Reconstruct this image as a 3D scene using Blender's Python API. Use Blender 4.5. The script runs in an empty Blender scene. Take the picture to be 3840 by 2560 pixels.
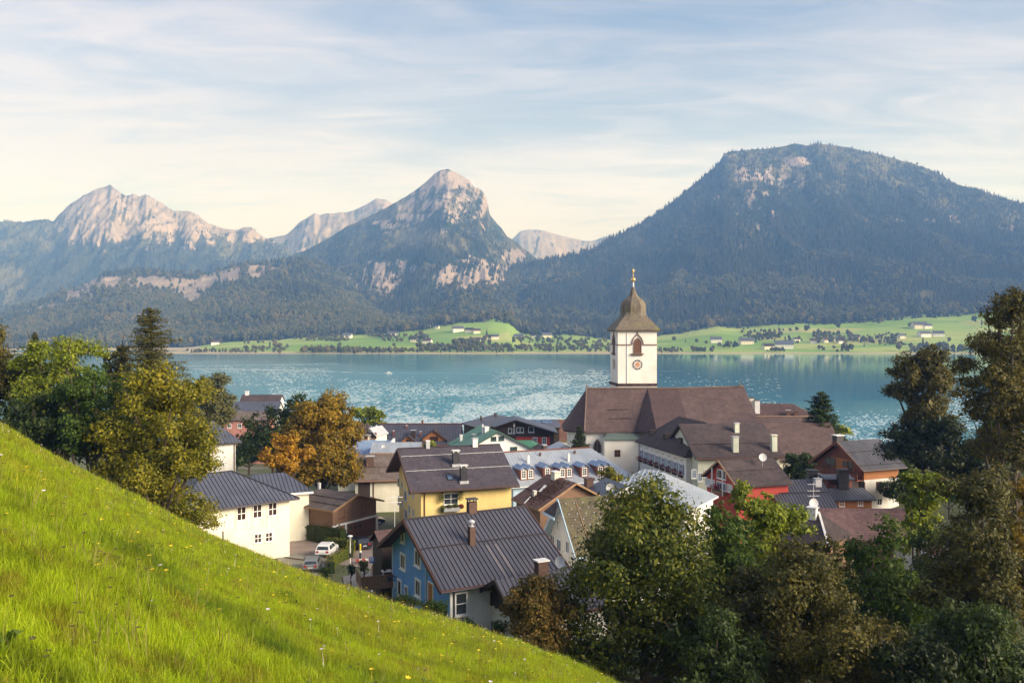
import bpy, math, random
import numpy as np
from mathutils import Vector, Matrix
S = bpy.context.scene
COL = S.collection
R = math.radians
# ------------------------------------------------------------------ camera, world, sun, exposure
SUN_EL, SUN_AZ = 23.0, 116.0          # azimuth clockwise from +Y (view direction)
FPX, CXP, HYP = 3265.0, 1920.0, 1225.0
LAKE = -46.0
cam = bpy.data.cameras.new('camera'); camo = bpy.data.objects.new('camera', cam); COL.objects.link(camo)
cam.sensor_width = 36; cam.lens = 36 * FPX / 3840
cam.shift_y = -(1280 - HYP) / 3840.0
camo.rotation_euler = (R(90), 0, 0); camo.location = (0, 0, 0)
cam.clip_start = 0.1; cam.clip_end = 60000
S.camera = camo
W = bpy.data.worlds.new('World'); S.world = W; W.use_nodes = True
sun = bpy.data.lights.new('sun', 'SUN'); suno = bpy.data.objects.new('sun', sun); COL.objects.link(suno)
sun.energy = 4.7; sun.angle = R(34); sun.color = (0.98, 0.95, 1.0)
_sd = Vector((math.sin(R(SUN_AZ)) * math.cos(R(SUN_EL)), math.cos(R(SUN_AZ)) * math.cos(R(SUN_EL)), math.sin(R(SUN_EL))))
suno.rotation_euler = _sd.to_track_quat('Z', 'Y').to_euler()
suno.location = (0, -20, 60)
S.view_settings.view_transform = 'Standard'; S.view_settings.look = 'None'
S.view_settings.gamma = 1; S.view_settings.exposure = 0.95
S.render.engine = 'CYCLES'
S.cycles.use_denoising = True
S.cycles.max_bounces = 7; S.cycles.diffuse_bounces = 3; S.cycles.glossy_bounces = 3; S.cycles.transmission_bounces = 3
S.cycles.volume_bounces = 0; S.cycles.transparent_max_bounces = 8
HAZE_DENSITY = 1.9e-4


class NT:
    """small helper around a node tree"""
    def __init__(s, tree):
        s.t = tree; tree.nodes.clear()
    def n(s, typ, **kw):
        nd = s.t.nodes.new(typ)
        for k, v in kw.items():
            if k.startswith('i_'):
                nm = k[2:].replace('_', ' ')
                nd.inputs[nm].default_value = v
            else:
                setattr(nd, k, v)
        return nd
    def l(s, a, b): s.t.links.new(a, b)
    def math(s, op, a, b=None, clamp=False):
        m = s.n('ShaderNodeMath', operation=op); m.use_clamp = clamp
        for i, v in enumerate((a, b)):
            if v is None: continue
            if isinstance(v, (int, float)): m.inputs[i].default_value = v
            else: s.l(v, m.inputs[i])
        return m.outputs[0]
    def ramp(s, fac, pts):
        r = s.n('ShaderNodeValToRGB'); e = r.color_ramp.elements
        while len(e) < len(pts): e.new(0.5)
        for el, (p, c) in zip(e, pts):
            el.position = p; el.color = (*c, 1) if len(c) == 3 else c
        s.l(fac, r.inputs[0]); return r.outputs[0]
    def rng(s, v, a, b, c=0., d=1.):
        m = s.n('ShaderNodeMapRange'); m.clamp = True
        s.l(v, m.inputs[0])
        for i, x in zip((1, 2, 3, 4), (a, b, c, d)): m.inputs[i].default_value = x
        return m.outputs[0]
    def mix(s, fac, a, b):
        m = s.n('ShaderNodeMix', data_type='RGBA')
        for i, v in ((0, fac), (6, a), (7, b)):
            if isinstance(v, (int, float)): m.inputs[i].default_value = v
            elif isinstance(v, tuple): m.inputs[i].default_value = (*v, 1) if len(v) == 3 else v
            else: s.l(v, m.inputs[i])
        return m.outputs[2]
    def noise(s, vec, scale, detail=4., rough=.55, dist=0.):
        m = s.n('ShaderNodeTexNoise'); m.inputs['Scale'].default_value = scale
        m.inputs['Detail'].default_value = detail; m.inputs['Roughness'].default_value = rough
        m.inputs['Distortion'].default_value = dist
        if vec is not None: s.l(vec, m.inputs['Vector'])
        return m.outputs['Fac']
    def mapping(s, vec, scale=(1, 1, 1), rot=(0, 0, 0), loc=(0, 0, 0)):
        m = s.n('ShaderNodeMapping'); s.l(vec, m.inputs[0])
        m.inputs['Scale'].default_value = scale; m.inputs['Rotation'].default_value = rot; m.inputs['Location'].default_value = loc
        return m.outputs[0]


def build_world():
    g = NT(W.node_tree)
    sky = g.n('ShaderNodeTexSky', sky_type='NISHITA'); sky.sun_disc = False
    sky.sun_elevation = R(SUN_EL); sky.sun_rotation = R(SUN_AZ)
    sky.altitude = 550; sky.air_density = 1.0; sky.dust_density = 1.5; sky.ozone_density = 1.5
    tc = g.n('ShaderNodeTexCoord')
    sep = g.n('ShaderNodeSeparateXYZ'); g.l(tc.outputs['Generated'], sep.inputs[0])
    zz = g.math('ADD', g.math('MAXIMUM', sep.outputs[2], 0.0), 0.10)
    cmb = g.n('ShaderNodeCombineXYZ')
    g.l(g.math('DIVIDE', sep.outputs[0], zz), cmb.inputs[0]); g.l(g.math('DIVIDE', sep.outputs[1], zz), cmb.inputs[1])
    v = cmb.outputs[0]
    # high thin cirrus: long streaks + soft broad veils
    n1 = g.noise(g.mapping(v, (0.42, 0.75, 1), (0, 0, R(28)), (3.1, 0.4, 0)), 1.0, 6, .55, .6)
    n2 = g.noise(g.mapping(v, (0.9, 2.4, 1), (0, 0, R(-38)), (1.2, 7.7, 0)), 1.5, 8, .62, 1.4)
    n3 = g.noise(g.mapping(v, (0.16, 0.22, 1), (0, 0, 0), (5.3, 2.2, 0)), 1.0, 3, .5, .2)
    s = g.math('ADD', g.math('ADD', g.math('MULTIPLY', n1, .42), g.math('MULTIPLY', n2, .42)), g.math('MULTIPLY', n3, .46))
    veil = g.math('POWER', g.rng(s, .49, .74), 1.3)
    # towards the horizon the veil thickens into a bright even haze layer
    hz = g.rng(sep.outputs[2], 0.04, .40, 1., 0.)
    hz = g.math('POWER', hz, 1.4)
    f = g.math('ADD', g.math('ADD', g.math('MULTIPLY', veil, .80), .02), g.math('MULTIPLY', hz, .74), clamp=True)
    f = g.math('MINIMUM', f, .93)
    cloud = g.mix(g.rng(sep.outputs[2], .0, .40), (7.6, 7.3, 8.9), (4.6, 4.4, 4.95))
    tint = g.n('ShaderNodeMix', data_type='RGBA', blend_type='MULTIPLY'); tint.inputs[0].default_value = 1; tint.inputs[7].default_value = (1.0, .93, .99, 1); g.l(sky.outputs[0], tint.inputs[6])
    col = g.mix(f, tint.outputs[2], cloud)
    bg = g.n('ShaderNodeBackground'); bg.inputs['Strength'].default_value = 0.080
    g.l(col, bg.inputs[0])
    out = g.n('ShaderNodeOutputWorld'); g.l(bg.outputs[0], out.inputs[0])
build_world()

# ------------------------------------------------------------------ numeric noise
def _hash(ix, iy, seed):
    h = (ix.astype(np.int64) * 374761393 + iy.astype(np.int64) * 668265263 + seed * 1442695041) & 0xffffffff
    h = ((h ^ (h >> 13)) * 1274126177) & 0xffffffff
    return ((h ^ (h >> 16)) & 0xffffff) / float(0xffffff)
def vnoise(x, y, seed=0):
    x = np.asarray(x, float); y = np.asarray(y, float)
    ix = np.floor(x); iy = np.floor(y); fx = x - ix; fy = y - iy
    fx = fx * fx * fx * (fx * (fx * 6 - 15) + 10); fy = fy * fy * fy * (fy * (fy * 6 - 15) + 10)
    a = _hash(ix, iy, seed); b = _hash(ix + 1, iy, seed); c = _hash(ix, iy + 1, seed); d = _hash(ix + 1, iy + 1, seed)
    return (a * (1 - fx) + b * fx) * (1 - fy) + (c * (1 - fx) + d * fx) * fy
def fbm(x, y, o=4, seed=0, g=.5):
    s = 0; a = 1; t = 0
    for i in range(o):
        s = s + a * vnoise(x * 2 ** i, y * 2 ** i, seed + i * 17); t += a; a *= g
    return s / t
def ridged(x, y, o=4, seed=0, g=.5):
    s = 0; a = 1; t = 0
    for i in range(o):
        s = s + a * (1 - np.abs(2 * vnoise(x * 2 ** i, y * 2 ** i, seed + i * 31) - 1)); t += a; a *= g
    return s / t
def sstep(a, b, x):
    t = np.clip((x - a) / (b - a), 0, 1); return t * t * (3 - 2 * t)

# ------------------------------------------------------------------ objects, tags
def tag(o, label=None, cat=None, group=None, kind=None):
    if label: o['label'] = label
    if cat: o['category'] = cat
    if group: o['group'] = group
    if kind: o['kind'] = kind
    return o
def link(name, me, mats=(), parent=None, loc=None, rotz=0):
    o = bpy.data.objects.new(name, me); COL.objects.link(o)
    if me is not None:
        for m in (mats if isinstance(mats, (list, tuple)) else [mats]):
            if m.name not in [x.name for x in me.materials if x]: me.materials.append(m)
    if parent: o.parent = parent
    if loc is not None: o.location = loc
    o.rotation_euler = (0, 0, rotz)
    return o
def empty(name, loc, rotz=0):
    o = bpy.data.objects.new(name, None); COL.objects.link(o); o.location = loc; o.rotation_euler = (0, 0, rotz)
    o.empty_display_size = .3
    return o
def mesh_np(name, V, Fq, smooth=False):
    """V (n,3), Fq (m,k) constant-size faces"""
    me = bpy.data.meshes.new(name)
    V = np.ascontiguousarray(V, np.float32); Fq = np.ascontiguousarray(Fq, np.int32)
    m, k = Fq.shape
    me.vertices.add(len(V)); me.vertices.foreach_set('co', V.ravel())
    me.loops.add(m * k); me.loops.foreach_set('vertex_index', Fq.ravel())
    me.polygons.add(m); me.polygons.foreach_set('loop_start', np.arange(0, m * k, k, dtype=np.int32))
    me.polygons.foreach_set('use_smooth', np.full(m, smooth, bool))
    me.update(calc_edges=True); me.validate()
    return me
class MB:
    def __init__(s): s.v = []; s.f = []; s.m = []
    def add(s, vs, fs, mi=0):
        o = len(s.v); s.v += [tuple(v) for v in vs]
        for f in fs: s.f.append([i + o for i in f]); s.m.append(mi)
        return s
    def box(s, x0, x1, y0, y1, z0, z1, mi=0, M=None):
        vs = [(x0, y0, z0), (x1, y0, z0), (x1, y1, z0), (x0, y1, z0), (x0, y0, z1), (x1, y0, z1), (x1, y1, z1), (x0, y1, z1)]
        if M is not None: vs = [tuple(M @ Vector(v)) for v in vs]
        return s.add(vs, [(3, 2, 1, 0), (4, 5, 6, 7), (0, 1, 5, 4), (1, 2, 6, 5), (2, 3, 7, 6), (3, 0, 4, 7)], mi)
    def beam(s, a, b, w, h, mi=0, up=(0, 0, 1)):
        a = Vector(a); b = Vector(b); d = (b - a); L = d.length
        if L < 1e-6: return s
        d.normalize(); u = Vector(up); sd = d.cross(u)
        if sd.length < 1e-4: sd = d.cross(Vector((1, 0, 0)))
        sd.normalize(); u = sd.cross(d)
        vs = []
        for p in (a, b):
            for q, r in ((-1, -1), (1, -1), (1, 1), (-1, 1)): vs.append(p + sd * (q * w / 2) + u * (r * h / 2))
        return s.add(vs, [(3, 2, 1, 0), (4, 5, 6, 7), (0, 1, 5, 4), (1, 2, 6, 5), (2, 3, 7, 6), (3, 0, 4, 7)], mi)
    def tube(s, pts, rad, n=8, mi=0, cap=True):
        pts = [Vector(p) for p in pts]; rad = list(rad) if hasattr(rad, '__len__') else [rad] * len(pts)
        vs = []; fs = []
        for i, p in enumerate(pts):
            d = (pts[min(i + 1, len(pts) - 1)] - pts[max(i - 1, 0)]).normalized()
            a = d.cross(Vector((0, 0, 1)))
            if a.length < 1e-3: a = d.cross(Vector((1, 0, 0)))
            a.normalize(); b = d.cross(a)
            for k in range(n):
                t = 2 * math.pi * k / n; vs.append(p + a * (math.cos(t) * rad[i]) + b * (math.sin(t) * rad[i]))
        for i in range(len(pts) - 1):
            for k in range(n):
                fs.append((i * n + k, i * n + (k + 1) % n, (i + 1) * n + (k + 1) % n, (i + 1) * n + k))
        if cap: fs.append(tuple(range(n))[::-1]); fs.append(tuple(range((len(pts) - 1) * n, len(pts) * n)))
        return s.add(vs, fs, mi)
    def lathe(s, prof, n=16, c=(0, 0, 0), mi=0):
        vs = []; fs = []
        for r, z in prof:
            for k in range(n):
                t = 2 * math.pi * k / n; vs.append((c[0] + r * math.cos(t), c[1] + r * math.sin(t), c[2] + z))
        for i in range(len(prof) - 1):
            for k in range(n): fs.append((i * n + k, i * n + (k + 1) % n, (i + 1) * n + (k + 1) % n, (i + 1) * n + k))
        return s.add(vs, fs, mi)
    def poly(s, vs, mi=0): return s.add(vs, [tuple(range(len(vs)))], mi)
    def slab(s, vs, t, mi=0, mi2=None):
        """polygon thickened straight down by t"""
        n = len(vs); lo = [(v[0], v[1], v[2] - t) for v in vs]
        s.add(list(vs) + lo, [tuple(range(n))], mi)
        o = len(s.v) - 2 * n
        s.f.append([o + n + i for i in range(n)][::-1]); s.m.append(mi if mi2 is None else mi2)
        for i in range(n):
            j = (i + 1) % n; s.f.append([o + i, o + n + i, o + n + j, o + j]); s.m.append(mi if mi2 is None else mi2)
        return s
    def mesh(s, name, smooth=False):
        me = bpy.data.meshes.new(name); me.from_pydata(s.v, [], s.f); me.update()
        if any(s.m): me.polygons.foreach_set('material_index', s.m)
        if smooth: me.polygons.foreach_set('use_smooth', [True] * len(me.polygons))
        return me
    def obj(s, name, mats, parent=None, loc=None, rotz=0, smooth=False):
        me = s.mesh(name, smooth); o = bpy.data.objects.new(name, me); COL.objects.link(o)
        for m in (mats if isinstance(mats, (list, tuple)) else [mats]): me.materials.append(m)
        if parent: o.parent = parent
        if loc is not None: o.location = loc
        o.rotation_euler = (0, 0, rotz)
        return o
def at(px, py, Y):
    return Vector(((px - CXP) / FPX * Y, Y, -(py - HYP) / FPX * Y))
D2S = 3840 / 2352.0
def atD(dx, dy, Y): return at(dx * D2S, dy * D2S, Y)

# ------------------------------------------------------------------ materials
MATS = {}
def new_mat(name):
    m = bpy.data.materials.new(name); m.use_nodes = True; g = NT(m.node_tree); MATS[name] = m
    out = g.n('ShaderNodeOutputMaterial'); return m, g, out
def pm(name, c1, c2=None, scale=3., rough=.7, bump=0., bscale=None, metal=0., c3=None, streak=None, coord='Object', spec=.4, dist=.02):
    """two/three tone weathered surface with optional relief"""
    m, g, out = new_mat(name)
    b = g.n('ShaderNodeBsdfPrincipled'); b.inputs['Roughness'].default_value = rough; b.inputs['Metallic'].default_value = metal
    b.inputs['Specular IOR Level'].default_value = spec
    tc = g.n('ShaderNodeTexCoord').outputs[coord]
    v = tc if streak is None else g.mapping(tc, streak)
    c2 = c2 or tuple(x * .7 for x in c1)
    n = g.noise(v, scale, 6, .62)
    col = g.ramp(n, [(.30, c2), (.62, c1)])
    if '_render' in name:     # faint rain streaks and patches of ageing plaster
        ns = g.noise(g.mapping(tc, (.9, .9, .22)), 1.0, 6, .7); hs = g.n('ShaderNodeHueSaturation'); g.l(col, hs.inputs['Color']); g.l(g.rng(ns, .32, .68, .89, 1.03), hs.inputs['Value']); col = hs.outputs[0]
    if c3:
        n3 = g.noise(g.mapping(tc, loc=(7, 3, 1)), scale * .35, 5, .6)
        col = g.mix(g.rng(n3, .52, .68), col, c3)
    g.l(col, b.inputs['Base Color'])
    if bump:
        bp = g.n('ShaderNodeBump'); bp.inputs['Strength'].default_value = bump; bp.inputs['Distance'].default_value = dist
        g.l(g.noise(tc, bscale or scale * 6, 4), bp.inputs['Height']); g.l(bp.outputs[0], b.inputs['Normal'])
    g.l(b.outputs[0], out.inputs[0]); return m
def tile_mat(name, c1, c2, c3, tw=.22, th=.30, moss=None, rough=.75, bump=.5):
    """small roof tiles / shingles too fine to pick out: courses in object x/z-slope space"""
    m, g, out = new_mat(name)
    b = g.n('ShaderNodeBsdfPrincipled'); b.inputs['Roughness'].default_value = rough
    b.inputs['Specular IOR Level'].default_value = .25
    uv = g.n('ShaderNodeUVMap').outputs[0]
    br = g.n('ShaderNodeTexBrick'); g.l(uv, br.inputs['Vector'])
    br.inputs['Scale'].default_value = 1.0; br.inputs['Brick Width'].default_value = tw; br.inputs['Row Height'].default_value = th
    br.inputs['Mortar Size'].default_value = .018; br.inputs['Mortar Smooth'].default_value = .6
    br.inputs['Color1'].default_value = (*c1, 1); br.inputs['Color2'].default_value = (*c2, 1)
    br.inputs['Mortar'].default_value = tuple(x * .45 for x in c2) + (1,)
    tc = g.n('ShaderNodeTexCoord').outputs['Object']
    n = g.noise(tc, .55, 6, .65)
    col = g.mix(g.rng(n, .45, .72), br.outputs[0], c3)
    n2 = g.noise(tc, 2.3, 5, .7)
    hs = g.n('ShaderNodeHueSaturation'); g.l(col, hs.inputs['Color']); g.l(g.rng(n2, .3, .7, .72, 1.25), hs.inputs['Value'])
    col = hs.outputs[0]
    if moss:
        n4 = g.noise(g.mapping(tc, loc=(4, 4, 4)), .9, 6, .7); col = g.mix(g.rng(n4, .5, .68), col, moss)
    g.l(col, b.inputs['Base Color'])
    bp = g.n('ShaderNodeBump'); bp.inputs['Strength'].default_value = bump; bp.inputs['Distance'].default_value = .03
    g.l(br.outputs['Fac'], bp.inputs['Height']); bp.invert = True
    g.l(bp.outputs[0], b.inputs['Normal'])
    g.l(b.outputs[0], out.inputs[0]); return m
def leaf_mat(name, ca, cb, cc, trans=.35, rough=.55, mixn=.25, inst=False):
    m, g, out = new_mat(name)
    if inst: rnd = g.n('ShaderNodeObjectInfo').outputs['Random']
    else: rnd = g.n('ShaderNodeNewGeometry').outputs['Random Per Island']
    pos = g.n('ShaderNodeNewGeometry').outputs['Position']
    n = g.noise(pos, mixn, 3)
    f = g.math('ADD', g.math('MULTIPLY', rnd, .6), g.math('MULTIPLY', n, .75)); f = g.math('SUBTRACT', f, .18)
    col = g.ramp(f, [(.12, ca), (.5, cb), (.9, cc)])
    d = g.n('ShaderNodeBsdfPrincipled'); g.l(col, d.inputs['Base Color']); d.inputs['Roughness'].default_value = rough
    d.inputs['Specular IOR Level'].default_value = .25
    t = g.n('ShaderNodeBsdfTranslucent'); g.l(col, t.inputs[0])
    mx = g.n('ShaderNodeMixShader'); mx.inputs[0].default_value = trans
    g.l(d.outputs[0], mx.inputs[1]); g.l(t.outputs[0], mx.inputs[2]); g.l(mx.outputs[0], out.inputs[0])
    return m
def glass_mat(name, c=(.02, .025, .03), rough=.08):
    m, g, out = new_mat(name); b = g.n('ShaderNodeBsdfPrincipled')
    tc = g.n('ShaderNodeTexCoord').outputs['Object']
    g.l(g.ramp(g.noise(tc, 1.3, 2), [(.35, c), (.7, tuple(x * 2.2 + .01 for x in c))]), b.inputs['Base Color'])
    b.inputs['Roughness'].default_value = rough; b.inputs['Specular IOR Level'].default_value = .6
    g.l(b.outputs[0], out.inputs[0]); return m

M = {}
M['blue'] = pm('blue_render', (.155, .34, .70), (.13, .30, .64), 1.2, .85, .15, 30, c3=(.17, .355, .70))
M['white'] = pm('white_render', (.76, .74, .70), (.66, .65, .63), .8, .85, .12, 25)
M['towerwhite'] = pm('tower_render', (.80, .76, .69), (.74, .69, .60), .35, .85, .15, 20, c3=(.66, .60, .50))
M['cream'] = pm('cream_render', (.80, .75, .60), (.74, .68, .53), .6, .85, .12, 25)
M['paleyellow'] = pm('pale_cream_render', (.72, .68, .56), (.62, .59, .49), .6, .85, .12, 25)
M['yellow'] = pm('yellow_render', (.86, .66, .27), (.80, .60, .235), .5, .85, .12, 25)
M['greenwhite'] = pm('greenish_render', (.60, .62, .52), (.48, .51, .42), .6, .85, .12, 25)
M['lightblue'] = pm('light_blue_render', (.42, .55, .70), (.36, .49, .64), .6, .85)
M['pink'] = pm('pink_render', (.42, .19, .155), (.34, .15, .13), .6, .85)
M['redwood'] = pm('red_boards', (.44, .055, .04), (.33, .04, .03), 1.5, .7, .2, 8, streak=(1, 1, 6))
M['orangewood'] = pm('orange_boards', (.40, .165, .055), (.30, .11, .04), 1.5, .7, .3, 6, streak=(.6, .6, 7))
M['redbrown'] = pm('red_brown_boards', (.20, .070, .045), (.14, .05, .035), 1.5, .75, .3, 6, streak=(5, 5, .8))
M['darkwood'] = pm('dark_wood', (.045, .028, .022), (.024, .016, .014), 1.5, .7, .3, 8, streak=(6, 6, .8))
M['brownwood'] = pm('brown_boards', (.24, .14, .088), (.15, .085, .055), 1.5, .75, .3, 6, streak=(.7, .7, 8))
M['palewood'] = pm('pale_timber', (.36, .22, .12), (.26, .15, .08), 2, .7, .2, 10)
M['metalroof'] = pm('seamed_metal', (.092, .092, .116), (.064, .064, .082), .5, .48, .06, 9, metal=.25, c3=(.106, .096, .106), streak=(1, .35, 1), spec=.5)
M['metallight'] = pm('pale_seamed_metal', (.165, .152, .160), (.13, .12, .13), .6, .5, .04, 9, metal=.25, spec=.5)
M['seam'] = pm('seam_metal', (.040, .030, .036), (.026, .019, .024), 1, .55, metal=.2)
M['slateroof'] = pm('slate_blue_metal', (.100, .110, .145), (.068, .076, .105), .6, .5, .05, 8, metal=.2, spec=.5)
M['greymetal'] = pm('light_grey_metal', (.40, .43, .47), (.28, .31, .35), .5, .5, .06, 8, metal=.3, c3=(.36, .35, .35), spec=.5, streak=(1.5, .4, 1))
M['bluemetal'] = pm('bluish_tin', (.26, .34, .48), (.2, .27, .4), .9, .5, metal=.3)
M['chaletroof'] = pm('chalet_metal', (.135, .135, .150), (.085, .085, .098), .6, .45, .08, 8, metal=.35, c3=(.19, .19, .20), streak=(1.6, .35, 1), spec=.5)
M['greenroof'] = pm('green_metal', (.115, .235, .185), (.085, .19, .15), .6, .55, .05, 8, metal=.1)
M['copperdull'] = pm('dull_copper', (.10, .135, .115), (.07, .095, .085), .6, .6, .05, 8)
M['brownplate'] = tile_mat('brown_plate_roof', (.068, .058, .070), (.054, .046, .057), (.076, .064, .075), .68, .68, bump=.35)
M['churchtile'] = tile_mat('church_shingles', (.104, .068, .063), (.078, .052, .050), (.125, .082, .074), .30, .30)
M['churchtile_dark'] = tile_mat('dark_church_shingles', (.085, .054, .052), (.066, .042, .042), (.10, .06, .056), .30, .30)  # own colour of the priory; paints shade into the church's left-turned facets
M['darktile'] = tile_mat('dark_brown_shingles', (.070, .052, .053), (.050, .038, .040), (.088, .064, .062), .30, .28)
M['shingle'] = tile_mat('grey_brown_shingles', (.145, .112, .10), (.105, .08, .072), (.18, .145, .13), .20, .24)
M['rusttile'] = tile_mat('rusty_tiles', (.165, .082, .060), (.115, .058, .045), (.21, .125, .10), .32, .36)
M['redtile'] = tile_mat('red_brown_tiles', (.120, .070, .068), (.090, .052, .052), (.15, .09, .085), .3, .34)
M['mosstile'] = tile_mat('mossy_tiles', (.118, .096, .062), (.090, .074, .048), (.140, .118, .068), .26, .34, moss=(.125, .120, .050))
M['debris'] = pm('old_leaf_litter', (.09, .045, .028), (.035, .02, .015), 5, .95, .8, 10)
M['brick'] = pm('chimney_brick', (.115, .065, .050), (.07, .042, .034), 4, .85, .3, 14)
M['darkmetal'] = pm('dark_sheet_metal', (.06, .058, .064), (.035, .034, .04), 2, .5, metal=.4)
M['zinc'] = pm('zinc', (.52, .52, .54), (.40, .41, .43), 2, .45, metal=.3)
M['capwhite'] = pm('white_cap', (.72, .70, .68), (.58, .57, .56), 2, .7)
M['frame'] = pm('white_paint', (.80, .79, .77), (.72, .71, .70), 2, .6)
M['framegrey'] = pm('pale_grey_paint', (.55, .60, .66), (.5, .55, .6), 2, .6)
M['framebrown'] = pm('brown_paint', (.14, .06, .035), (.1, .045, .03), 2, .6)
M['framegreen'] = pm('green_paint', (.03, .075, .055), (.025, .06, .045), 2, .6)
M['shutter'] = pm('blue_grey_shutters', (.16, .24, .34), (.13, .2, .3), 2, .7)
M['barge'] = pm('barge_board', (.10, .045, .035), (.07, .032, .026), 2, .7)
M['bargeblue'] = pm('pale_blue_board', (.40, .52, .62), (.34, .45, .56), 2, .7)
M['glass'] = glass_mat('window_glass')
M['glassblue'] = glass_mat('sky_glass', (.05, .08, .13))
M['glasswarm'] = glass_mat('curtain_glass', (.030, .016, .013))
M['gold'] = pm('gilded', (.75, .50, .18), (.6, .38, .12), 3, .35, metal=.8)
M['onion'] = pm('weathered_shingle_dome', (.165, .135, .095), (.070, .052, .040), 1.6, .7, .5, 9, c3=(.155, .145, .06), streak=(2.2, 2.2, .35))
M['stone'] = pm('string_course_stone', (.20, .14, .105), (.13, .09, .07), 2, .8, .3, 10)
M['asphalt'] = pm('asphalt', (.16, .155, .155), (.12, .118, .12), .8, .9, .2, 30, coord='Object')
M['paving'] = pm('pinkish_paving', (.30, .235, .20), (.22, .175, .155), .5, .9, .2, 20)
M['gravel'] = pm('gravel_ground', (.27, .25, .20), (.17, .165, .12), .5, .95, .3, 12, c3=(.10, .13, .04))
M['carwhite'] = pm('white_car_paint', (.75, .75, .76), (.72, .72, .73), 1, .25, spec=.6)
M['carsilver'] = pm('silver_car_paint', (.27, .28, .275), (.25, .26, .255), 1, .3, metal=.4)
M['carblack'] = pm('black_car_paint', (.012, .014, .022), (.01, .012, .018), 1, .15, spec=.7)
M['tyre'] = pm('rubber', (.018, .018, .018), (.012, .012, .012), 5, .9)
M['redlamp'] = pm('red_lens', (.45, .02, .02), (.35, .015, .015), 5, .3)
M['signblue'] = pm('blue_sign_face', (.03, .12, .5), (.03, .11, .45), 2, .4)
M['signyellow'] = pm('yellow_enamel', (.8, .6, .02), (.72, .54, .02), 2, .4)
M['signred'] = pm('red_enamel', (.55, .06, .035), (.45, .05, .03), 2, .5)
M['bark'] = pm('bark', (.085, .062, .045), (.04, .03, .022), 6, .95, .8, 14, streak=(3, 3, .6), dist=.05)
M['flowerred'] = leaf_mat('red_geraniums', (.16, .012, .015), (.25, .02, .03), (.30, .06, .05))
M['plant'] = leaf_mat('balcony_greens', (.03, .055, .01), (.075, .11, .02), (.16, .17, .03))
M['hedge'] = leaf_mat('hedge_leaves', (.03, .055, .012), (.05, .085, .02), (.09, .12, .03))
M['hedgeyellow'] = leaf_mat('clipped_hedge_leaves', (.11, .125, .010), (.25, .245, .018), (.42, .37, .03))
# foliage kinds: (dark, mid, light)
FOL = dict(
    green=((.020, .045, .006), (.055, .100, .010), (.14, .185, .022)),
    light=((.06, .092, .007), (.17, .21, .012), (.34, .36, .03)),
    dark=((.016, .030, .007), (.038, .060, .012), (.085, .115, .020)),
    yellow=((.060, .072, .006), (.165, .160, .010), (.36, .29, .016)),
    orange=((.14, .075, .006), (.38, .200, .010), (.58, .31, .020)),
    orangegreen=((.060, .060, .006), (.22, .150, .009), (.45, .26, .018)),
    brown=((.026, .030, .008), (.078, .076, .016), (.18, .145, .030)),
    linden=((.020, .038, .005), (.066, .088, .010), (.24, .225, .022)),
    willow=((.06, .065, .022), (.125, .125, .045), (.20, .185, .06)),
    conifer=((.020, .030, .010), (.050, .060, .020), (.095, .100, .032)),
    larch=((.05, .055, .014), (.10, .095, .022), (.155, .13, .03)),
    rust=((.045, .042, .010), (.120, .092, .020), (.27, .155, .035)),
    oak=((.034, .036, .009), (.098, .088, .017), (.21, .16, .026)),
    black=((.010, .016, .005), (.023, .034, .009), (.050, .064, .014)),
)
for k, c in FOL.items(): M['f_' + k] = leaf_mat(k + '_leaves', *c)

# ------------------------------------------------------------------ terrain functions
SIL = np.array([(-900, 560), (-500, 740), (-250, 860), (0, 982), (110, 1046), (230, 1108), (350, 1168), (480, 1236), (560, 1270), (640, 1302), (720, 1330),
                (810, 1360), (900, 1392), (1000, 1421), (1100, 1453), (1200, 1484), (1300, 1524), (1400, 1572), (1600, 1690), (1900, 1880), (2400, 2200)], float)
def v_sil(u):                                   # silhouette slope of the meadow for a bearing u = x/y
    px = u * 2000 + 1176
    return -(np.interp(px, SIL[:, 0], SIL[:, 1]) - 750) / 2000.0
R1PTS = ([-60, -35, -28, -10, 0, 10, 60], [62, 62, 60, 50, 42, 36, 30])
def meadow_z(r, phi):
    """height of the meadow below eye level; r, phi polar about the viewer, phi clockwise from +Y"""
    c = np.cos(phi); inside = np.abs(phi) < R(52)
    cc = np.where(inside, c, 1.0)
    vi = v_sil(np.where(inside, np.tan(np.where(inside, phi, 0)), 0)) * cc
    vo = -.42 * np.sin(phi) - .362 * np.cos(phi)
    w = sstep(R(34), R(52), np.abs(phi))
    V = vi * (1 - w) + vo * w
    R1 = np.interp(np.degrees(phi), *R1PTS)
    z = r * V - 1.7 * np.clip(1 - r / R1, 0, 1) ** 1.6
    over = np.clip(r - R1, 0, None)
    return z - .013 * over ** 2 - .02 * over
def meadow_xy(x, y):
    return meadow_z(np.hypot(x, y), np.arctan2(x, y))
def ground_z(x, y):
    x = np.asarray(x, float); y = np.asarray(y, float)
    z = np.interp(y, [30, 55, 70, 97, 117, 180, 330, 352, 420], [-23, -24.2, -24.8, -27.3, -28.5, -31, -45.2, -46.8, -50])
    k = sstep(190, 125, y)
    z = z + k * (.20 * np.clip(x - 36, 0, 60) + .20 * np.clip(-42 - x, 0, 70))
    return z + .25 * (fbm(x * .05, y * .05, 3, 5) - .5)
def gz(x, y): return float(ground_z(x, y))
def on_ground(px, py, lift=0.):
    """where the ray through a picture point meets the village ground"""
    d = at(px, py, 1.0)
    if d.z >= 0: return None
    Y = 40.
    while Y < 400:
        if d.z * Y <= gz(d.x * Y, Y): break
        Y += .25
    return Vector((d.x * Y, Y, gz(d.x * Y, Y) + lift))
SHORE, FEDGE = 1484.0, 2050.0
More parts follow.
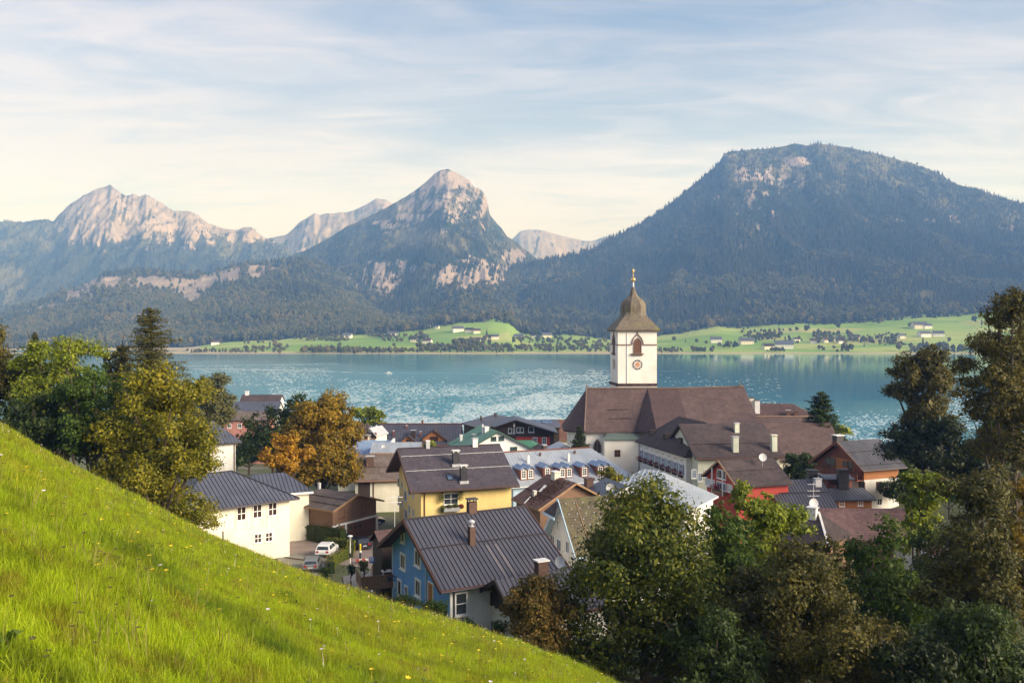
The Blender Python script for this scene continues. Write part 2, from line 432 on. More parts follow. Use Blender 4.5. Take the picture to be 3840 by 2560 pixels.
FE = np.array([(-600, 800), (0, 800), (430, 797), (520, 784), (640, 778), (700, 772), (800, 768), (870, 764), (960, 757), (1000, 748), (1060, 738), (1130, 732), (1172, 739), (1190, 762),
               (1250, 772), (1300, 766), (1350, 772), (1400, 778), (1510, 770), (1560, 764), (1600, 755), (1650, 748), (1700, 752), (1760, 746), (1830, 741), (1900, 742), (1980, 737), (2100, 726),
               (2200, 722), (2290, 714), (2500, 706), (3000, 690)], float)
def u_of(px): return (px - 1176) / 2000.0
def fe_z(u): return -(np.interp(u * 2000 + 1176, FE[:, 0], FE[:, 1]) - 750) / 2000.0 * FEDGE
def far_z(u, y):
    t = np.clip((y - SHORE) / (FEDGE - SHORE), 0, 1.15)
    s = .40 * t + .60 * t * t
    ze = fe_z(u)
    return -45.7 + (ze + 45.7) * s + 1.6 * (fbm(u * 14, y * .006, 3, 9) - .5) * sstep(0, .15, t)
def on_far(px, py):
    """point of the far meadows seen at source pixel px, py"""
    u = (px - CXP) / FPX; v = -(py - HYP) / FPX
    ys = np.linspace(SHORE + 4, FEDGE, 240)
    dz = far_z(np.full_like(ys, u), ys) - v * ys
    i = np.argmax(dz > 0) if (dz > 0).any() else int(np.argmin(np.abs(dz)))
    Y = ys[i]; return Vector((u * Y, Y, float(far_z(np.array([u]), np.array([Y]))[0])))

def grid_faces(n, m):
    i = np.arange(n - 1)[:, None]; j = np.arange(m - 1)[None, :]
    a = (i * m + j).ravel(); return np.stack([a, a + m, a + m + 1, a + 1], 1)
def vattr(me, name, vals):
    a = me.attributes.new(name, 'FLOAT', 'POINT'); a.data.foreach_set('value', np.asarray(vals, np.float32))

# ---- near meadow
def mat_meadow():
    m, g, out = new_mat('meadow_turf'); b = g.n('ShaderNodeBsdfPrincipled'); b.inputs['Roughness'].default_value = .9
    b.inputs['Specular IOR Level'].default_value = .1
    tc = g.n('ShaderNodeTexCoord').outputs['Object']
    a = g.ramp(g.noise(tc, 2.2, 7, .7), [(.3, (.08, .11, .008)), (.55, (.17, .24, .010)), (.75, (.25, .29, .03))])
    c = g.mix(g.rng(g.noise(tc, .12, 4, .6), .45, .65), a, (.125, .125, .022))
    g.l(c, b.inputs['Base Color'])
    bp = g.n('ShaderNodeBump'); bp.inputs['Strength'].default_value = .8; bp.inputs['Distance'].default_value = .12
    g.l(g.noise(tc, 9, 4, .7), bp.inputs['Height']); g.l(bp.outputs[0], b.inputs['Normal'])
    g.l(b.outputs[0], out.inputs[0]); return m
M['meadow'] = mat_meadow()
rr = np.concatenate([[0.02], np.geomspace(.6, 70, 120), np.linspace(71, 100, 24)])
pp = np.radians(np.concatenate([np.linspace(-180, -56, 32)[:-1], np.linspace(-56, 40, 240), np.linspace(40, 180, 36)[1:]]))
PR, PP = np.meshgrid(rr, pp, indexing='ij')
MZ = meadow_z(PR, PP) + .16 * (fbm(PR * np.sin(PP) * .5, PR * np.cos(PP) * .5, 3, 3) - .5) * sstep(2, 8, PR) * sstep(75, 50, PR)
V = np.stack([PR * np.sin(PP), PR * np.cos(PP), MZ], -1).reshape(-1, 3)
tag(link('meadow', mesh_np('meadow', V, grid_faces(*PR.shape)[:, ::-1], True), M['meadow']), 'steep bright green meadow sloping down from the left', kind='structure')

# ---- village ground
xs = np.linspace(-230, 230, 116); ys = np.linspace(28, 440, 120)
GX, GY = np.meshgrid(xs, ys, indexing='ij')
V = np.stack([GX, GY, ground_z(GX, GY)], -1).reshape(-1, 3)
M['villageground'] = pm('village_soil_and_grass', (.085, .10, .035), (.06, .065, .03), .25, .95, .3, 4, c3=(.14, .13, .10))
tag(link('village_ground', mesh_np('village_ground', V, grid_faces(*GX.shape)[:, ::-1], True), M['villageground']), 'sloping village ground between houses and lake', kind='structure')

def draped(name, pxpts, mat, lift, label, n=2):
    """a paved sheet following the ground; outline through picture points on the ground"""
    P = [on_ground(*p) for p in pxpts]
    from mathutils.geometry import tessellate_polygon
    import bmesh
    bm = bmesh.new(); vs = [bm.verts.new((p.x, p.y, 0)) for p in P]; bm.faces.new(vs)
    bmesh.ops.triangulate(bm, faces=bm.faces[:])
    for _ in range(3):
        bmesh.ops.subdivide_edges(bm, edges=[e for e in bm.edges if e.calc_length() > 2.0], cuts=1, use_grid_fill=True)
        bmesh.ops.triangulate(bm, faces=bm.faces[:])
    for v in bm.verts: v.co.z = gz(v.co.x, v.co.y) + lift
    bm.normal_update()
    for f in bm.faces:
        if f.normal.z < 0: f.normal_flip()
    me = bpy.data.meshes.new(name); bm.to_mesh(me); bm.free()
    return tag(link(name, me, mat), label, kind='structure')
draped('yard_paving', [(1060, 1995), (1110, 2010), (1165, 2030), (1260, 2050), (1320, 2030), (1335, 2000), (1420, 1985), (1470, 2030), (1470, 2110), (1400, 2135), (1300, 2120), (1225, 2110), (1150, 2100), (1070, 2090)], M['paving'], .03, 'pinkish paved yard in front of the garage')
draped('gravel_verge', [(1040, 2080), (1170, 2082), (1235, 2105), (1215, 2160), (1130, 2175), (1040, 2135)], M['gravel'], .06, 'pale gravel parking strip beside the cream house')
draped('road', [(1285, 2165), (1330, 2150), (1385, 2142), (1470, 2150), (1480, 2260), (1400, 2240), (1290, 2200)], M['asphalt'], .09, 'grey lane curving behind the meadow edge')

# ---- lake
def mat_water():
    m, g, out = new_mat('lake_water'); b = g.n('ShaderNodeBsdfPrincipled')
    pos = g.n('ShaderNodeNewGeometry').outputs['Position']
    # turquoise body colour, deeper towards the middle
    big = g.noise(g.mapping(pos, (.0035, .0016, 1)), 1, 4, .6, .5)
    sep = g.n('ShaderNodeSeparateXYZ'); g.l(pos, sep.inputs[0])
    col = g.ramp(big, [(.35, (.013, .132, .195)), (.65, (.032, .205, .275))])
    g.l(col, b.inputs['Base Color'])
    # ruffled zones left of the tower and near the right bank
    left = g.rng(g.math('DIVIDE', sep.outputs[0], sep.outputs[1]), -.02, .16, 1, 0)
    near = g.rng(sep.outputs[1], 420, 1250, 1, .15)
    nearest = g.rng(sep.outputs[1], 330, 560, 1, 0)
    patch = g.rng(g.noise(g.mapping(pos, (.004, .0022, 1), (0, 0, .25)), 1, 4, .6, 1.0), .36, .62)
    ruf = g.math('MAXIMUM', g.math('MULTIPLY', g.math('MULTIPLY', left, near), g.math('ADD', g.math('MULTIPLY', patch, .75), .3)), g.math('MULTIPLY', nearest, .45), clamp=True)
    g.l(g.rng(ruf, 0, 1, .07, .38), b.inputs['Roughness'])
    b.inputs['IOR'].default_value = 1.333; b.inputs['Specular IOR Level'].default_value = .5
    w1 = g.noise(g.mapping(pos, (.22, .075, 1), (0, 0, .15)), 1, 3, .65, .4)
    w2 = g.noise(g.mapping(pos, (.9, .5, 1)), 1, 3, .6)
    h = g.math('ADD', g.math('MULTIPLY', w1, .7), g.math('MULTIPLY', w2, .22))
    bp = g.n('ShaderNodeBump'); bp.inputs['Distance'].default_value = 9.0
    g.l(g.rng(ruf, 0, 1, .008, .85), bp.inputs['Strength']); g.l(h, bp.inputs['Height']); g.l(bp.outputs[0], b.inputs['Normal'])
    g.l(b.outputs[0], out.inputs[0]); return m
M['water'] = mat_water()
me = MB().poly([(-2600, 300, LAKE), (2600, 300, LAKE), (2600, 1700, LAKE), (-2600, 1700, LAKE)]).mesh('lake')
tag(link('lake', me, M['water']), 'turquoise lake between the village and the mountains', kind='structure')

# ---- far shore meadows
def mat_farmeadow():
    m, g, out = new_mat('far_meadow'); b = g.n('ShaderNodeBsdfPrincipled'); b.inputs['Roughness'].default_value = .9
    b.inputs['Specular IOR Level'].default_value = .1
    pos = g.n('ShaderNodeNewGeometry').outputs['Position']
    f = g.n('ShaderNodeTexVoronoi', feature='F1'); f.inputs['Scale'].default_value = 1
    g.l(g.mapping(pos, (.0055, .014, .0), (0, 0, .2)), f.inputs['Vector'])
    c = g.ramp(g.n('ShaderNodeSeparateColor').outputs[0], [(0, (0, 0, 0)), (1, (1, 1, 1))])
    sc = g.n('ShaderNodeSeparateColor'); g.l(f.outputs['Color'], sc.inputs[0])
    c = g.ramp(sc.outputs[0], [(.0, (.15, .27, .055)), (.4, (.21, .33, .075)), (.75, (.30, .37, .11)), (1, (.34, .36, .14))])
    c = g.mix(g.rng(g.noise(g.mapping(pos, (.02, .03, 1)), 1, 5, .65), .50, .80), c, (.15, .20, .06))
    sep = g.n('ShaderNodeSeparateXYZ'); g.l(pos, sep.inputs[0])
    c = g.mix(g.rng(sep.outputs[2], -45.2, -44.2, 1, 0), c, (.36, .31, .22))
    g.l(c, b.inputs['Base Color']); g.l(b.outputs[0], out.inputs[0]); return m
M['farmeadow'] = mat_farmeadow()
uu = np.linspace(-1.3, 1.3, 420); yy = np.concatenate([[SHORE - 6, SHORE - 2], np.linspace(SHORE, FEDGE + 70, 60)])
U, Y = np.meshgrid(uu, yy, indexing='ij')
shore_w = 10 * (fbm(U * 60, U * 0, 4, 12) - .5)
Z = far_z(U, Y); Z[:, 0] = -48; Z[:, 1] = -46.3
V = np.stack([U * Y, Y + shore_w * sstep(1560, 1480, Y), Z], -1).reshape(-1, 3)
tag(link('far_meadow', mesh_np('far_meadow', V, grid_faces(*U.shape)[:, ::-1], True), M['farmeadow']), 'sunlit green meadows along the far shore', kind='structure')

# ------------------------------------------------------------------ mountains
def mat_mountain(name, forest, rock1, rock2, grass):
    m, g, out = new_mat(name); b = g.n('ShaderNodeBsdfPrincipled'); b.inputs['Roughness'].default_value = .95
    b.inputs['Specular IOR Level'].default_value = .05
    pos = g.n('ShaderNodeNewGeometry').outputs['Position']
    at_r = g.n('ShaderNodeAttribute', attribute_name='rock').outputs['Fac']
    at_g = g.n('ShaderNodeAttribute', attribute_name='grass').outputs['Fac']
    n1 = g.noise(g.mapping(pos, (.016, .016, .006)), 1, 7, .7, .3)
    n2 = g.noise(g.mapping(pos, (.03, .03, .03)), 1, 6, .7)
    fcol = g.ramp(n2, [(.3, tuple(x * .6 for x in forest)), (.7, tuple(x * 1.35 for x in forest))])
    gcol = g.ramp(n2, [(.3, tuple(x * .75 for x in grass)), (.7, tuple(x * 1.2 for x in grass))])
    rcol = g.ramp(n1, [(.3, rock2), (.65, rock1)])
    gm = g.rng(g.math('ADD', at_g, g.math('MULTIPLY', g.math('SUBTRACT', n2, .5), .9)), .38, .62)
    rm = g.rng(g.math('ADD', at_r, g.math('MULTIPLY', g.math('SUBTRACT', n1, .5), 1.5)), .40, .58)
    c = g.mix(rm, g.mix(gm, fcol, gcol), rcol)
    g.l(c, b.inputs['Base Color'])
    bp = g.n('ShaderNodeBump'); bp.inputs['Strength'].default_value = .7; bp.inputs['Distance'].default_value = 14
    g.l(n1, bp.inputs['Height']); g.l(bp.outputs[0], b.inputs['Normal'])
    g.l(b.outputs[0], out.inputs[0]); return m
M['mtn'] = mat_mountain('forested_mountain', (.020, .034, .016), (.37, .30, .265), (.19, .16, .15), (.105, .098, .052))
M['mtnrock'] = mat_mountain('rocky_mountain', (.040, .044, .030), (.37, .305, .27), (.185, .158, .148), (.105, .10, .06))
TREEPTS = []
def mountain(name, label, sil, Yr, Yb, zb, p, amp, rock, mat, seed, pxr, cols=420, rows=110, jag=2.0, grass=(), trees=None, rockfn=None, gully=1.0):
    sil = np.array(sil, float)
    px = np.linspace(pxr[0], pxr[1], cols); u = u_of(px)
    Yrv = np.interp(px, *Yr) if isinstance(Yr, tuple) else np.full(cols, float(Yr))
    py = np.interp(px, sil[:, 0], sil[:, 1]) + jag * (fbm(px * .055, px * 0, 4, seed) - .5) * 2
    H = -(py - 750) / 2000.0 * Yrv
    zbv = zb(u) if callable(zb) else np.full(cols, float(zb))
    tb = np.concatenate([np.linspace(0, 1, rows), 1 + np.linspace(.02, .5, 8)])
    U, T = np.meshgrid(u, tb, indexing='ij')
    Hc, Yc, Zc = H[:, None], Yrv[:, None], zbv[:, None]
    Yv = Yb + (Yc - Yb) * T
    X = U * Yv
    f = np.where(T <= 1, np.clip(T, 0, 1) ** p, 1 - .9 * (T - 1) - .5 * (T - 1) ** 2)
    Zv = Zc + (Hc - Zc) * f
    env = np.clip(T, 0, 1) ** .7 * np.clip(1 - T, 0, 1) ** .55 * 1.6
    # gullies and ribs run down the face
    warp = 60 * (fbm(X * .004, Yv * .004, 3, seed + 3) - .5)
    rib = ridged((X + warp) * .0046, Yv * .0012, 6, seed + 1, .6) - .55
    rib2 = fbm((X + warp) * .012, Yv * .006, 4, seed + 2) - .5
    Zv = Zv + env * (amp * gully * rib - .12 * amp + amp * .5 * rib2)
    # never above the line of sight to the ridge
    lim = (Hc / Yc) * Yv
    front = T < 1
    Zv = np.where(front, np.minimum(Zv, lim - .3 * (1 - T) * 10), Zv)
    PX = U * 2000 + 1176; PY = 750 - Zv / Yv * 2000
    rk = np.zeros_like(T); gr = np.zeros_like(T)
    for (cx, cy, rx, ry, st) in rock:
        d = ((PX - cx) / rx) ** 2 + ((PY - cy) / ry) ** 2
        rk = np.maximum(rk, st * np.exp(-d * .9))
    if rockfn is not None: rk = np.maximum(rk, rockfn(PX, PY, T))
    streak = ridged(PX * .085 + .02 * PY, PY * .016, 4, seed + 7, .6) - .56
    rk = rk * np.clip(.80 + 2.4 * streak, 0, 1.35)
    for (cx, cy, rx, ry, st) in grass:
        d = ((PX - cx) / rx) ** 2 + ((PY - cy) / ry) ** 2
        gr = np.maximum(gr, st * np.exp(-d * .9))
    gr = np.maximum(gr, .62 * sstep(.42, .85, T) * (.4 + .9 * fbm(PX * .03, PY * .03, 3, seed + 9)))
    V = np.stack([X, Yv, Zv], -1).reshape(-1, 3)
    me = mesh_np(name, V, grid_faces(*T.shape)[:, ::-1], True)
    vattr(me, 'rock', rk.ravel()); vattr(me, 'grass', gr.ravel())
    o = tag(link(name, me, mat), label, kind='structure')
    if trees:
        TREEPTS.append((X, Yv, Zv, np.clip(rk, 0, 1), gr, T, PY, trees, seed))
    return o
zfe = lambda u: fe_z(u) - 4
mountain('far_mountain', 'pale distant mountain in the gap behind the tower', [(900, 640), (1150, 575), (1180, 545), (1195, 530), (1215, 527), (1250, 529), (1290, 541), (1340, 553), (1360, 553), (1385, 545), (1403, 538), (1416, 545), (1432, 532), (1445, 528), (1480, 560), (1600, 620)],
         7600, 5600, 0, 1.2, 110, [], M['mtnrock'], 11, (1000, 1560), 160, 50, 1.2, rockfn=lambda a, b, t: .85 * sstep(.1, .6, t))
mountain('rear_ridge', 'jagged grey rock ridge behind the central peak', [(380, 700), (500, 600), (560, 570), (600, 548), (640, 543), (660, 535), (690, 510), (715, 493), (722, 488), (735, 494), (750, 490), (800, 488), (840, 470), (865, 455), (885, 458), (905, 470), (960, 500), (1040, 560), (1100, 640)],
         6300, 4600, 0, 1.25, 130, [], M['mtnrock'], 21, (400, 1090), 260, 70, 2.5, rockfn=lambda a, b, t: .78 * sstep(.25, .75, t))
mountain('left_rocky_mountain', 'jagged rocky mountain with pinkish crags, farthest left', [(-400, 600), (-200, 540), (-60, 520), (0, 507), (40, 508), (52, 511), (75, 505), (90, 502), (104, 504), (120, 509), (135, 492), (150, 478), (190, 448), (215, 437), (240, 430), (252, 423), (262, 432), (275, 442), (290, 450), (305, 446), (320, 452), (335, 446), (352, 456), (375, 468), (400, 485), (420, 483), (440, 486), (460, 500), (480, 512), (520, 525), (545, 528), (560, 520), (578, 521), (590, 533), (605, 545), (650, 560), (760, 640)],
         5400, 3700, 0, 1.35, 330, [(265, 530, 20, 28, 1.2), (225, 545, 16, 22, .9), (145, 500, 14, 25, .7)], M['mtnrock'], 31, (-330, 760), 520, 120, 3.0,
         grass=[(20, 640, 40, 35, 1.2), (25, 690, 22, 22, 1.0), (330, 560, 60, 16, .6), (330, 500, 26, 30, .7)], trees=dict(spacing=13, pmax=.62, h=(13, 24)),
         rockfn=lambda a, b, t: .70 * sstep(625, 500, b) * sstep(95, 175, a) + .12 * sstep(560, 500, b))
mountain('central_peak', 'steep central peak with a bare sunlit summit cliff', [(100, 760), (250, 720), (450, 660), (560, 625), (620, 600), (700, 575), (740, 555), (800, 518), (850, 495), (900, 468), (935, 449), (960, 433), (975, 420), (988, 408), (1000, 396), (1012, 390), (1030, 387), (1045, 394), (1062, 403), (1078, 413), (1088, 428), (1105, 436), (1116, 450), (1121, 470), (1124, 490), (1134, 504), (1150, 520), (1165, 542), (1185, 555), (1200, 566), (1225, 588), (1245, 606), (1300, 640), (1400, 700), (1500, 760)],
         4300, FEDGE, zfe, 1.75, 150,
         [(1028, 412, 48, 22, 1.35), (1108, 470, 16, 36, .9), (940, 498, 45, 9, 1.0), (890, 515, 38, 10, .8), (1000, 480, 50, 9, .55), (870, 640, 46, 40, 1.0), (800, 665, 50, 30, .85), (930, 615, 30, 25, .7), (1045, 640, 60, 32, 1.05), (1130, 630, 60, 30, 1.0), (1180, 585, 30, 24, .8), (760, 690, 40, 16, .7), (1090, 600, 60, 20, .5), (1015, 540, 8, 45, .5)],
         M['mtn'], 41, (160, 1480), 560, 150, 2.4, grass=[(960, 545, 75, 28, 1.0), (1050, 560, 40, 30, .8), (860, 560, 60, 20, .6)], trees=dict(spacing=10.5, pmax=.8, h=(13, 24)), rockfn=lambda a, b, t: .45 * sstep(620, 460, b) * sstep(800, 900, a))
mountain('left_wooded_ridge', 'low wooded ridge with pale crags behind the left trees', [(-500, 790), (-150, 750), (0, 722), (60, 700), (130, 675), (200, 650), (240, 629), (300, 620), (360, 621), (420, 629), (480, 628), (520, 613), (560, 607), (610, 603), (650, 596), (700, 590), (760, 620), (850, 685), (950, 770)],
         3300, FEDGE - 20, zfe, 1.15, 55, [(250, 652, 85, 14, 1.7), (330, 648, 60, 12, 1.5), (190, 682, 50, 13, 1.5), (120, 705, 50, 9, 1.2), (430, 655, 60, 15, 1.7), (385, 662, 40, 12, 1.3), (450, 672, 30, 18, 1.3), (510, 640, 50, 12, 1.4), (560, 630, 55, 13, 1.7), (600, 620, 40, 9, 1.5), (60, 718, 40, 7, 1.1)], M['mtn'], 51, (-420, 950), 460, 90, 2.0,
         grass=[(435, 685, 22, 22, 1.6), (415, 665, 20, 14, .9)], trees=dict(spacing=8.5, pmax=.9, h=(14, 25), dec=.25, thin=.9))  # extra brown broadleaf trees put warm sunlight into the ridge's colour
mountain('right_mountain', 'broad wooded mountain filling the right of the view', [(900, 800), (1020, 765), (1080, 700), (1130, 640), (1180, 612), (1230, 598), (1290, 592), (1330, 583), (1360, 570), (1400, 549), (1450, 525), (1500, 497), (1550, 460), (1600, 418), (1640, 385), (1655, 370), (1663, 354), (1680, 347), (1750, 343), (1800, 336), (1826, 331), (1850, 334), (1880, 330), (1950, 338), (2000, 350), (2080, 370), (2150, 395), (2200, 424), (2250, 438), (2300, 452), (2352, 470), (2500, 520), (2700, 560), (3100, 640)],
         ([900, 1300, 1800, 3100], [3500, 3600, 4000, 3700]), FEDGE, zfe, 1.35, 130,
         [(1790, 385, 40, 26, 0.46), (1750, 440, 34, 28, 0.40), (1810, 455, 22, 22, 0.33), (1775, 495, 9, 26, 0.59), (1740, 525, 7, 20, 0.56), (1705, 500, 5, 40, 0.33), (1690, 475, 18, 30, 0.30), (1680, 358, 22, 9, 0.46), (2080, 507, 60, 6, 0.49), (2185, 498, 22, 8, 0.53), (2240, 520, 24, 7, 0.40), (2320, 525, 24, 18, 0.53), (1830, 372, 46, 16, 0.66), (1770, 405, 60, 30, 0.63), (1725, 465, 22, 50, 0.53), (1800, 440, 20, 40, 0.53), (1840, 425, 14, 40, 0.46), (1758, 530, 6, 46, 0.73), (1700, 560, 5, 40, 0.59), (1650, 470, 14, 40, 0.46), (1620, 520, 8, 40, 0.40), (1880, 455, 12, 22, 0.46), (2130, 505, 90, 8, 0.53), (1700, 400, 26, 30, 0.53)],
         M['mtn'], 61, (960, 3000), 620, 150, 1.6, grass=[(2130, 680, 22, 14, 1.5), (1960, 440, 60, 6, .7), (1900, 480, 16, 10, .5), (1330, 592, 30, 4, .9)], trees=dict(spacing=9.0, pmax=.93, h=(14, 26)))
# unseen range right of the view, added to shade the far slopes
def add_shading_range():
    n, m = 90, 40
    s = np.linspace(0, 1, n); t = np.linspace(-1, 1, m)
    ax = 3350 + 250 * s; ay = 700 + 2300 * s
    H = (1130 + 380 * (fbm(s * 6, s * 0, 4, 77) - .5)) * sstep(-.02, .22, s) * sstep(1.05, .85, s)
    Sg, Tg = np.meshgrid(np.arange(n), t, indexing='ij')
    nx, ny = .98, -.10
    wd = 1350.
    X = ax[Sg.astype(int)] + nx * wd * Tg; Y = ay[Sg.astype(int)] + ny * wd * Tg
    Z = -46 + (H[Sg.astype(int)] + 46) * (1 - np.abs(Tg)) ** 1.15 + 70 * (fbm(X * .004, Y * .004, 4, 78) - .5) * (1 - np.abs(Tg))
    me = mesh_np('shading_range', np.stack([X, Y, Z], -1).reshape(-1, 3), grid_faces(n, m), True)
    vattr(me, 'rock', np.zeros(n * m)); vattr(me, 'grass', np.zeros(n * m))
    tag(link('shading_range', me, M['mtn']), 'unseen range added beyond the right edge to shade the far slopes', kind='structure')
add_shading_range()

# ------------------------------------------------------------------ instanced masses (geometry nodes)
def proto(name, V, F, mats, smooth=False):
    me = bpy.data.meshes.new(name); me.from_pydata(V, [], F); me.update()
    if smooth: me.polygons.foreach_set('use_smooth', [True] * len(F))
    for m in mats: me.materials.append(m)
    return bpy.data.objects.new(name + '_source', me)
def scatter(name, label, P, scl, rot, src, parent=None):
    me = bpy.data.meshes.new(name); P = np.ascontiguousarray(P, np.float32)
    me.vertices.add(len(P)); me.vertices.foreach_set('co', P.ravel())
    a = me.attributes.new('scl', 'FLOAT_VECTOR', 'POINT'); a.data.foreach_set('vector', np.ascontiguousarray(scl, np.float32).ravel())
    a = me.attributes.new('rot', 'FLOAT_VECTOR', 'POINT'); a.data.foreach_set('vector', np.ascontiguousarray(rot, np.float32).ravel())
    o = bpy.data.objects.new(name, me); COL.objects.link(o)
    ng = bpy.data.node_groups.new(name, 'GeometryNodeTree')
    ng.interface.new_socket('Geometry', in_out='INPUT', socket_type='NodeSocketGeometry')
    ng.interface.new_socket('Geometry', in_out='OUTPUT', socket_type='NodeSocketGeometry')
    N = ng.nodes; gi = N.new('NodeGroupInput'); go = N.new('NodeGroupOutput')
    oi = N.new('GeometryNodeObjectInfo'); oi.inputs['Object'].default_value = src; oi.inputs['As Instance'].default_value = True
    ip = N.new('GeometryNodeInstanceOnPoints')
    ar = N.new('GeometryNodeInputNamedAttribute'); ar.data_type = 'FLOAT_VECTOR'; ar.inputs['Name'].default_value = 'rot'
    asx = N.new('GeometryNodeInputNamedAttribute'); asx.data_type = 'FLOAT_VECTOR'; asx.inputs['Name'].default_value = 'scl'
    er = N.new('FunctionNodeEulerToRotation')
    L = ng.links.new
    L(gi.outputs[0], ip.inputs['Points']); L(oi.outputs['Geometry'], ip.inputs['Instance'])
    L(ar.outputs[0], er.inputs[0]); L(er.outputs[0], ip.inputs['Rotation']); L(asx.outputs[0], ip.inputs['Scale'])
    L(ip.outputs[0], go.inputs[0])
    md = o.modifiers.new('instances', 'NODES'); md.node_group = ng
    return tag(o, label, kind='stuff')
def conifer_proto(name, mat, seed):
    rng = np.random.default_rng(seed); V = []; F = []
    for k, (r, z0, z1) in enumerate([(.20, .06, .50), (.155, .32, .74), (.10, .58, 1.0)]):
        n = 7; o = len(V)
        for i in range(n):
            a = 2 * math.pi * (i + rng.uniform(-.3, .3)) / n; q = r * rng.uniform(.75, 1.2)
            V.append((q * math.cos(a), q * math.sin(a), z0 + rng.uniform(-.05, .03)))
        V.append((0, 0, z1))
        for i in range(n): F.append((o + i, o + (i + 1) % n, o + n))
    return proto(name, V, F, [mat])
def round_proto(name, mat, seed, n=26):
    rng = np.random.default_rng(seed); V = []; F = []
    for k in range(n):
        d = rng.normal(size=3); d /= np.linalg.norm(d)
        c = d * np.array([.33, .33, .36]) * rng.uniform(.5, 1) + np.array([0, 0, .58]); r = rng.uniform(.12, .22)
        o = len(V)
        for q in ((1, 0, 0), (-1, 0, 0), (0, 1, 0), (0, -1, 0), (0, 0, 1), (0, 0, -1)):
            V.append(tuple(c + np.array(q) * r * rng.uniform(.7, 1.2)))
        for t in ((0, 2, 4), (2, 1, 4), (1, 3, 4), (3, 0, 4), (2, 0, 5), (1, 2, 5), (3, 1, 5), (0, 3, 5)): F.append(tuple(o + i for i in t))
    return proto(name, V, F, [mat])
M['farspruce'] = leaf_mat('far_spruce', (.013, .021, .013), (.026, .034, .019), (.058, .056, .028), .1, .8, .006, True)
M['fardecid'] = leaf_mat('far_broadleaf', (.034, .048, .018), (.075, .082, .030), (.135, .112, .046), .2, .8, .006, True)
PROT_C = [conifer_proto('spruce_%s' % c, M['farspruce'], i) for i, c in enumerate('abc')]
PROT_R = [round_proto('broadleaf_%s' % c, M['fardecid'], i) for i, c in enumerate('ab')]
def forest():
    accC = [[], [], []]; accR = [[], []]
    for (X, Y, Z, rk, gr, T, PY, tr, seed) in TREEPTS:
        rng = np.random.default_rng(seed)
        n, m = X.shape
        # cell areas -> expected number of trees
        dx = np.abs(X[1:, :-1] - X[:-1, :-1]); dy = np.abs(Y[:-1, 1:] - Y[:-1, :-1]); A = dx * dy
        vis = np.abs((X / Y)[:-1, :-1]) < .66
        dens = A / tr['spacing'] ** 2 * tr['pmax'] * np.clip(1 - 1.15 * rk[:-1, :-1], .03, 1) * np.clip(1 - .96 * np.where(gr[:-1, :-1] > .6, gr[:-1, :-1], .35 * gr[:-1, :-1]), 0, 1) * (T[:-1, :-1] < (1.02 if seed != 41 else .955)) * vis * (1 - .58 * sstep(.50, .95, T[:-1, :-1]) * tr.get('thin', 1))
        # further up the trees are shorter and thinner
        k = rng.poisson(dens)
        ii, jj = np.nonzero(k); rep = np.repeat(np.arange(len(ii)), k[ii, jj]); ii = ii[rep]; jj = jj[rep]
        a = rng.random(len(ii)); b = rng.random(len(ii))
        def bil(G): return G[ii, jj] * (1 - a) * (1 - b) + G[ii + 1, jj] * a * (1 - b) + G[ii, jj + 1] * (1 - a) * b + G[ii + 1, jj + 1] * a * b
        P = np.stack([bil(X), bil(Y), bil(Z) - 1.0], 1)
        h = rng.uniform(*tr['h'], len(P)) * (.75 + .5 * vnoise(P[:, 0] * .01, P[:, 1] * .01, 3))
        h = h * (1 - .3 * np.clip(P[:, 2] / 800., 0, 1)); dec = (tr.get('dec', 0) + vnoise(P[:, 0] * .006, P[:, 1] * .006, 8) + .5 * rng.random(len(P)) - .35 * sstep(0, 400, P[:, 2])) > .86
        w = rng.integers(0, 3, len(P))
        for q in range(3): accC[q].append((P[(w == q) & ~dec], h[(w == q) & ~dec]))
        for q in range(2): accR[q].append((P[(w % 2 == q) & dec], h[(w % 2 == q) & dec]))
    tot = 0
    for nm, acc, prs, wf in (('spruce_forest', accC, PROT_C, 1.15), ('broadleaf_forest', accR, PROT_R, .8)):
        for q, lst in enumerate(acc):
            P = np.concatenate([a for a, b in lst]); h = np.concatenate([b for a, b in lst]); tot += len(P)
            rng = np.random.default_rng(q); wd = h * rng.uniform(.8, 1.25, len(h)) * wf
            scatter(nm, 'dark forest covering the far mountain slopes', P, np.stack([wd, wd, h], 1), np.stack([0 * h, 0 * h, rng.random(len(h)) * 6.28], 1), prs[q])
    print('forest trees', tot)
forest()  #FOREST

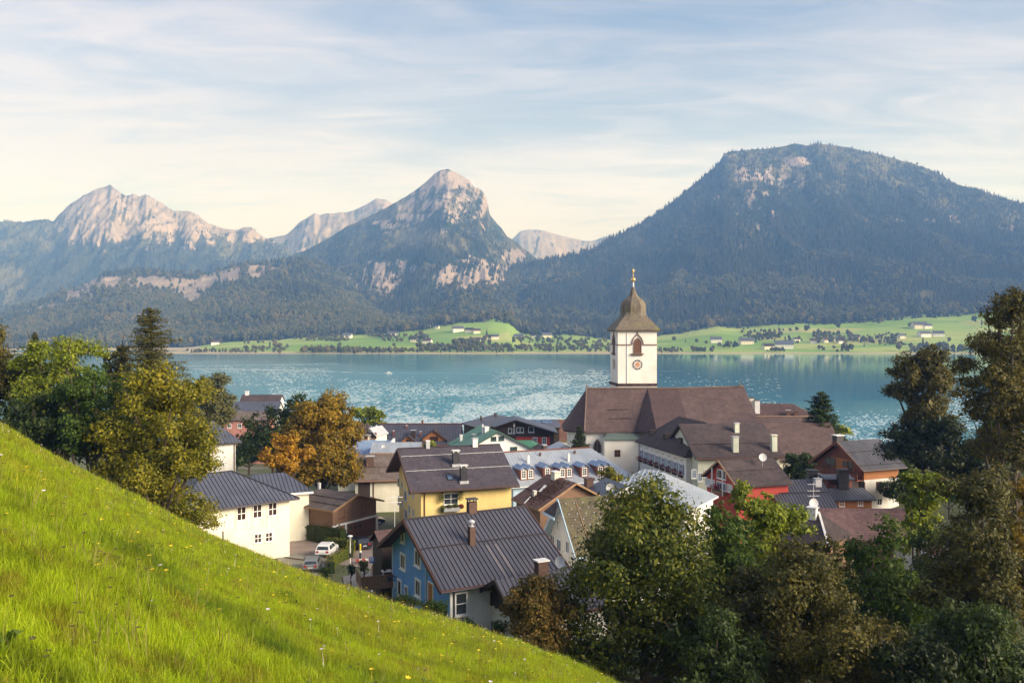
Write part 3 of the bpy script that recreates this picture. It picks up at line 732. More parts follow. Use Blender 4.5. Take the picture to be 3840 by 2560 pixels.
# ------------------------------------------------------------------ houses
def set_uv(me):
    uv = me.uv_layers.new(name='UVMap')
    for p in me.polygons:
        n = p.normal
        ud = Vector((n.y * -1, n.x, 0))
        if ud.length < 1e-3: ud = Vector((1, 0, 0))
        ud.normalize(); vd = n.cross(ud)
        for li in p.loop_indices:
            co = me.vertices[me.loops[li].vertex_index].co
            uv.data[li].uv = (co.dot(ud), co.dot(vd))
class House:
    def __init__(s, name, label, cat, q, ground, over=(.6, .6, .6, .6), t=.22, wallmats=None, roofmat=None, edge=None, group=None, roofname='roof', base=True):
        """q = ridge centre x, y, turn, length, half widths front/back, ridge z, eave z front/back, hip insets"""
        s.q = q; X, Y, th, L, Wf, Wb, zr, zf, zb, hA, hB = q
        s.g = ground; s.L, s.Wf, s.Wb, s.hA, s.hB = L, Wf, Wb, max(hA, 0), max(hB, 0)
        s.zr, s.zf, s.zb, s.t = zr - ground, zf - ground, zb - ground, t
        s.root = empty(name, (X, Y, ground), th); tag(s.root, label, cat, group)
        s.oA, s.oB, s.of, s.ob = over
        s.Mi = (Matrix.Translation((X, Y, ground)) @ Matrix.Rotation(th, 4, 'Z')).inverted()
        s.Mw = s.Mi.inverted()
        s.x0 = -L / 2 + s.oA; s.x1 = L / 2 - s.oB; s.y0 = -(Wf - s.of); s.y1 = Wb - s.ob
        if wallmats: s.walls(wallmats)
        if roofmat: s.roof(roofmat, edge)
    def rz(s, y):
        return s.zr + (s.zf - s.zr) * (-y / s.Wf) if y < 0 else s.zr + (s.zb - s.zr) * (y / s.Wb)
    def walls(s, mats):
        """mats: one material or dict F/K/A/B"""
        if not isinstance(mats, dict): mats = dict(F=mats, K=mats, A=mats, B=mats)
        ml = []; ix = {}
        for k, m in mats.items():
            if m not in ml: ml.append(m)
            ix[k] = ml.index(m)
        e = s.t + .03; x0, x1, y0, y1 = s.x0, s.x1, s.y0, s.y1
        zf, zb, zr = s.rz(y0) - e, s.rz(y1) - e, s.zr - e
        b = MB()
        b.poly([(x0, y0, -3), (x1, y0, -3), (x1, y0, zf), (x0, y0, zf)], ix['F'])
        b.poly([(x1, y1, -3), (x0, y1, -3), (x0, y1, zb), (x1, y1, zb)], ix['K'])
        ga = [(x0, y1, -3), (x0, y0, -3), (x0, y0, zf)] + ([] if s.hA > .3 else [(x0, 0, zr)]) + [(x0, y1, zb)]
        gb = [(x1, y0, -3), (x1, y1, -3), (x1, y1, zb)] + ([] if s.hB > .3 else [(x1, 0, zr)]) + [(x1, y0, zf)]
        b.poly(ga, ix['A']); b.poly(gb, ix['B'])
        s.wall = b.obj('wall', ml, s.root)
    def roof(s, mat, edge=None):
        L, t = s.L, s.t
        FA, FB = (-L / 2, -s.Wf, s.zf), (L / 2, -s.Wf, s.zf); BA, BB = (-L / 2, s.Wb, s.zb), (L / 2, s.Wb, s.zb)
        RA, RB = (-L / 2 + s.hA, 0, s.zr), (L / 2 - s.hB, 0, s.zr)
        top = [FA, FB, RB, BB, BA, RA]; lo = [(v[0], v[1], v[2] - t) for v in top]
        fs = [(0, 1, 2, 5), (3, 4, 5, 2), (9, 8, 7, 6, 11)[:0] or (6, 11, 8, 7), (9, 8, 11, 10)]
        mi = [0, 0, 1, 1]
        fs += [(6, 7, 1, 0), (9, 10, 4, 3)]; mi += [1, 1]
        if s.hA > .3: fs += [(0, 5, 4), (6, 10, 11), (10, 6, 0, 4)]; mi += [0, 1, 1]
        else: fs += [(6, 0, 5, 11), (11, 5, 4, 10)]; mi += [1, 1]
        if s.hB > .3: fs += [(1, 3, 2), (7, 8, 9), (7, 9, 3, 1)]; mi += [0, 1, 1]
        else: fs += [(7, 8, 2, 1), (8, 9, 3, 2)]; mi += [1, 1]
        b = MB(); b.v = top + lo; b.f = [list(f) for f in fs]; b.m = mi
        me = b.mesh('roof'); set_uv(me)
        s.roofobj = link('roof', me, [], s.root)
        me.materials.append(mat); me.materials.append(edge or mat)
        s.FA, s.FB, s.BA, s.BB, s.RA, s.RB = map(Vector, (FA, FB, BA, BB, RA, RB))
    # -- points on slopes: a along the ridge 0..1 (A to B), d from ridge 0 to eave 1
    def sp(s, side, a, d):
        r = s.RA.lerp(s.RB, a) if False else None
        x = -s.L / 2 + a * s.L
        if side == 'F': return Vector((x, -s.Wf * d, s.zr + (s.zf - s.zr) * d))
        return Vector((x, s.Wb * d, s.zr + (s.zb - s.zr) * d))
    def seams(s, side, step, mat, h=.05, w=.05, single=True, name='seam', parent=None, a0=0., a1=1.):
        n = max(2, int(round(s.L * (a1 - a0) / step))); acc = MB()
        for i in range(n + 1):
            a = a0 + (a1 - a0) * (i / n); a = min(max(a, .004), .996)
            x = a * s.L; top = 0.
            if s.hA > .3 and x < s.hA: top = 1 - x / s.hA
            if s.hB > .3 and s.L - x < s.hB: top = max(top, 1 - (s.L - x) / s.hB)
            if top > .97: continue
            p, q = s.sp(side, a, top + .004), s.sp(side, a, 1.003)
            b = MB() if single else acc
            b.beam(p + Vector((0, 0, h / 2)), q + Vector((0, 0, h / 2)), w, h)
            if single: b.obj(name, mat, parent or s.roofobj)
        if not single: tag(acc.obj(name, mat, parent or s.roofobj), kind='stuff')
    def hipseams(s, end, step, mat, h=.05, w=.05):
        x = s.L / 2 * (1 if end == 'B' else -1); R0 = s.RB if end == 'B' else s.RA; b = MB()
        n = int((s.Wf + s.Wb) / step)
        for i in range(1, n):
            y = -s.Wf + (s.Wf + s.Wb) * i / n
            z = s.zf + (s.zb - s.zf) * (y + s.Wf) / (s.Wf + s.Wb)
            k = 1 - (abs(y) / (s.Wf if y < 0 else s.Wb))
            top = Vector((x, y, z)).lerp(Vector((R0.x, y, s.zr)), k)
            b.beam(Vector((x, y, z + h / 2)), top + Vector((0, 0, h / 2)), w, h)
        tag(b.obj('seam', mat, s.roofobj), kind='stuff')
    def snowrail(s, side, d, mat, h=.12, name='snow_rail', a0=.01, a1=.99):
        p, q = s.sp(side, a0, d), s.sp(side, a1, d)
        b = MB(); b.beam(p + Vector((0, 0, h)), q + Vector((0, 0, h)), .07, .07)
        n = int(s.L / 1.2)
        for i in range(n + 1):
            c = p.lerp(q, i / n); b.beam(c, c + Vector((0, 0, h)), .05, .05, up=(1, 0, 0))
        return b.obj(name, mat, s.roofobj)
    def barge(s, end, mat, h=.28, w=.08, tr=None):
        x = (s.L / 2 + w * .6) * (1 if end == 'B' else -1)
        for (W, ze, sg) in ((s.Wf, s.zf, -1), (s.Wb, s.zb, 1)):
            b = MB(); b.beam((x, 0, s.zr - h * .42), (x, sg * W, ze - h * .42), w, h)
            b.obj('barge_board', mat, s.root)
    def gutter(s, side, mat, r=.075):
        y, z = (-s.Wf - .07, s.zf - s.t * .6) if side == 'F' else (s.Wb + .07, s.zb - s.t * .6)
        b = MB(); b.tube([(-s.L / 2, y, z), (s.L / 2, y, z)], r, 8); return b.obj('gutter', mat, s.root)
    def ridgecap(s, mat, w=.22, h=.08):
        b = MB(); b.beam(s.RA + Vector((0, 0, h * .4)), s.RB + Vector((0, 0, h * .4)), w, h); return b.obj('ridge_cap', mat, s.roofobj)
    # -- pictures points to places on this house (used once, to set out openings)
    def ray(s, px, py):
        o = s.Mi @ Vector((0, 0, 0)); d = s.Mi.to_3x3() @ at(px, py, 1.0); return o, d
    def onwall(s, face, px, py):
        o, d = s.ray(px, py)
        if face in 'FK': k = ((s.y0 if face == 'F' else s.y1) - o.y) / d.y
        else: k = ((s.x0 if face == 'A' else s.x1) - o.x) / d.x
        return o + d * k
    def onroof(s, px, py, side='F'):
        o, d = s.ray(px, py); W, ze, sg = (s.Wf, s.zf, -1) if side == 'F' else (s.Wb, s.zb, 1)
        n = Vector((0, sg * (s.zr - ze) / W, 1)); p0 = Vector((0, 0, s.zr))
        return o + d * ((p0 - o).dot(n) / d.dot(n))
    def frame(s, face):
        """local axes of a wall: right, outward"""
        return {'F': (Vector((1, 0, 0)), Vector((0, -1, 0))), 'K': (Vector((-1, 0, 0)), Vector((0, 1, 0))),
                'A': (Vector((0, -1, 0)), Vector((-1, 0, 0))), 'B': (Vector((0, 1, 0)), Vector((1, 0, 0)))}[face]
    def window(s, face, px, py, w, h, fm=None, gm=None, nv=1, nh=1, surround=.10, proud=.06, name='window', p=None, bar=.05, shut=None, sill=True, arch=False):
        p = Vector(p) if p is not None else s.onwall(face, px, py)
        r, o = s.frame(face); fm = fm or M['frame']; gm = gm or M['glass']; U = Vector((0, 0, 1))
        b = MB()
        def bb(cx, cz, ww, hh, d0, d1, bld):
            vs = []
            for dd in (d0, d1):
                for a, c in ((-1, -1), (1, -1), (1, 1), (-1, 1)): vs.append(p + r * (cx + a * ww / 2) + U * (cz + c * hh / 2) + o * dd)
            bld.add(vs, [(3, 2, 1, 0), (4, 5, 6, 7), (0, 1, 5, 4), (1, 2, 6, 5), (2, 3, 7, 6), (3, 0, 4, 7)])
        f = surround
        bb(0, h / 2 - f / 2, w, f, -.02, proud, b); bb(0, -h / 2 + f / 2, w, f, -.02, proud, b)
        bb(-w / 2 + f / 2, 0, f, h - 2 * f, -.02, proud, b); bb(w / 2 - f / 2, 0, f, h - 2 * f, -.02, proud, b)
        iw, ih = w - 2 * f, h - 2 * f
        for i in range(1, nv + 1): bb(-iw / 2 + iw * i / (nv + 1), 0, bar, ih, 0, proud * .7, b)
        for i in range(1, nh + 1): bb(0, -ih / 2 + ih * i / (nh + 1), iw, bar, 0, proud * .65, b)
        if sill: bb(0, -h / 2 - .03, w + .12, .06, -.02, proud + .08, b)
        ob = b.obj(name, fm, s.root)
        g = MB(); bb(0, 0, iw, ih, -.03, proud * .25, g); g.obj('pane', gm, ob)
        if shut:
            for sg in (-1, 1):
                c = MB(); bb(sg * (w / 2 + .2), 0, .36, h * .96, .01, .06, c); c.obj('shutter', shut, ob)
        return ob
    def door(s, face, px, py, w, h, mat, fm=None):
        p = s.onwall(face, px, py); r, o = s.frame(face); U = Vector((0, 0, 1)); b = MB()
        def bb(cx, cz, ww, hh, d0, d1, bld):
            vs = []
            for dd in (d0, d1):
                for a, c in ((-1, -1), (1, -1), (1, 1), (-1, 1)): vs.append(p + r * (cx + a * ww / 2) + U * (cz + c * hh / 2) + o * dd)
            bld.add(vs, [(3, 2, 1, 0), (4, 5, 6, 7), (0, 1, 5, 4), (1, 2, 6, 5), (2, 3, 7, 6), (3, 0, 4, 7)])
        bb(0, 0, w, h, -.02, .03, b); d = b.obj('door', mat, s.root)
        f = MB(); k = .1
        bb(0, h / 2 + k / 2, w + 2 * k, k, -.02, .07, f); bb(-w / 2 - k / 2, 0, k, h, -.02, .07, f); bb(w / 2 + k / 2, 0, k, h, -.02, .07, f)
        f.obj('door_frame', fm or M['frame'], d); return d
    def chimney(s, px, py, w, h, mat, cap='slab', capmat=None, side='F', d=None, p=None, base=None):
        p = Vector(p) if p is not None else s.onroof(px, py, side); d = d or w * .8
        b = MB(); b.box(p.x - w / 2, p.x + w / 2, p.y - d / 2, p.y + d / 2, p.z - .7, p.z + h)
        c = b.obj('chimney', mat, s.root); capmat = capmat or M['capwhite']; k = MB(); z = p.z + h
        if cap == 'slab': k.box(p.x - w * .62, p.x + w * .62, p.y - d * .62, p.y + d * .62, z + .002, z + .1)
        elif cap == 'legs':
            for a in (-1, 1):
                for e in (-1, 1): k.box(p.x + a * w * .4 - .05, p.x + a * w * .4 + .05, p.y + e * d * .4 - .05, p.y + e * d * .4 + .05, z, z + .25)
            k.box(p.x - w * .62, p.x + w * .62, p.y - d * .62, p.y + d * .62, z + .25, z + .34)
        elif cap == 'cowl':
            k.lathe([(w * .5, 0), (w * .5, .05), (w * .25, .08), (w * .22, .28), (w * .55, .30), (w * .62, .42), (w * .35, .56), (0.01, .60)], 12, (p.x, p.y, z + .003))
        if cap: k.obj('chimney_cap', capmat, c)
        if base:
            f = MB(); f.box(p.x - w * .68, p.x + w * .68, p.y - d * .7, p.y + d * .7, p.z - .35, p.z + .10); f.obj('flashing', base, c)
        return c
    def pipe(s, x, y, z0, z1, mat, r=.05):
        b = MB(); b.tube([(x, y, z0), (x, y, z1)], r, 8); return b.obj('downpipe', mat, s.root)
    def box(s, name, mat, x0, x1, y0, y1, z0, z1, parent=None):
        b = MB(); b.box(x0, x1, y0, y1, z0, z1); return b.obj(name, mat, parent or s.root)

# --- blue house, nearest
qb = [-4.04, 78.0, 0.49, 12.05, 8.08, 6.88, -16.65, -20.63, -20.4, 0, 0.0]
H = House('blue_house', 'blue gabled house with a big dark seamed metal roof beside the meadow', 'house', qb, -25.0, (1.15, .5, .75, .95), .26,
          dict(A=M['blue'], F=M['white'], K=M['white'], B=M['white']), M['metalroof'], M['barge'])
blue = H
H.seams('F', .42, M['seam'], .055, .05); H.seams('K', .42, M['seam'], .055, .05, single=False)
H.ridgecap(M['seam'], .24, .09); H.barge('A', M['barge'], .34); H.barge('B', M['barge'], .3)
H.snowrail('F', .455, M['seam'])
H.gutter('F', M['seam'])
for a0 in (.475, .545):      # two paler replaced sheets below the chimney
    b = MB(); p = [H.sp('F', a0 + .004, .50), H.sp('F', a0 + .033, .50), H.sp('F', a0 + .033, .995), H.sp('F', a0 + .004, .995)]
    b.slab([v + Vector((0, 0, .014)) for v in p][::-1], .012); b.obj('roof_sheet', M['metallight'], H.roofobj)
for (px, py, w, h, nv, nh) in ((1511.7, 2014, .85, 1.0, 0, 0), (1512.8, 2104.5, 1.35, 1.5, 1, 0), (1568, 2092, 1.45, 1.5, 1, 0), (1569, 2203, 1.3, 1.55, 1, 0)):
    H.window('A', px, py, w, h, M['frame'], M['glasswarm'], nv, nh, .16, .09, bar=.06)
H.window('A', 1499.5, 2203, 1.05, 1.6, M['frame'], M['glasswarm'], 0, 0, .16, .09, arch=True)
H.window('A', 1525, 2217, .8, 1.1, M['frame'], M['glass'], 0, 0, .14, .09)
H.door('A', 1616, 2228, 1.0, 1.9, M['orangewood'])
H.window('F', 1728, 2262, 1.15, 1.9, M['frame'], M['glass'], 0, 1, .14, .1, bar=.06)
H.box('corner_trim', M['framegrey'], H.x0 - .03, H.x0 + .02, H.y0 - .02, H.y0 + .16, -2, H.rz(H.y0) - .35)
H.box('corner_trim', M['framegrey'], H.x0 - .03, H.x0 + .02, H.y1 - .16, H.y1 + .02, -2, H.rz(H.y1) - .35)
p = H.onwall('A', 1600, 2190); H.pipe(H.x0 - .08, p.y, -2, H.rz(p.y) - .4, M['framegrey'], .06)
p = H.onwall('F', 1702, 2250); H.pipe(p.x, H.y0 - .08, -2, H.rz(H.y0) - .4, M['darkmetal'], .06)
p = H.onwall('A', 1483, 2193); H.box('letter_box', M['framegrey'], p.x - .16, p.x - .01, p.y - .16, p.y + .16, p.z - .3, p.z + .3)
p = H.onwall('A', 1487, 2163); b = MB(); b.tube([(p.x, p.y, p.z), (p.x - .5, p.y, p.z + .25), (p.x - .95, p.y, p.z + .18)], .035, 6); b.box(p.x - .85, p.x - .55, p.y - .12, p.y + .12, p.z - .25, p.z + .12); b.obj('wrought_iron_lamp', M['darkmetal'], H.root)
H.chimney(1768, 2037, .50, 1.45, M['brick'], 'cowl', M['zinc'], d=.55)
H.chimney(1768, 1918, .78, 1.0, M['brick'], 'legs', M['darkmetal'], p=(H.onroof(1768, 1915).x, .1, H.zr - .1))
# extension with the dark boarded gable
th = qb[2]; a = Vector((math.cos(th), math.sin(th), 0)); 
rp = at(1856, 2173, 68.2); L = 9.; c = rp + a * (L / 2)
qe = [c.x, c.y, th, L, 3.4, 3.9, rp.z, rp.z - 2.35, rp.z - 2.1, 0, 0]
H = House('gabled_extension', 'white extension with a black boarded gable in front of the blue house', 'house extension', qe, -25.0, (1.0, .4, .5, .5), .22,
          dict(A=M['white'], F=M['white'], K=M['white'], B=M['white']), M['metalroof'], M['barge'])
H.seams('F', .42, M['seam'], .05, .045); H.seams('K', .42, M['seam'], .05, .045, single=False); H.barge('A', M['darkwood'], .34)
e = .3
b = MB(); zz = H.rz(H.y0) - e - .05
nb = 16
for i in range(nb):
    y0_ = H.y0 - .1 + (H.y1 - H.y0 + .2) * i / nb; y1_ = H.y0 - .1 + (H.y1 - H.y0 + .2) * (i + .92) / nb
    ym = (y0_ + y1_) / 2; zt = H.rz(ym) - e - .1
    k = MB(); k.box(H.x0 - .12, H.x0 - .05, y0_, y1_, zz - .35 - .12 * (i % 2), max(zt, zz)); k.obj('gable_board', M['darkwood'], H.root)
H.box('gable_post', M['palewood'], H.x0 - .24, H.x0 - .14, -.06, .06, H.zr - 1.2, H.zr - .4)
for (px, py, w, h) in ((1831, 2352, 1.5, 1.5), (1862, 2362, .75, .85)): H.window('A', px, py, w, h, M['darkmetal'], M['glass'], 1, 0, .1)
H.window('A', 1794, 2333, .6, 1.0, M['frame'], M['glasswarm'], 0, 0, .12)
H.chimney(2030, 2146, .9, .95, M['brick'], 'slab', M['capwhite'])
ext = H

# --- yellow apartment house
q = [-8.38, 117.0, 0.32, 14.14, 8.46, 8.15, -16.05, -20.2, -20.21, 0, 0]
H = House('yellow_house', 'bright yellow house with a wide brown roof and a flower balcony', 'house', q, -29.2, (1.55, .75, 1.15, 1.3), .30, M['yellow'], M['brownplate'], M['barge'])
yel = H
H.gutter('F', M['shingle'])
for d in (.22, .57): H.snowrail('F', d, M['zinc'], .14)
H.ridgecap(M['seam'], .3, .08); H.barge('A', M['barge'], .36)
for (px, py, w, h) in ((1494.7, 1806, .8, 1.1), (1508, 1815, .7, .9), (1495.6, 1874.6, .8, 1.1), (1509, 1887, .7, .9), (1551, 1853, .55, .9), (1536, 1910, .8, 1.2), (1551, 1921, .6, 1.0), (1535, 1838, .9, 1.2)):
    H.window('A', px, py, w * 1.15, h, M['framegrey'], M['glassblue'], 0, 0, .12)
for (px, py) in ((1521, 1857), (1523, 1928)): H.window('A', px, py, 1.5, 1.4, M['framegrey'], M['glassblue'], 1, 0, .12)
w = H.window('F', 1691, 1869, 1.9, 1.45, M['frame'], M['glass'], 1, 1, .09, .07)
p = H.onwall('F', 1691, 1912); b = MB()
b.box(p.x - 1.05, p.x + 1.05, p.y - .55, p.y - .01, p.z - .08, p.z); b.box(p.x - 1.05, p.x + 1.05, p.y - .58, p.y - .50, p.z, p.z + .42)
b.box(p.x - 1.05, p.x - .98, p.y - .50, p.y - .01, p.z, p.z + .42); b.box(p.x + .98, p.x + 1.05, p.y - .50, p.y - .01, p.z, p.z + .42)
balc = b.obj('balcony', M['zinc'], H.root); balp = H.Mw @ p
p = H.onwall('F', 1592, 1900); H.pipe(p.x, H.y0 - .08, 0, H.rz(H.y0) - .4, M['framebrown'], .06)
H.chimney(1709, 1741, .85, 1.55, M['darkmetal'], 'legs', M['capwhite'], base=M['zinc'])
H.chimney(1738, 1804, .85, 1.75, M['darkmetal'], 'legs', M['capwhite'], base=M['zinc'])
H.chimney(0, 0, .5, .95, M['zinc'], 'slab', M['capwhite'], p=(H.onroof(1604, 1678).x, -.1, H.zr - .1))
H.chimney(0, 0, .7, 1.0, M['capwhite'], 'slab', M['zinc'], p=(H.onroof(1780, 1670).x, -.15, H.zr - .1))
p = H.onroof(1687, 1791); b = MB(); sl = (H.zf - H.zr) / -H.Wf
M4 = Matrix.Translation(p) @ Matrix.Rotation(math.atan2(H.zr - H.zf, H.Wf), 4, 'X')
b.box(-.38, .38, -.5, .5, 0, .1, 0, M4); sk = b.obj('skylight', M['darkmetal'], H.roofobj)
b = MB(); b.box(-.3, .3, -.42, .42, .09, .12, 0, M4); b.obj('skylight_pane', M['glassblue'], H.roofobj)
# --- garage and barn
q = [-23.7, 119.0, -0.61, 7.44, 4.6, 5.01, -22.41, -23.94, -24.09, 0, 0]
H = House('timber_garage', 'brown boarded barn over a garage with white posts and beam', 'garage', q, -28.5, (.4, .75, .7, .8), .2, dict(F=M['brownwood'], A=M['brownwood'], B=M['brownwood'], K=M['brownwood']), M['shingle'], M['palewood'])
H.barge('B', M['palewood'], .22); H.snowrail('F', .4, M['shingle'], .08); H.snowrail('F', .72, M['shingle'], .08)
zb_ = 2.35
for i in range(10):   # weather boards of the gable
    z0_ = zb_ + .22 + i * .26; yl = H.y0 + .02; yr = H.y1 - .02
    zz = z0_ + .24
    if zz > H.rz(H.y0) - .3: 
        k = (zz - (H.rz(H.y0) - .3)); yl = min(-.2, H.y0 + k * H.Wf / (H.zr - H.zf)); yr = max(.2, H.y1 - k * H.Wb / (H.zr - H.zb))
    if zz > H.zr - .25: break
    H.box('weather_board', M['brownwood'], H.x1, H.x1 + .035 + .01 * (i % 2), yl, yr, z0_, z0_ + .235)
H.box('beam', M['frame'], H.x1 + .03, H.x1 + .2, H.y0 - .1, H.y1 + .1, zb_ - .1, zb_ + .14)
for y in (H.y0 + 2.2, H.y1 + .02): H.box('post', M['frame'], H.x1 + .03, H.x1 + .22, y - .13, y + .13, -.3, zb_ - .1)
gd = MB(); gd.box(H.x1, H.x1 + .06, H.y0 + 2.4, H.y1 - .15, -.2, zb_ - .12); gdo = gd.obj('garage_door', M['framebrown'], H.root)
for i in range(9):
    y = H.y0 + 2.45 + (H.y1 - .2 - H.y0 - 2.45) * i / 9
    k = MB(); k.box(H.x1 + .061, H.x1 + .085, y, y + .55, -.15, zb_ - .2); k.obj('door_plank', M['framebrown'], gdo)
for i in range(3):
    y = H.y0 + 2.9 + i * .95; k = MB(); k.box(H.x1 + .086, H.x1 + .1, y, y + .38, 1.35, 1.8); k.obj('door_pane', M['glass'], gdo)
for (px, py, w, h) in ((1280, 1925, 1.1, 1.25), (1362, 1906, 1.0, 1.4)): H.window('B', px, py, w, h, M['framebrown'], M['glass'], 1, 0, .07)
H.chimney(1197, 1832, .35, .7, M['capwhite'], 'slab')
gar = H
# --- cream house at the meadow edge
q = [-35.12, 106.0, 0.69, 13.81, 6.37, 6.18, -17.63, -20.73, -20.64, 4.0, 5.91]
H = House('cream_house', 'cream rendered house with a dark hipped seamed roof at the meadow edge', 'house', q, -27.9, (.7, .9, .85, .8), .2, M['cream'], M['slateroof'], M['barge'])
H.seams('F', .5, M['seam'], .05, .05, single=False); H.hipseams('B', .5, M['seam']); H.ridgecap(M['seam'], .2, .08)
b = MB(); b.beam(H.FB, H.RB, .16, .14); b.obj('hip_cap', M['seam'], H.roofobj)
H.gutter('F', M['darkmetal'])
for (px, py) in ((905, 1925), (965, 1916), (1022, 1908)): H.window('F', px, py, 1.15, 1.6, M['frame'], M['glasswarm'], 1, 1, .1, .06, bar=.08)
for (px, py) in ((967, 2017), (1008, 2012)): H.window('F', px, py, .95, 1.15, M['frame'], M['glasswarm'], 1, 1, .1, .06, bar=.08)
p0, p1 = H.onwall('F', 885, 1985), H.onwall('F', 1045, 1965)
H.box('wall_moulding', M['paleyellow'], p0.x, p1.x, H.y0 - .05, H.y0 - .003, p0.z - .05, p0.z + .03)
for px in (883, 925, 945, 985, 1000, 1044):
    p = H.onwall('F', px, 1930); H.box('wall_moulding', M['paleyellow'], p.x - .03, p.x + .03, H.y0 - .05, H.y0 - .003, p0.z + .04, p0.z + 2.2)
H.pipe(H.x1 + .05, H.y0 + .3, 0, H.rz(H.y0) - .3, M['frame'], .06)
H.window('F', 836, 2010, .12, 1.2, M['darkmetal'], M['glass'], 0, 0, .03, sill=False)
crm = H
# annex behind with paler fascia
c = at(1030, 1790, 118)
q = [c.x - 1.0, c.y, .45, 10.5, 4.4, 4.4, c.z + .55, c.z - 1.55, c.z - 1.55, 3.5, 3.0]
H = House('cream_annex', 'low hipped slate annex behind the cream house', 'house', q, -28.2, (.5, .5, .5, .5), .28, M['cream'], M['slateroof'], M['frame'])
H.seams('F', .5, M['seam'], .05, .05, single=False); H.hipseams('B', .5, M['seam'])
# tall white house behind the yellow-green tree
q = [-46.91, 133.0, 0.63, 8.1, 4.88, 4.94, -14.42, -17.33, -17.36, 3.0, 2.78]
H = House('white_slate_house', 'tall white house with slate hipped roof half hidden behind the yellow tree', 'house', q, -29.0, (.6, .75, .7, .6), .2, M['white'], M['slateroof'], M['darkmetal'])
H.seams('F', .5, M['seam'], .04, .04, single=False); H.hipseams('B', .5, M['seam'])
H.pipe(H.x1 - .2, H.y0 - .08, 0, H.rz(H.y0) - .3, M['framebrown'], .07)
# --- shingled cream house between the chestnut and the yellow house
q = [-21.0, 142.0, 0.14, 9.4, 5.0, 5.0, -20.73, -24.2, -24.2, 0, 0]
H = House('shingled_house', 'cream house with a grey-brown shingle roof and a dark square chimney', 'house', q, -30.5, (.4, .4, .7, .7), .22, M['paleyellow'], M['shingle'], M['palewood'])
H.gutter('F', M['framebrown'])
H.snowrail('F', .5, M['shingle'], .08); H.chimney(1388, 1742, 1.15, 1.35, M['brick'], 'slab', M['zinc'])
H.door('F', 1365, 1838, 1.9, 2.5, M['darkwood'], M['framegrey'])
H.pipe(H.onwall('F', 1401, 1830).x, H.y0 - .08, 0, H.rz(H.y0) - .3, M['framebrown'], .07)
# --- grey roofs in front of the small cream house
c = at(1377, 1650, 165)
q = [c.x, c.y, .03, 10., 5., 3., c.z, c.z - 2.7, c.z - 1.6, 0, 0]
H = House('grey_sheet_roof_house', 'low building with a blue-grey sheet roof beside the chestnut tree', 'house', q, -31.5, (.3, .3, .3, .3), .18, M['paleyellow'], M['slateroof'], M['darkmetal'])
H.roofobj.data.materials[0] = M['bluemetal']
H.box('fire_wall', M['capwhite'], H.L / 2 - .15, H.L / 2 + .2, -H.Wf, .6, -1, H.zr + .3)
c = at(1490, 1657, 160)
q = [c.x, c.y, .02, 9.0, 4.0, 3., c.z, c.z - 1.4, c.z - 1.2, 0, 0]
H = House('pale_flat_roof_house', 'low annex with a pale grey-green sheet roof and a white dish', 'house', q, -31.5, (.2, .2, .2, .2), .18, M['paleyellow'], M['greymetal'], M['palewood'])
H.seams('F', .55, M['greymetal'], .04, .04, single=False)
# small cream tower-like house with hipped roof
c = at(1352, 1588, 176)
q = [c.x - .4, c.y, .0, 6.0, 3.2, 3.2, c.z, c.z - 1.8, c.z - 1.8, 1.6, 1.2]
H = House('small_cream_house', 'small cream house with a dark hipped roof beside the round green tree', 'house', q, -32.2, (.4, .4, .4, .4), .2, M['cream'], M['darktile'], M['zinc'])
for px in (1323, 1372): H.window('F', px, 1637, .8, 1.1, M['orangewood'], M['glasswarm'], 0, 0, .08)
c = at(1404, 1602, 174)
q = [c.x, c.y + 1.5, R(68), 5.0, 1.6, 1.6, c.z, c.z - 1.5, c.z - 1.5, 0, 0]
H = House('orange_gabled_wing', 'tiny orange-shuttered gabled wing of the small cream house', 'house', q, -32.2, (.3, .3, .3, .3), .16, M['paleyellow'], M['zinc'], M['zinc'])
H.window('A', 1402, 1632, 1.3, 1.2, M['orangewood'], M['glasswarm'], 2, 0, .1)
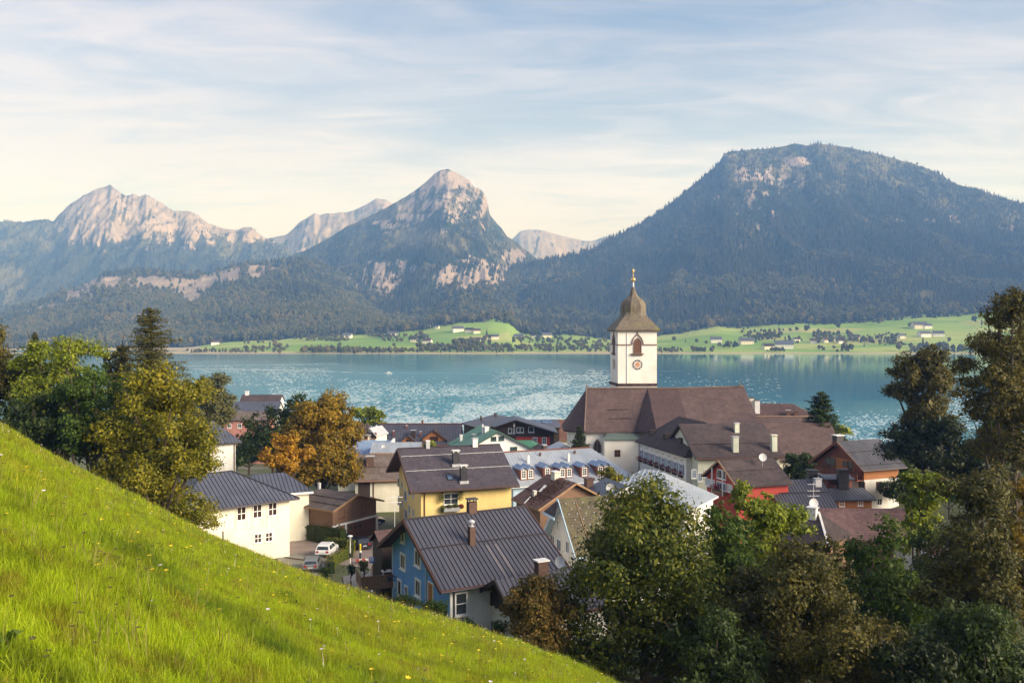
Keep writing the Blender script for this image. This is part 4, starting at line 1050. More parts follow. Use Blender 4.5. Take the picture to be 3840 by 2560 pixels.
# --- long dark roof with three timber dormers
q = [-19.4, 185.0, 0.0, 17.6, 5.2, 5.4, -20.6, -24.4, -24.1, 0, 0]
H = House('long_dark_roof_house', 'long house with dark seamed roof and three timbered gable dormers', 'house', q, -33.0, (.4, .4, .6, .6), .22, M['orangewood'], M['metalroof'], M['redbrown'])
H.seams('F', .6, M['seam'], .05, .05, single=False); H.ridgecap(M['redbrown'], .3, .14)
def dormer(H, px, py_apex, halfw, py_foot, mat, roofm, depth=4., gl=True, name='dormer', rise=None):
    o = H.onroof(px, py_foot); front = o.y - .15
    o0, d0 = H.ray(px, py_apex); k = (front - o0.y) / d0.y; ap = o0 + d0 * k
    W = halfw; zt = ap.z; zbm = o.z + .0; h = zt - zbm
    b = MB(); x = ap.x
    b.poly([(x - W * .8, front, zbm - .6), (x + W * .8, front, zbm - .6), (x + W * .8, front, zbm + h * .2), (x, front, zt - .12), (x - W * .8, front, zbm + h * .2)])
    b.poly([(x - W * .8, front, zbm - .6), (x - W * .8, front, zbm + h * .2), (x - W * .8, front + depth, zbm + h * .2), (x - W * .8, front + depth, zbm - .6)])
    b.poly([(x + W * .8, front, zbm - .6), (x + W * .8, front + depth, zbm - .6), (x + W * .8, front + depth, zbm + h * .2), (x + W * .8, front, zbm + h * .2)])
    d = b.obj(name, mat, H.root)
    r = MB(); f2 = front - .45
    for sg in (-1, 1):
        vs = [(x, f2, zt), (x, front + depth, zt), (x + sg * W, front + depth, zbm), (x + sg * W, f2, zbm)]
        if sg > 0: vs = vs[::-1]
        r.slab(vs, .14)
    me = r.mesh('dormer_roof'); set_uv(me); link('dormer_roof', me, roofm, d)
    if gl:
        g = MB(); g.box(x - W * .3, x + W * .3, front - .03, front + .02, zbm - .3, zbm + h * .35); g.obj('pane', M['glasswarm'], d)
    return d
dormer(H, 1437.5, 1635, 1.5, 1655, M['orangewood'], M['metalroof'], 4); dormer(H, 1532, 1630, 1.7, 1655, M['orangewood'], M['metalroof'], 4.5)
dormer(H, 1627, 1611, 2.9, 1650, M['orangewood'], M['darktile'], 6)
for (px, py, w_) in ((1476, 1611, .55), (1577, 1614, .55)): H.chimney(px, py + 22, .3, 1.0, M['redbrown'], 'slab', M['capwhite'])
H.chimney(1550, 1642, .9, 1.6, M['darkwood'], 'slab', M['zinc']); H.chimney(1525, 1606, .3, .6, M['redbrown'], 'slab')
H.chimney(0, 0, .4, .8, M['redbrown'], 'slab', M['redtile'], p=(H.onroof(1584, 1590).x, 0, H.zr - .1))
# --- wide grey gable roof behind
q = [-1.35, 200.0, -1.13, 13.06, 8.71, 8.36, -20.66, -22.34, -22.28, 0, 0]
H = House('wide_grey_roof_house', 'large house with a shallow grey-brown roof close to the lake', 'house', q, -34, (.5, .5, .7, .7), .25, M['darkwood'], M['metalroof'], M['darkwood'])
H.chimney(1804, 1575, .4, .9, M['darkwood'], 'slab', M['darkmetal']); H.chimney(1858, 1560, .5, .7, M['darkwood'], 'slab', M['darkmetal'])
c = at(2010, 1572, 195); q = [c.x, c.y, .1, 10., 4., 3., c.z, c.z - 1.4, c.z - 1, 0, 0]
H = House('dark_solar_roof_house', 'low dark roof with blue solar panels beside the brown tile roof', 'house', q, -34, (.3, .3, .3, .3), .2, M['darkwood'], M['slateroof'], M['darkwood'])
for i in range(3):
    b = MB(); b.slab([H.sp('F', .12 + .25 * i, .1) + Vector((0, 0, .1)), H.sp('F', .12 + .25 * i, .5) + Vector((0, 0, .1)), H.sp('F', .34 + .25 * i, .5) + Vector((0, 0, .1)), H.sp('F', .34 + .25 * i, .1) + Vector((0, 0, .1))], .06); b.obj('solar_panel', M['glassblue'], H.roofobj)
c = at(2085, 1572, 200); q = [c.x, c.y, .0, 7.5, 6., 4., c.z, c.z - 4.0, c.z - 2, 0, 0]
H = House('brown_tiled_house', 'house with a plain brown tiled roof left of the church apse', 'house', q, -34, (.3, .3, .3, .3), .2, M['paleyellow'], M['rusttile'], M['palewood'])
# --- dark chalet with red ground floor
q = [0.61, 184.99, -1.54, 9.68, 4.59, 8.89, -19.26, -20.73, -22.05, 0, 0]
H = House('black_chalet', 'black timber chalet with red ground floor and white windows', 'house', q, -33.0, (.4, .9, .5, .9), .22, M['darkwood'], M['slateroof'], M['darkwood'])
H.barge('B', M['darkwood'], .3)
for (px, py, w, h) in ((1912, 1615, .75, 1.1), (1927, 1615, .4, 1.1), (1944, 1612, .8, 1.1), (1957, 1612, .8, 1.1), (1992, 1610, 1.2, 1.2)): H.window('B', px, py, w, h, M['framegrey'], M['glass'], 0, 0, .10)
p0 = H.onwall('B', 1935, 1638); p1 = H.onwall('B', 2062, 1638)
H.box('ground_floor_front', M['redwood'], H.x1 + .002, H.x1 + .12, p0.y, p1.y, -1, p0.z)
for px in (2006, 2041): H.window('B', px, 1652, 1.0, 1.45, M['frame'], M['glassblue'], 1, 1, .12, p=H.onwall('B', px, 1652) + Vector((.12, 0, 0)))
H.box('wall_lamp', M['capwhite'], H.x1 + .01, H.x1 + .1, H.onwall('B', 1928, 1593).y - .18, H.onwall('B', 1928, 1593).y + .18, H.onwall('B', 1928, 1593).z - .4, H.onwall('B', 1928, 1593).z + .4)
# --- green roofed house
q = [-4.04, 155.0, -1.24, 10.53, 6.3, 6.52, -17.97, -21.2, -21.38, 0, 0]
H = House('green_roof_house', 'white house with a pale green metal roof and arched gable windows', 'house', q, -31, (.4, .45, .6, .6), .22, M['white'], M['greenroof'], M['framegreen'])
H.seams('F', .6, M['greenroof'], .04, .04, single=False); H.barge('B', M['framegreen'], .24)
for (px, py, w, h) in ((1851, 1644.5, 1.0, .75), (1880, 1643, 1.0, .75), (1926, 1682, 1.3, .7)): H.window('B', px, py, w, h, M['framegreen'], M['glass'], 2, 0, .1)
H.chimney(1729, 1652, .55, 1.0, M['capwhite'], 'slab'); H.chimney(1823, 1618, .9, .8, M['capwhite'], 'slab'); H.chimney(1810, 1625, .3, 1.5, M['zinc'], 'slab')
c = at(1960, 1650, 160); q = [c.x, c.y, .1, 7., 3.6, 2, c.z, c.z - 2.6, c.z - 1, 0, 2.0]
H = House('green_lean_to', 'dark green sheet roof stepping down from the green roofed house', 'house', q, -31, (.2, .2, .3, .2), .2, M['white'], M['framegreen'], M['framegreen'])
H.roofobj.data.materials[0] = pm('deep_green_metal', (.05, .16, .10), (.035, .12, .075), .6, .5); H.seams('F', .5, M['greenroof'], .05, .05, single=False)
c = at(2100, 1660, 152); q = [c.x + .4, c.y, R(-80), 5., 3.6, 3.6, c.z, c.z - 1.6, c.z - 1.6, 0, 0]
H = House('small_grey_gable', 'little pale grey gabled roof in front of the church wall', 'house', q, -31, (.2, .2, .3, .3), .2, M['white'], M['greymetal'], M['zinc'])
c = at(2040, 1668, 156); q = [c.x, c.y, R(-60), 4., 3., 3., c.z, c.z - 1.2, c.z - 1.2, 0, 0]
H = House('small_slate_gable', 'small dark slate roof with orange chimney below the black chalet', 'house', q, -31, (.2, .2, .3, .3), .2, M['white'], M['darktile'], M['darktile'])
H.chimney(2040, 1684, .8, .7, M['brick'], 'slab', M['zinc'])

# --- long grey mansard with dormers
q = [6.96, 142.0, 0.36, 21.34, 8.4, 8.44, -20.0, -24.0, -23.6, 0, 4.3]
H = House('grey_mansard_house', 'long pale grey metal roofed house with a row of white dormer windows', 'house', q, -30, (.5, .7, .6, .6), .22, M['lightblue'], M['greymetal'], M['framegrey'])
mans = H
H.seams('F', .55, M['framegrey'], .05, .04, single=False); H.hipseams('B', .55, M['framegrey']); H.ridgecap(M['redbrown'], .35, .14)
for (px, py, n) in ((1976, 1783, 2), (2052, 1776, 1), (2121, 1777, 2), (2191, 1773, 1), (2262, 1768, 2)):
    p = H.onroof(px, py + 14); w_ = .95 * n + .35; front = p.y - .1; zt = p.z + 1.55
    b = MB(); b.box(p.x - w_ / 2, p.x + w_ / 2, front, front + 3.2, p.z - .3, zt); d = b.obj('dormer', M['redbrown'], H.root)
    r = MB()
    for i in range(n):
        cx = p.x + (i - (n - 1) / 2) * (w_ / n); hw = w_ / n / 2 + .12
        for sg in (-1, 1):
            vs = [(cx, front - .25, zt + .55), (cx, front + 3.0, zt + .55), (cx + sg * hw, front + 3.0, zt + .02), (cx + sg * hw, front - .25, zt + .02)]
            if sg > 0: vs = vs[::-1]
            r.slab(vs, .07)
        r.poly([(cx - hw, front - .02, zt), (cx + hw, front - .02, zt), (cx, front - .02, zt + .5)])
        wdw = H.window('F', 0, 0, .8, 1.25, M['frame'], M['glass'], 1, 2, .10, .07, name='window', p=(p.x + (i - (n - 1) / 2) * (w_ / n), front, zt - .72))
    r.obj('dormer_roof', M['bluemetal'], d)
for px, py in ((1981, 1735), (2132, 1728)): H.chimney(px, py, .35, 1.2, M['capwhite'], 'slab', M['zinc'])
for px, py in ((2026, 1708), (2155, 1700)): H.chimney(px, py, .3, .5, M['brick'], None)
# --- broken tile roof
q = [5.57, 98.0, -1.12, 6.67, 4.68, 4.59, -17.0, -19.51, -19.46, 0, 0]
H = House('rusty_tiled_house', 'old house with rusty brown tiled roof strewn with leaf litter', 'house', q, -27.6, (.3, .55, .5, .5), .2, M['brownwood'], M['rusttile'], M['palewood'])
H.barge('B', M['palewood'], .2); H.snowrail('F', .60, M['rusttile'], .06)
rng0 = random.Random(5); b = MB()
for i in range(620):   # clumps of litter and loose pieces
    a_ = .35 + .52 * rng0.random(); d_ = max(.08, min(.93, rng0.gauss(.45, .2))); p = H.sp('F', a_, d_); sz = rng0.uniform(.05, .16)
    a2 = rng0.random() * 3; b.add([p + Vector((sz * math.cos(a2 + k * 2.1), sz * math.sin(a2 + k * 2.1), .02)) for k in range(3)] + [p + Vector((0, 0, sz * .9))], [(0, 1, 3), (1, 2, 3), (2, 0, 3)])
tag(b.obj('leaf_litter', M['debris'], H.roofobj), kind='stuff')
H.chimney(2083, 1792, .9, .7, M['paleyellow'], 'slab', M['capwhite'], d=.7); H.chimney(2005, 1857, .4, .45, M['paleyellow'], 'slab')
for (a_, d_, s_) in ((.40, .35, 1.2), (.42, .78, 1.4)):
    p = H.sp('F', a_, d_); q2 = H.sp('F', a_ + .0, d_ + .22); bb_ = MB(); bb_.beam(p + Vector((0, 0, .08)), q2 + Vector((.5, 0, .08)), .35 if s_ < 1.3 else .12, .06); bb_.obj('loose_board', M['capwhite'], H.roofobj)
# --- mossy half-hipped house
cth, sth = math.cos(.33), math.sin(.33); Lm = 10.0; ra = Vector((7.07 - 2.77 * cth, 85 - 2.77 * sth, 0)); c = ra + Vector((cth, sth, 0)) * (Lm / 2)
q = [c.x, c.y, .33, Lm, 4.36, 4.23, -16.58, -21.19, -21.06, 0, 0]
H = House('mossy_roof_house', 'white house with steep mossy brown tiled roof and pale blue eaves', 'house', q, -26.2, (.75, .4, .5, .5), .2, M['white'], M['mosstile'], M['bargeblue'])
H.barge('A', M['bargeblue'], .26, .09)
b = MB(); k = 1.55  # half-hip in front of the gable
zz = lambda y: H.rz(y)
p0 = Vector((-Lm / 2 + .15, 0, H.zr + .03)); pl = Vector((-Lm / 2 - .95, -1.45, H.rz(-1.45) + .05)); pr = Vector((-Lm / 2 - .95, 1.45, H.rz(1.45) + .05))
b.slab([p0, pr, pl], .16); me = b.mesh('half_hip'); set_uv(me); hh = link('half_hip', me, M['darktile'], H.root)
b = MB(); b.beam(pl + Vector((-.05, -.05, -.1)), pr + Vector((-.05, .05, -.1)), .1, .24); b.obj('half_hip_board', M['bargeblue'], H.root)
for i in range(9):
    for j in range(9):
        p = H.sp('F', .06 + i * .088 + (.044 if j % 2 else 0), .10 + j * .095); k2 = MB(); k2.box(p.x - .06, p.x + .06, p.y - .06, p.y + .03, p.z, p.z + .08); k2.obj('snow_guard', M['zinc'], H.roofobj)
b = MB(); b.beam(H.sp('F', .17, .05) + Vector((0, 0, .05)), H.sp('F', .17, .98) + Vector((0, 0, .05)), .05, .05); b.obj('lightning_wire', M['palewood'], H.roofobj)
for (px, py, w, h) in ((2069, 1953, 1.35, 1.15), (2093, 1966, .6, 1.0), (2072, 2024, 1.2, 1.1), (2097, 2043, 1.2, 1.25), (2129, 2050, .9, 1.2)): H.window('A', px, py, w, h, M['frame'], M['glassblue'], 1, 0, .1, .06)
# --- jumble of small metal roofs
c = at(2215, 1818, 104); q = [c.x, c.y, R(22), 7., 3.6, 3., c.z + .25, c.z - 1.4, c.z - 1.2, 0, 0]
H = House('grey_green_roof_house', 'small house with pale grey-green metal roof and brick chimney', 'house', q, -27.9, (.3, .3, .3, .3), .18, M['white'], M['greymetal'], M['palewood'])
H.chimney(2208, 1826, .9, 1.0, M['brick'], 'slab', M['redtile'])
c = at(2282, 1805, 101); q = [c.x + 1, c.y, R(-70), 6., 3., 3., c.z, c.z - 1.4, c.z - 1.4, 0, 0]
H = House('white_edged_roof_house', 'low grey roof with white edge and a satellite dish above the linden', 'house', q, -27.9, (.3, .3, .3, .3), .18, M['white'], M['slateroof'], M['capwhite'])
# --- pale hip roof behind the linden
c = at(2485, 1762, 101); q = [c.x - 1.0, c.y, R(-32), 12., 5.2, 5.0, c.z, c.z - 3.2, c.z - 3.2, 4.6, 5.4]
H = House('pale_hip_roof_house', 'low house with light grey hipped metal roof behind the linden', 'house', q, -27.8, (.5, .5, .5, .5), .2, M['white'], M['greymetal'], M['framegrey'])
H.seams('F', .55, M['framegrey'], .05, .04, single=False); H.seams('K', .55, M['framegrey'], .05, .04, single=False); H.hipseams('B', .55, M['framegrey'])
# --- red gabled house
q = [30.36, 113.0, 0.3, 8.14, 4.39, 4.3, -17.11, -19.76, -19.77, 0, 0]
H = House('red_house', 'red boarded house with white windows and a glazed balcony gable', 'house', q, -28.2, (.55, .4, .5, .5), .2, dict(A=M['redwood'], F=M['redwood'], K=M['redwood'], B=M['redwood']), M['darktile'], M['darktile'])
H.barge('A', M['palewood'], .22); H.snowrail('F', .45, M['darktile'], .06)
for (px, py, w, h) in ((2655, 1807, 1.4, 1.0), (2672, 1812, 1.2, 1.05), (2738, 1830, 1.2, 1.0), (2655, 1880, 1.3, 1.1)): H.window('A', px, py, w, h, M['frame'], M['framegrey'], 1, 0, .12)
p = H.onwall('A', 2706, 1822); H.window('A', 2706, 1822, 2.4, 1.1, M['frame'], M['glassblue'], 2, 0, .12)
H.window('A', 2706, 1778, 2.2, 1.2, M['frame'], M['glasswarm'], 1, 0, .12)
b = MB(); b.box(H.x0 - .7, H.x0 - .05, p.y - 1.3, p.y + 1.3, p.z - .95, p.z - .55); b.obj('balcony_front', M['brownwood'], H.root)
for sg in (-1, 1): H.box('balcony_post', M['frame'], H.x0 - .7, H.x0 - .58, p.y + sg * 1.3 - .07, p.y + sg * 1.3 + .07, p.z - 1.0, H.rz(p.y + sg * 1.3) - .3)
redh = H
# --- brown wing of the white hotel: two wings meeting in a corner
K = at(2624, 1590.5, 137); 
q = [0] * 11
th = math.atan2(-17.5, 4.9); La = 18.3
fa = at(2381.6, 1652, 148); fb = at(2566.6, 1709.5, 130.5); mid = (fa + fb) / 2
n_ = Vector((math.cos(th), math.sin(th), 0)); bdir = Vector((math.sin(th), -math.cos(th), 0))
cen = mid - bdir * 6.0
q = [cen.x, cen.y, th, (fb - fa).length, 6.0, 6.0, -14.95, -19.38, -19.38, 4.2, 4.2]
H = House('white_hotel', 'white hotel wing with dark roof, eight flower-boxed windows facing left', 'hotel', q, -30.3, (.5, .5, .55, .5), .25, M['white'], M['darktile'], M['darktile'])
hot = H
H.gutter('F', M['darkmetal'])
for i in range(8):
    px = 2404 + (2556 - 2404) * i / 7.; py = 1703 + (1758 - 1703) * i / 7.
    pa, pb_ = H.onwall('F', 2404, 1703), H.onwall('F', 2556, 1758); p = pa.lerp(pb_, i / 7.0)
    H.window('F', 0, 0, 1.0, 1.6, M['frame'], M['glassblue'], 1, 1, .1, .06, p=p, shut=M['shutter'])
    fx = MB(); fx.box(p.x - .6, p.x + .6, H.y0 - .35, H.y0 - .05, p.z - 1.2, p.z - .92); fx.obj('flower_box', M['darkwood'], H.root)
    p2 = p - Vector((0, 0, 3.3)); H.window('F', 0, 0, 1.0, 1.6, M['frame'], M['glassblue'], 1, 1, .1, .06, p=p2, shut=M['shutter'])
    H.box('wall_moulding', M['darkmetal'], p.x - .4, p.x + .4, H.y0 - .05, H.y0 - .003, p.z + 1.3, p.z + 1.37)
for (px, py) in ((2448, 1622), (2503, 1636), (2560, 1653)):
    p = H.onroof(px, py); b = MB(); b.box(p.x - .55, p.x + .55, p.y - .6, p.y + 1.0, p.z - .3, p.z + .5); b.obj('dormer', M['darkwood'], H.root)
b = MB(); b.tube([(H.x0 + .1, H.y0 - .1, H.rz(H.y0) - .4), (H.x0 + .1, H.y0 - .1, -1)], .06, 8); b.obj('downpipe', M['darkmetal'], H.root)
# right wing
e0 = at(2620, 1720, 128); e1 = at(2930, 1712, 129.8); dirv = (e1 - e0).normalized(); th2 = math.atan2(dirv.y, dirv.x); b2 = Vector((math.sin(th2), -math.cos(th2), 0))
Lw = (e1 - e0).length + 1.0; cen = (e0 + e1) / 2 - b2 * 7.6
q = [cen.x, cen.y, th2, Lw, 7.6, 6.0, -15.1, -19.3, -18.6, 0, 0]
H = House('hotel_right_wing', 'pale greenish hotel wing with long brown roof and three white chimneys', 'hotel', q, -30.0, (.6, .5, .6, .5), .28, M['greenwhite'], M['darktile'], M['darktile'])
H.gutter('F', M['framebrown'])
H.snowrail('F', .62, M['darktile'], .06)
H.chimney(2757, 1690, .85, 2.1, M['greenwhite'], 'slab', M['zinc']); H.chimney(2902, 1687, .8, 2.0, M['greenwhite'], 'legs', M['paleyellow']); H.chimney(2762, 1618, .7, 1.3, M['greenwhite'], 'slab', M['zinc'])
for (px, py) in ((2602, 1776), (2625, 1788), (2650, 1775)): H.window('F', px, py, .75, 1.35, M['frame'], M['shutter'], 1, 0, .1)
for (px, py) in ((2605, 1776), ): H.window('A', px, py, 1.0, 1.35, M['frame'], M['shutter'], 1, 0, .1)
# long roofs behind the hotel
c = at(2760, 1560, 166); q = [c.x, c.y, .0, 27.5, 7.5, 6., c.z, c.z - 4.6, c.z - 3.6, 0, 0]
H = House('long_brown_roof_house', 'long brown shingled roof between the hotel and the church', 'house', q, -31.5, (.4, .4, .5, .5), .25, M['paleyellow'], M['churchtile'], M['churchtile'])
H.ridgecap(M['palewood'], .2, .1); H.chimney(2752, 1566, 1.0, 2.2, M['brick'], 'slab', M['brick'])
c = at(2975, 1584, 150); q = [c.x - 2.0, c.y, .02, 17., 7.5, 6., c.z, c.z - 5.4, c.z - 3.6, 0, 0]
H = House('brown_roof_wing', 'brown shingled roof wing with cream wall beside the dark conifer', 'house', q, -30.5, (.4, .4, .5, .5), .25, M['cream'], M['churchtile'], M['churchtile'])
c = at(2880, 1530, 182); q = [c.x - 1, c.y, -.10, 26., 6.5, 6., c.z + 1.0, c.z - 3.4, c.z - 2.4, 6., 7.]
H = House('dark_shingled_priory', 'dark shingled priory roof with cream chimneys beside the church nave', 'house', q, -32, (.4, .4, .5, .5), .25, M['paleyellow'], M['churchtile_dark'], M['churchtile_dark'])
H.chimney(2839, 1545, 1.0, 2.4, M['capwhite'], 'slab', M['brick']); H.chimney(2818, 1536, .9, 2.4, M['paleyellow'], 'slab', M['brick']); H.chimney(2955, 1560, .8, 1.2, M['brick'], 'slab', M['zinc']); H.chimney(2985, 1560, .8, 1.0, M['brick'], 'slab', M['brick'])

# --- chalet on the right
q = [49.67, 125.0, 0.37, 7.89, 5.11, 5.64, -16.23, -19.57, -19.97, 0, 0]
H = House('timber_chalet', 'red-brown timber chalet on a white base with a ribbed metal roof', 'house', q, -26.4, (.75, .7, .85, .8), .22, dict(A=M['redbrown'], F=M['orangewood'], K=M['redbrown'], B=M['redbrown']), M['chaletroof'], M['barge'])
chal = H
H.seams('F', .45, M['seam'], .05, .045, single=False); H.seams('K', .45, M['seam'], .05, .045, single=False); H.barge('A', M['redbrown'], .34); H.snowrail('F', .42, M['seam'], .1); H.snowrail('F', .88, M['seam'], .14)
H.gutter('F', M['darkmetal'])
zw = H.onwall('F', 3320, 1790).z
b = MB(); b.box(H.x0 - .04, H.x1 + .04, H.y0 - .04, H.y1 + .04, -3, zw - .1); b.obj('white_base', M['white'], H.root)
for i in range(5): H.box('wall_board', M['orangewood'], H.x0, H.x1, H.y0 - .03 - .008 * (i % 2), H.y0 - .002, zw + i * .30 - .08, zw + i * .30 + .2)
def put(face, px, py, off): 
    p = H.onwall(face, px, py); return p + H.frame(face)[1] * off
H.window('F', 3295, 1820, .95, 1.15, M['framebrown'], M['glass'], 1, 0, .12, p=put('F', 3295, 1820, .04)); H.window('F', 3297, 1880, .95, 1.0, M['frame'], M['glass'], 1, 0, .1, p=put('F', 3297, 1880, .04))
H.window('A', 3233, 1820, 1.15, 1.2, M['framebrown'], M['glass'], 1, 0, .12, p=put('A', 3233, 1820, .04))
pa, pb_ = H.onwall('A', 3115, 1730), H.onwall('A', 3205, 1740)
H.box('gable_boarding', M['orangewood'], H.x0 - .06, H.x0 - .002, min(pa.y, pb_.y), max(pa.y, pb_.y), zw + .75, zw + 2.35)
H.window('A', 3115, 1728, 2.2, 1.25, M['framebrown'], M['glass'], 1, 0, .1, p=put('A', 3115, 1728, .07)); H.window('A', 3171, 1737, .9, .75, M['framebrown'], M['glass'], 0, 0, .1, p=put('A', 3171, 1737, .07)); H.window('A', 3191, 1745, 1.0, 1.3, M['framebrown'], M['glass'], 0, 0, .1, p=put('A', 3191, 1745, .07))
H.box('balcony_floor', M['redbrown'], H.x0 - 1.1, H.x0 - .05, H.y0 - .1, H.y1 - .8, zw - .2, zw - .08)
for i in range(14):
    y = H.y0 - .05 + (H.y1 - .9 - H.y0) * i / 13; H.box('balcony_board', M['redbrown'], H.x0 - 1.12, H.x0 - 1.06, y - .22, y + .22, zw - .08, zw + .8 + .03 * (i % 2))
H.box('handrail', M['darkwood'], H.x0 - 1.16, H.x0 - 1.02, H.y0 - .1, H.y1 - .8, zw + .85, zw + .95)
H.pipe(H.x0 + .12, H.y0 - .12, 0, zw + 1.4, M['framebrown'], .06)
H.chimney(0, 0, 1.2, .85, M['darkmetal'], 'slab', M['capwhite'], p=(H.onroof(3150, 1655).x, .3, H.zr - .1)); b = MB(); p = H.onroof(3307, 1690); b.tube([p, p + Vector((0, 0, 1.6))], .03, 6); b.obj('antenna_mast', M['zinc'], H.root)
# annex below the chalet
c = at(3120, 1829, 117); q = [c.x + .4, c.y, .12, 8.0, 3.3, 1.2, c.z, c.z - .95, c.z - .4, 0, 0]
H = House('timber_annex', 'orange boarded annex with a flat slate roof below the chalet', 'house', q, -26.2, (.4, .4, .4, .3), .18, M['orangewood'], M['chaletroof'], M['darkmetal'])
H.seams('F', .5, M['seam'], .04, .04, single=False)
H.gutter('F', M['darkmetal'])
for px, py in ((3157, 1886), (3226, 1883)): H.window('F', px, py, .75, .9, M['frame'], M['glassblue'], 1, 1, .1)
for i in range(6): H.box('wall_board', M['orangewood'], H.x0, H.x1, H.y0 - .03 - .008 * (i % 2), H.y0 - .002, H.rz(H.y0) - .4 - i * .3, H.rz(H.y0) - .13 - i * .3)
c = at(3128, 1803, 119.5); q = [c.x, c.y, .1, 4.2, 1.8, 1.4, c.z + .9, c.z + .55, c.z + .75, 0, 0]
H = House('roof_turret', 'small boarded roof turret with slate lid above the annex', 'roof turret', q, c.z - 1.5, (.45, .3, .35, .3), .14, M['redbrown'], M['slateroof'], M['darkmetal'])
H.window('F', 3126, 1811, 1.0, .55, M['framebrown'], M['glass'], 1, 0, .1)
c = at(3160, 1795, 117); b = MB(); b.box(c.x - .65, c.x + .65, c.y - .5, c.y + .5, c.z - 2.4, c.z + 1.2); b.box(c.x - .75, c.x + .75, c.y - .6, c.y + .6, c.z + 1.203, c.z + 1.32); tag(b.obj('chimney_stack', M['darkmetal']), 'broad dark chimney stack standing in front of the chalet balcony', 'chimney')
c = at(3046, 1775, 121); b = MB(); b.box(c.x - .6, c.x + .6, c.y - .5, c.y + .5, c.z - 2.5, c.z + .45); b.box(c.x - .75, c.x + .75, c.y - .62, c.y + .62, c.z + .453, c.z + .56); tag(b.obj('chimney_stack', M['darkmetal']), 'dark chimney stack left of the chalet, above the seamed roof', 'chimney')
# grey seamed roof left of it
q = [36.4, 112.5, 0.12, 7.6, 4.6, 4.0, -19.7, -22.6, -22.0, 0, 0]
H = House('seamed_roof_house', 'house with grey-brown seamed roof and antennas left of the timber annex', 'house', q, -27.6, (.4, .4, .5, .5), .2, M['redwood'], M['metalroof'], M['barge'])
H.seams('F', .42, M['seam'], .05, .045, single=False); H.barge('A', M['barge'], .26); H.snowrail('F', .48, M['seam'])
H.chimney(3066, 1818, .8, .8, M['capwhite'], 'slab', M['zinc'])
# lower brown roofs among the trees
c = at(3010, 1935, 92); q = [c.x + .4, c.y, R(-38), 7.0, 3.6, 3.6, c.z + .6, c.z - 2.0, c.z - 2.0, 0, 2.2]
H = House('purple_brown_roof_house', 'low house with purplish brown roof and white ridge among the right trees', 'house', q, -26.6, (.4, .4, .4, .4), .2, M['brownwood'], M['darktile'], M['darktile'])
b = MB(); b.beam(H.RB + Vector((0, 0, .06)), H.FB + Vector((0, 0, .06)), .22, .1); b.obj('hip_cap', M['capwhite'], H.roofobj)
H.chimney(0, 0, .9, .9, M['capwhite'], 'slab', M['capwhite'], p=(H.L * .12, -.6, H.zr - .4))
c = at(3230, 1905, 98); q = [c.x, c.y, .0, 10., 4., 4., c.z, c.z - 2.6, c.z - 2.6, 0, 0]
H = House('wine_tile_roof_house', 'wine-brown tiled roof in front of the white chalet base', 'house', q, -26.6, (.4, .4, .4, .4), .2, M['brownwood'], M['redtile'], M['redtile'])
c = at(3560, 1990, 92); q = [c.x, c.y, .25, 9., 4., 4., c.z, c.z - 2.4, c.z - 2.4, 0, 0]
H = House('hidden_red_roof_house', 'reddish tiled roof glimpsed through the right trees', 'house', q, -25, (.4, .4, .4, .4), .2, M['white'], M['redtile'], M['redtile'])

# --- lakeside houses far left
for (nm, lb, px, py, Yd, Lh, Wf_, dz, th_, wm, rm) in (
        ('lake_house', 'white lakeside house with dark red roof behind the green chestnut', 984, 1479, 262, 12.0, 4.0, 2.2, .05, 'white', 'darktile'),
        ('lake_house', 'slate-roofed lakeside house in front of the dark red roof', 947, 1505, 246, 16., 6.5, 4.0, .06, 'white', 'slateroof'),
        ('lake_house', 'pinkish lakeside house with brown roof beside the willow', 935, 1542, 228, 12., 4.0, 1.9, .05, 'pink', 'shingle')):
    c = at(px, py, Yd); q = [c.x, c.y, th_, Lh, Wf_, Wf_, c.z, c.z - dz, c.z - dz, 0, 0]
    H = House(nm, lb, 'house', q, gz(c.x, c.y), (.3, .3, .3, .3), .22, M[wm], M[rm], M['darkmetal'], group='lakeside houses behind the chestnut')
    for i in range(4): H.window('F', 0, 0, 1.0, 1.2, M['frame'], M['glass'], 1, 0, .1, p=(-Lh / 2 + Lh * (i + .7) / 4.6, H.y0, H.rz(H.y0) - 1.6))
    if rm != 'slateroof': H.chimney(0, 0, 1.0, 1.1, M['capwhite'], 'slab', p=(-Lh * .38, 0, H.zr - .1))
    else: H.seams('F', .6, M['seam'], .05, .05, single=False)

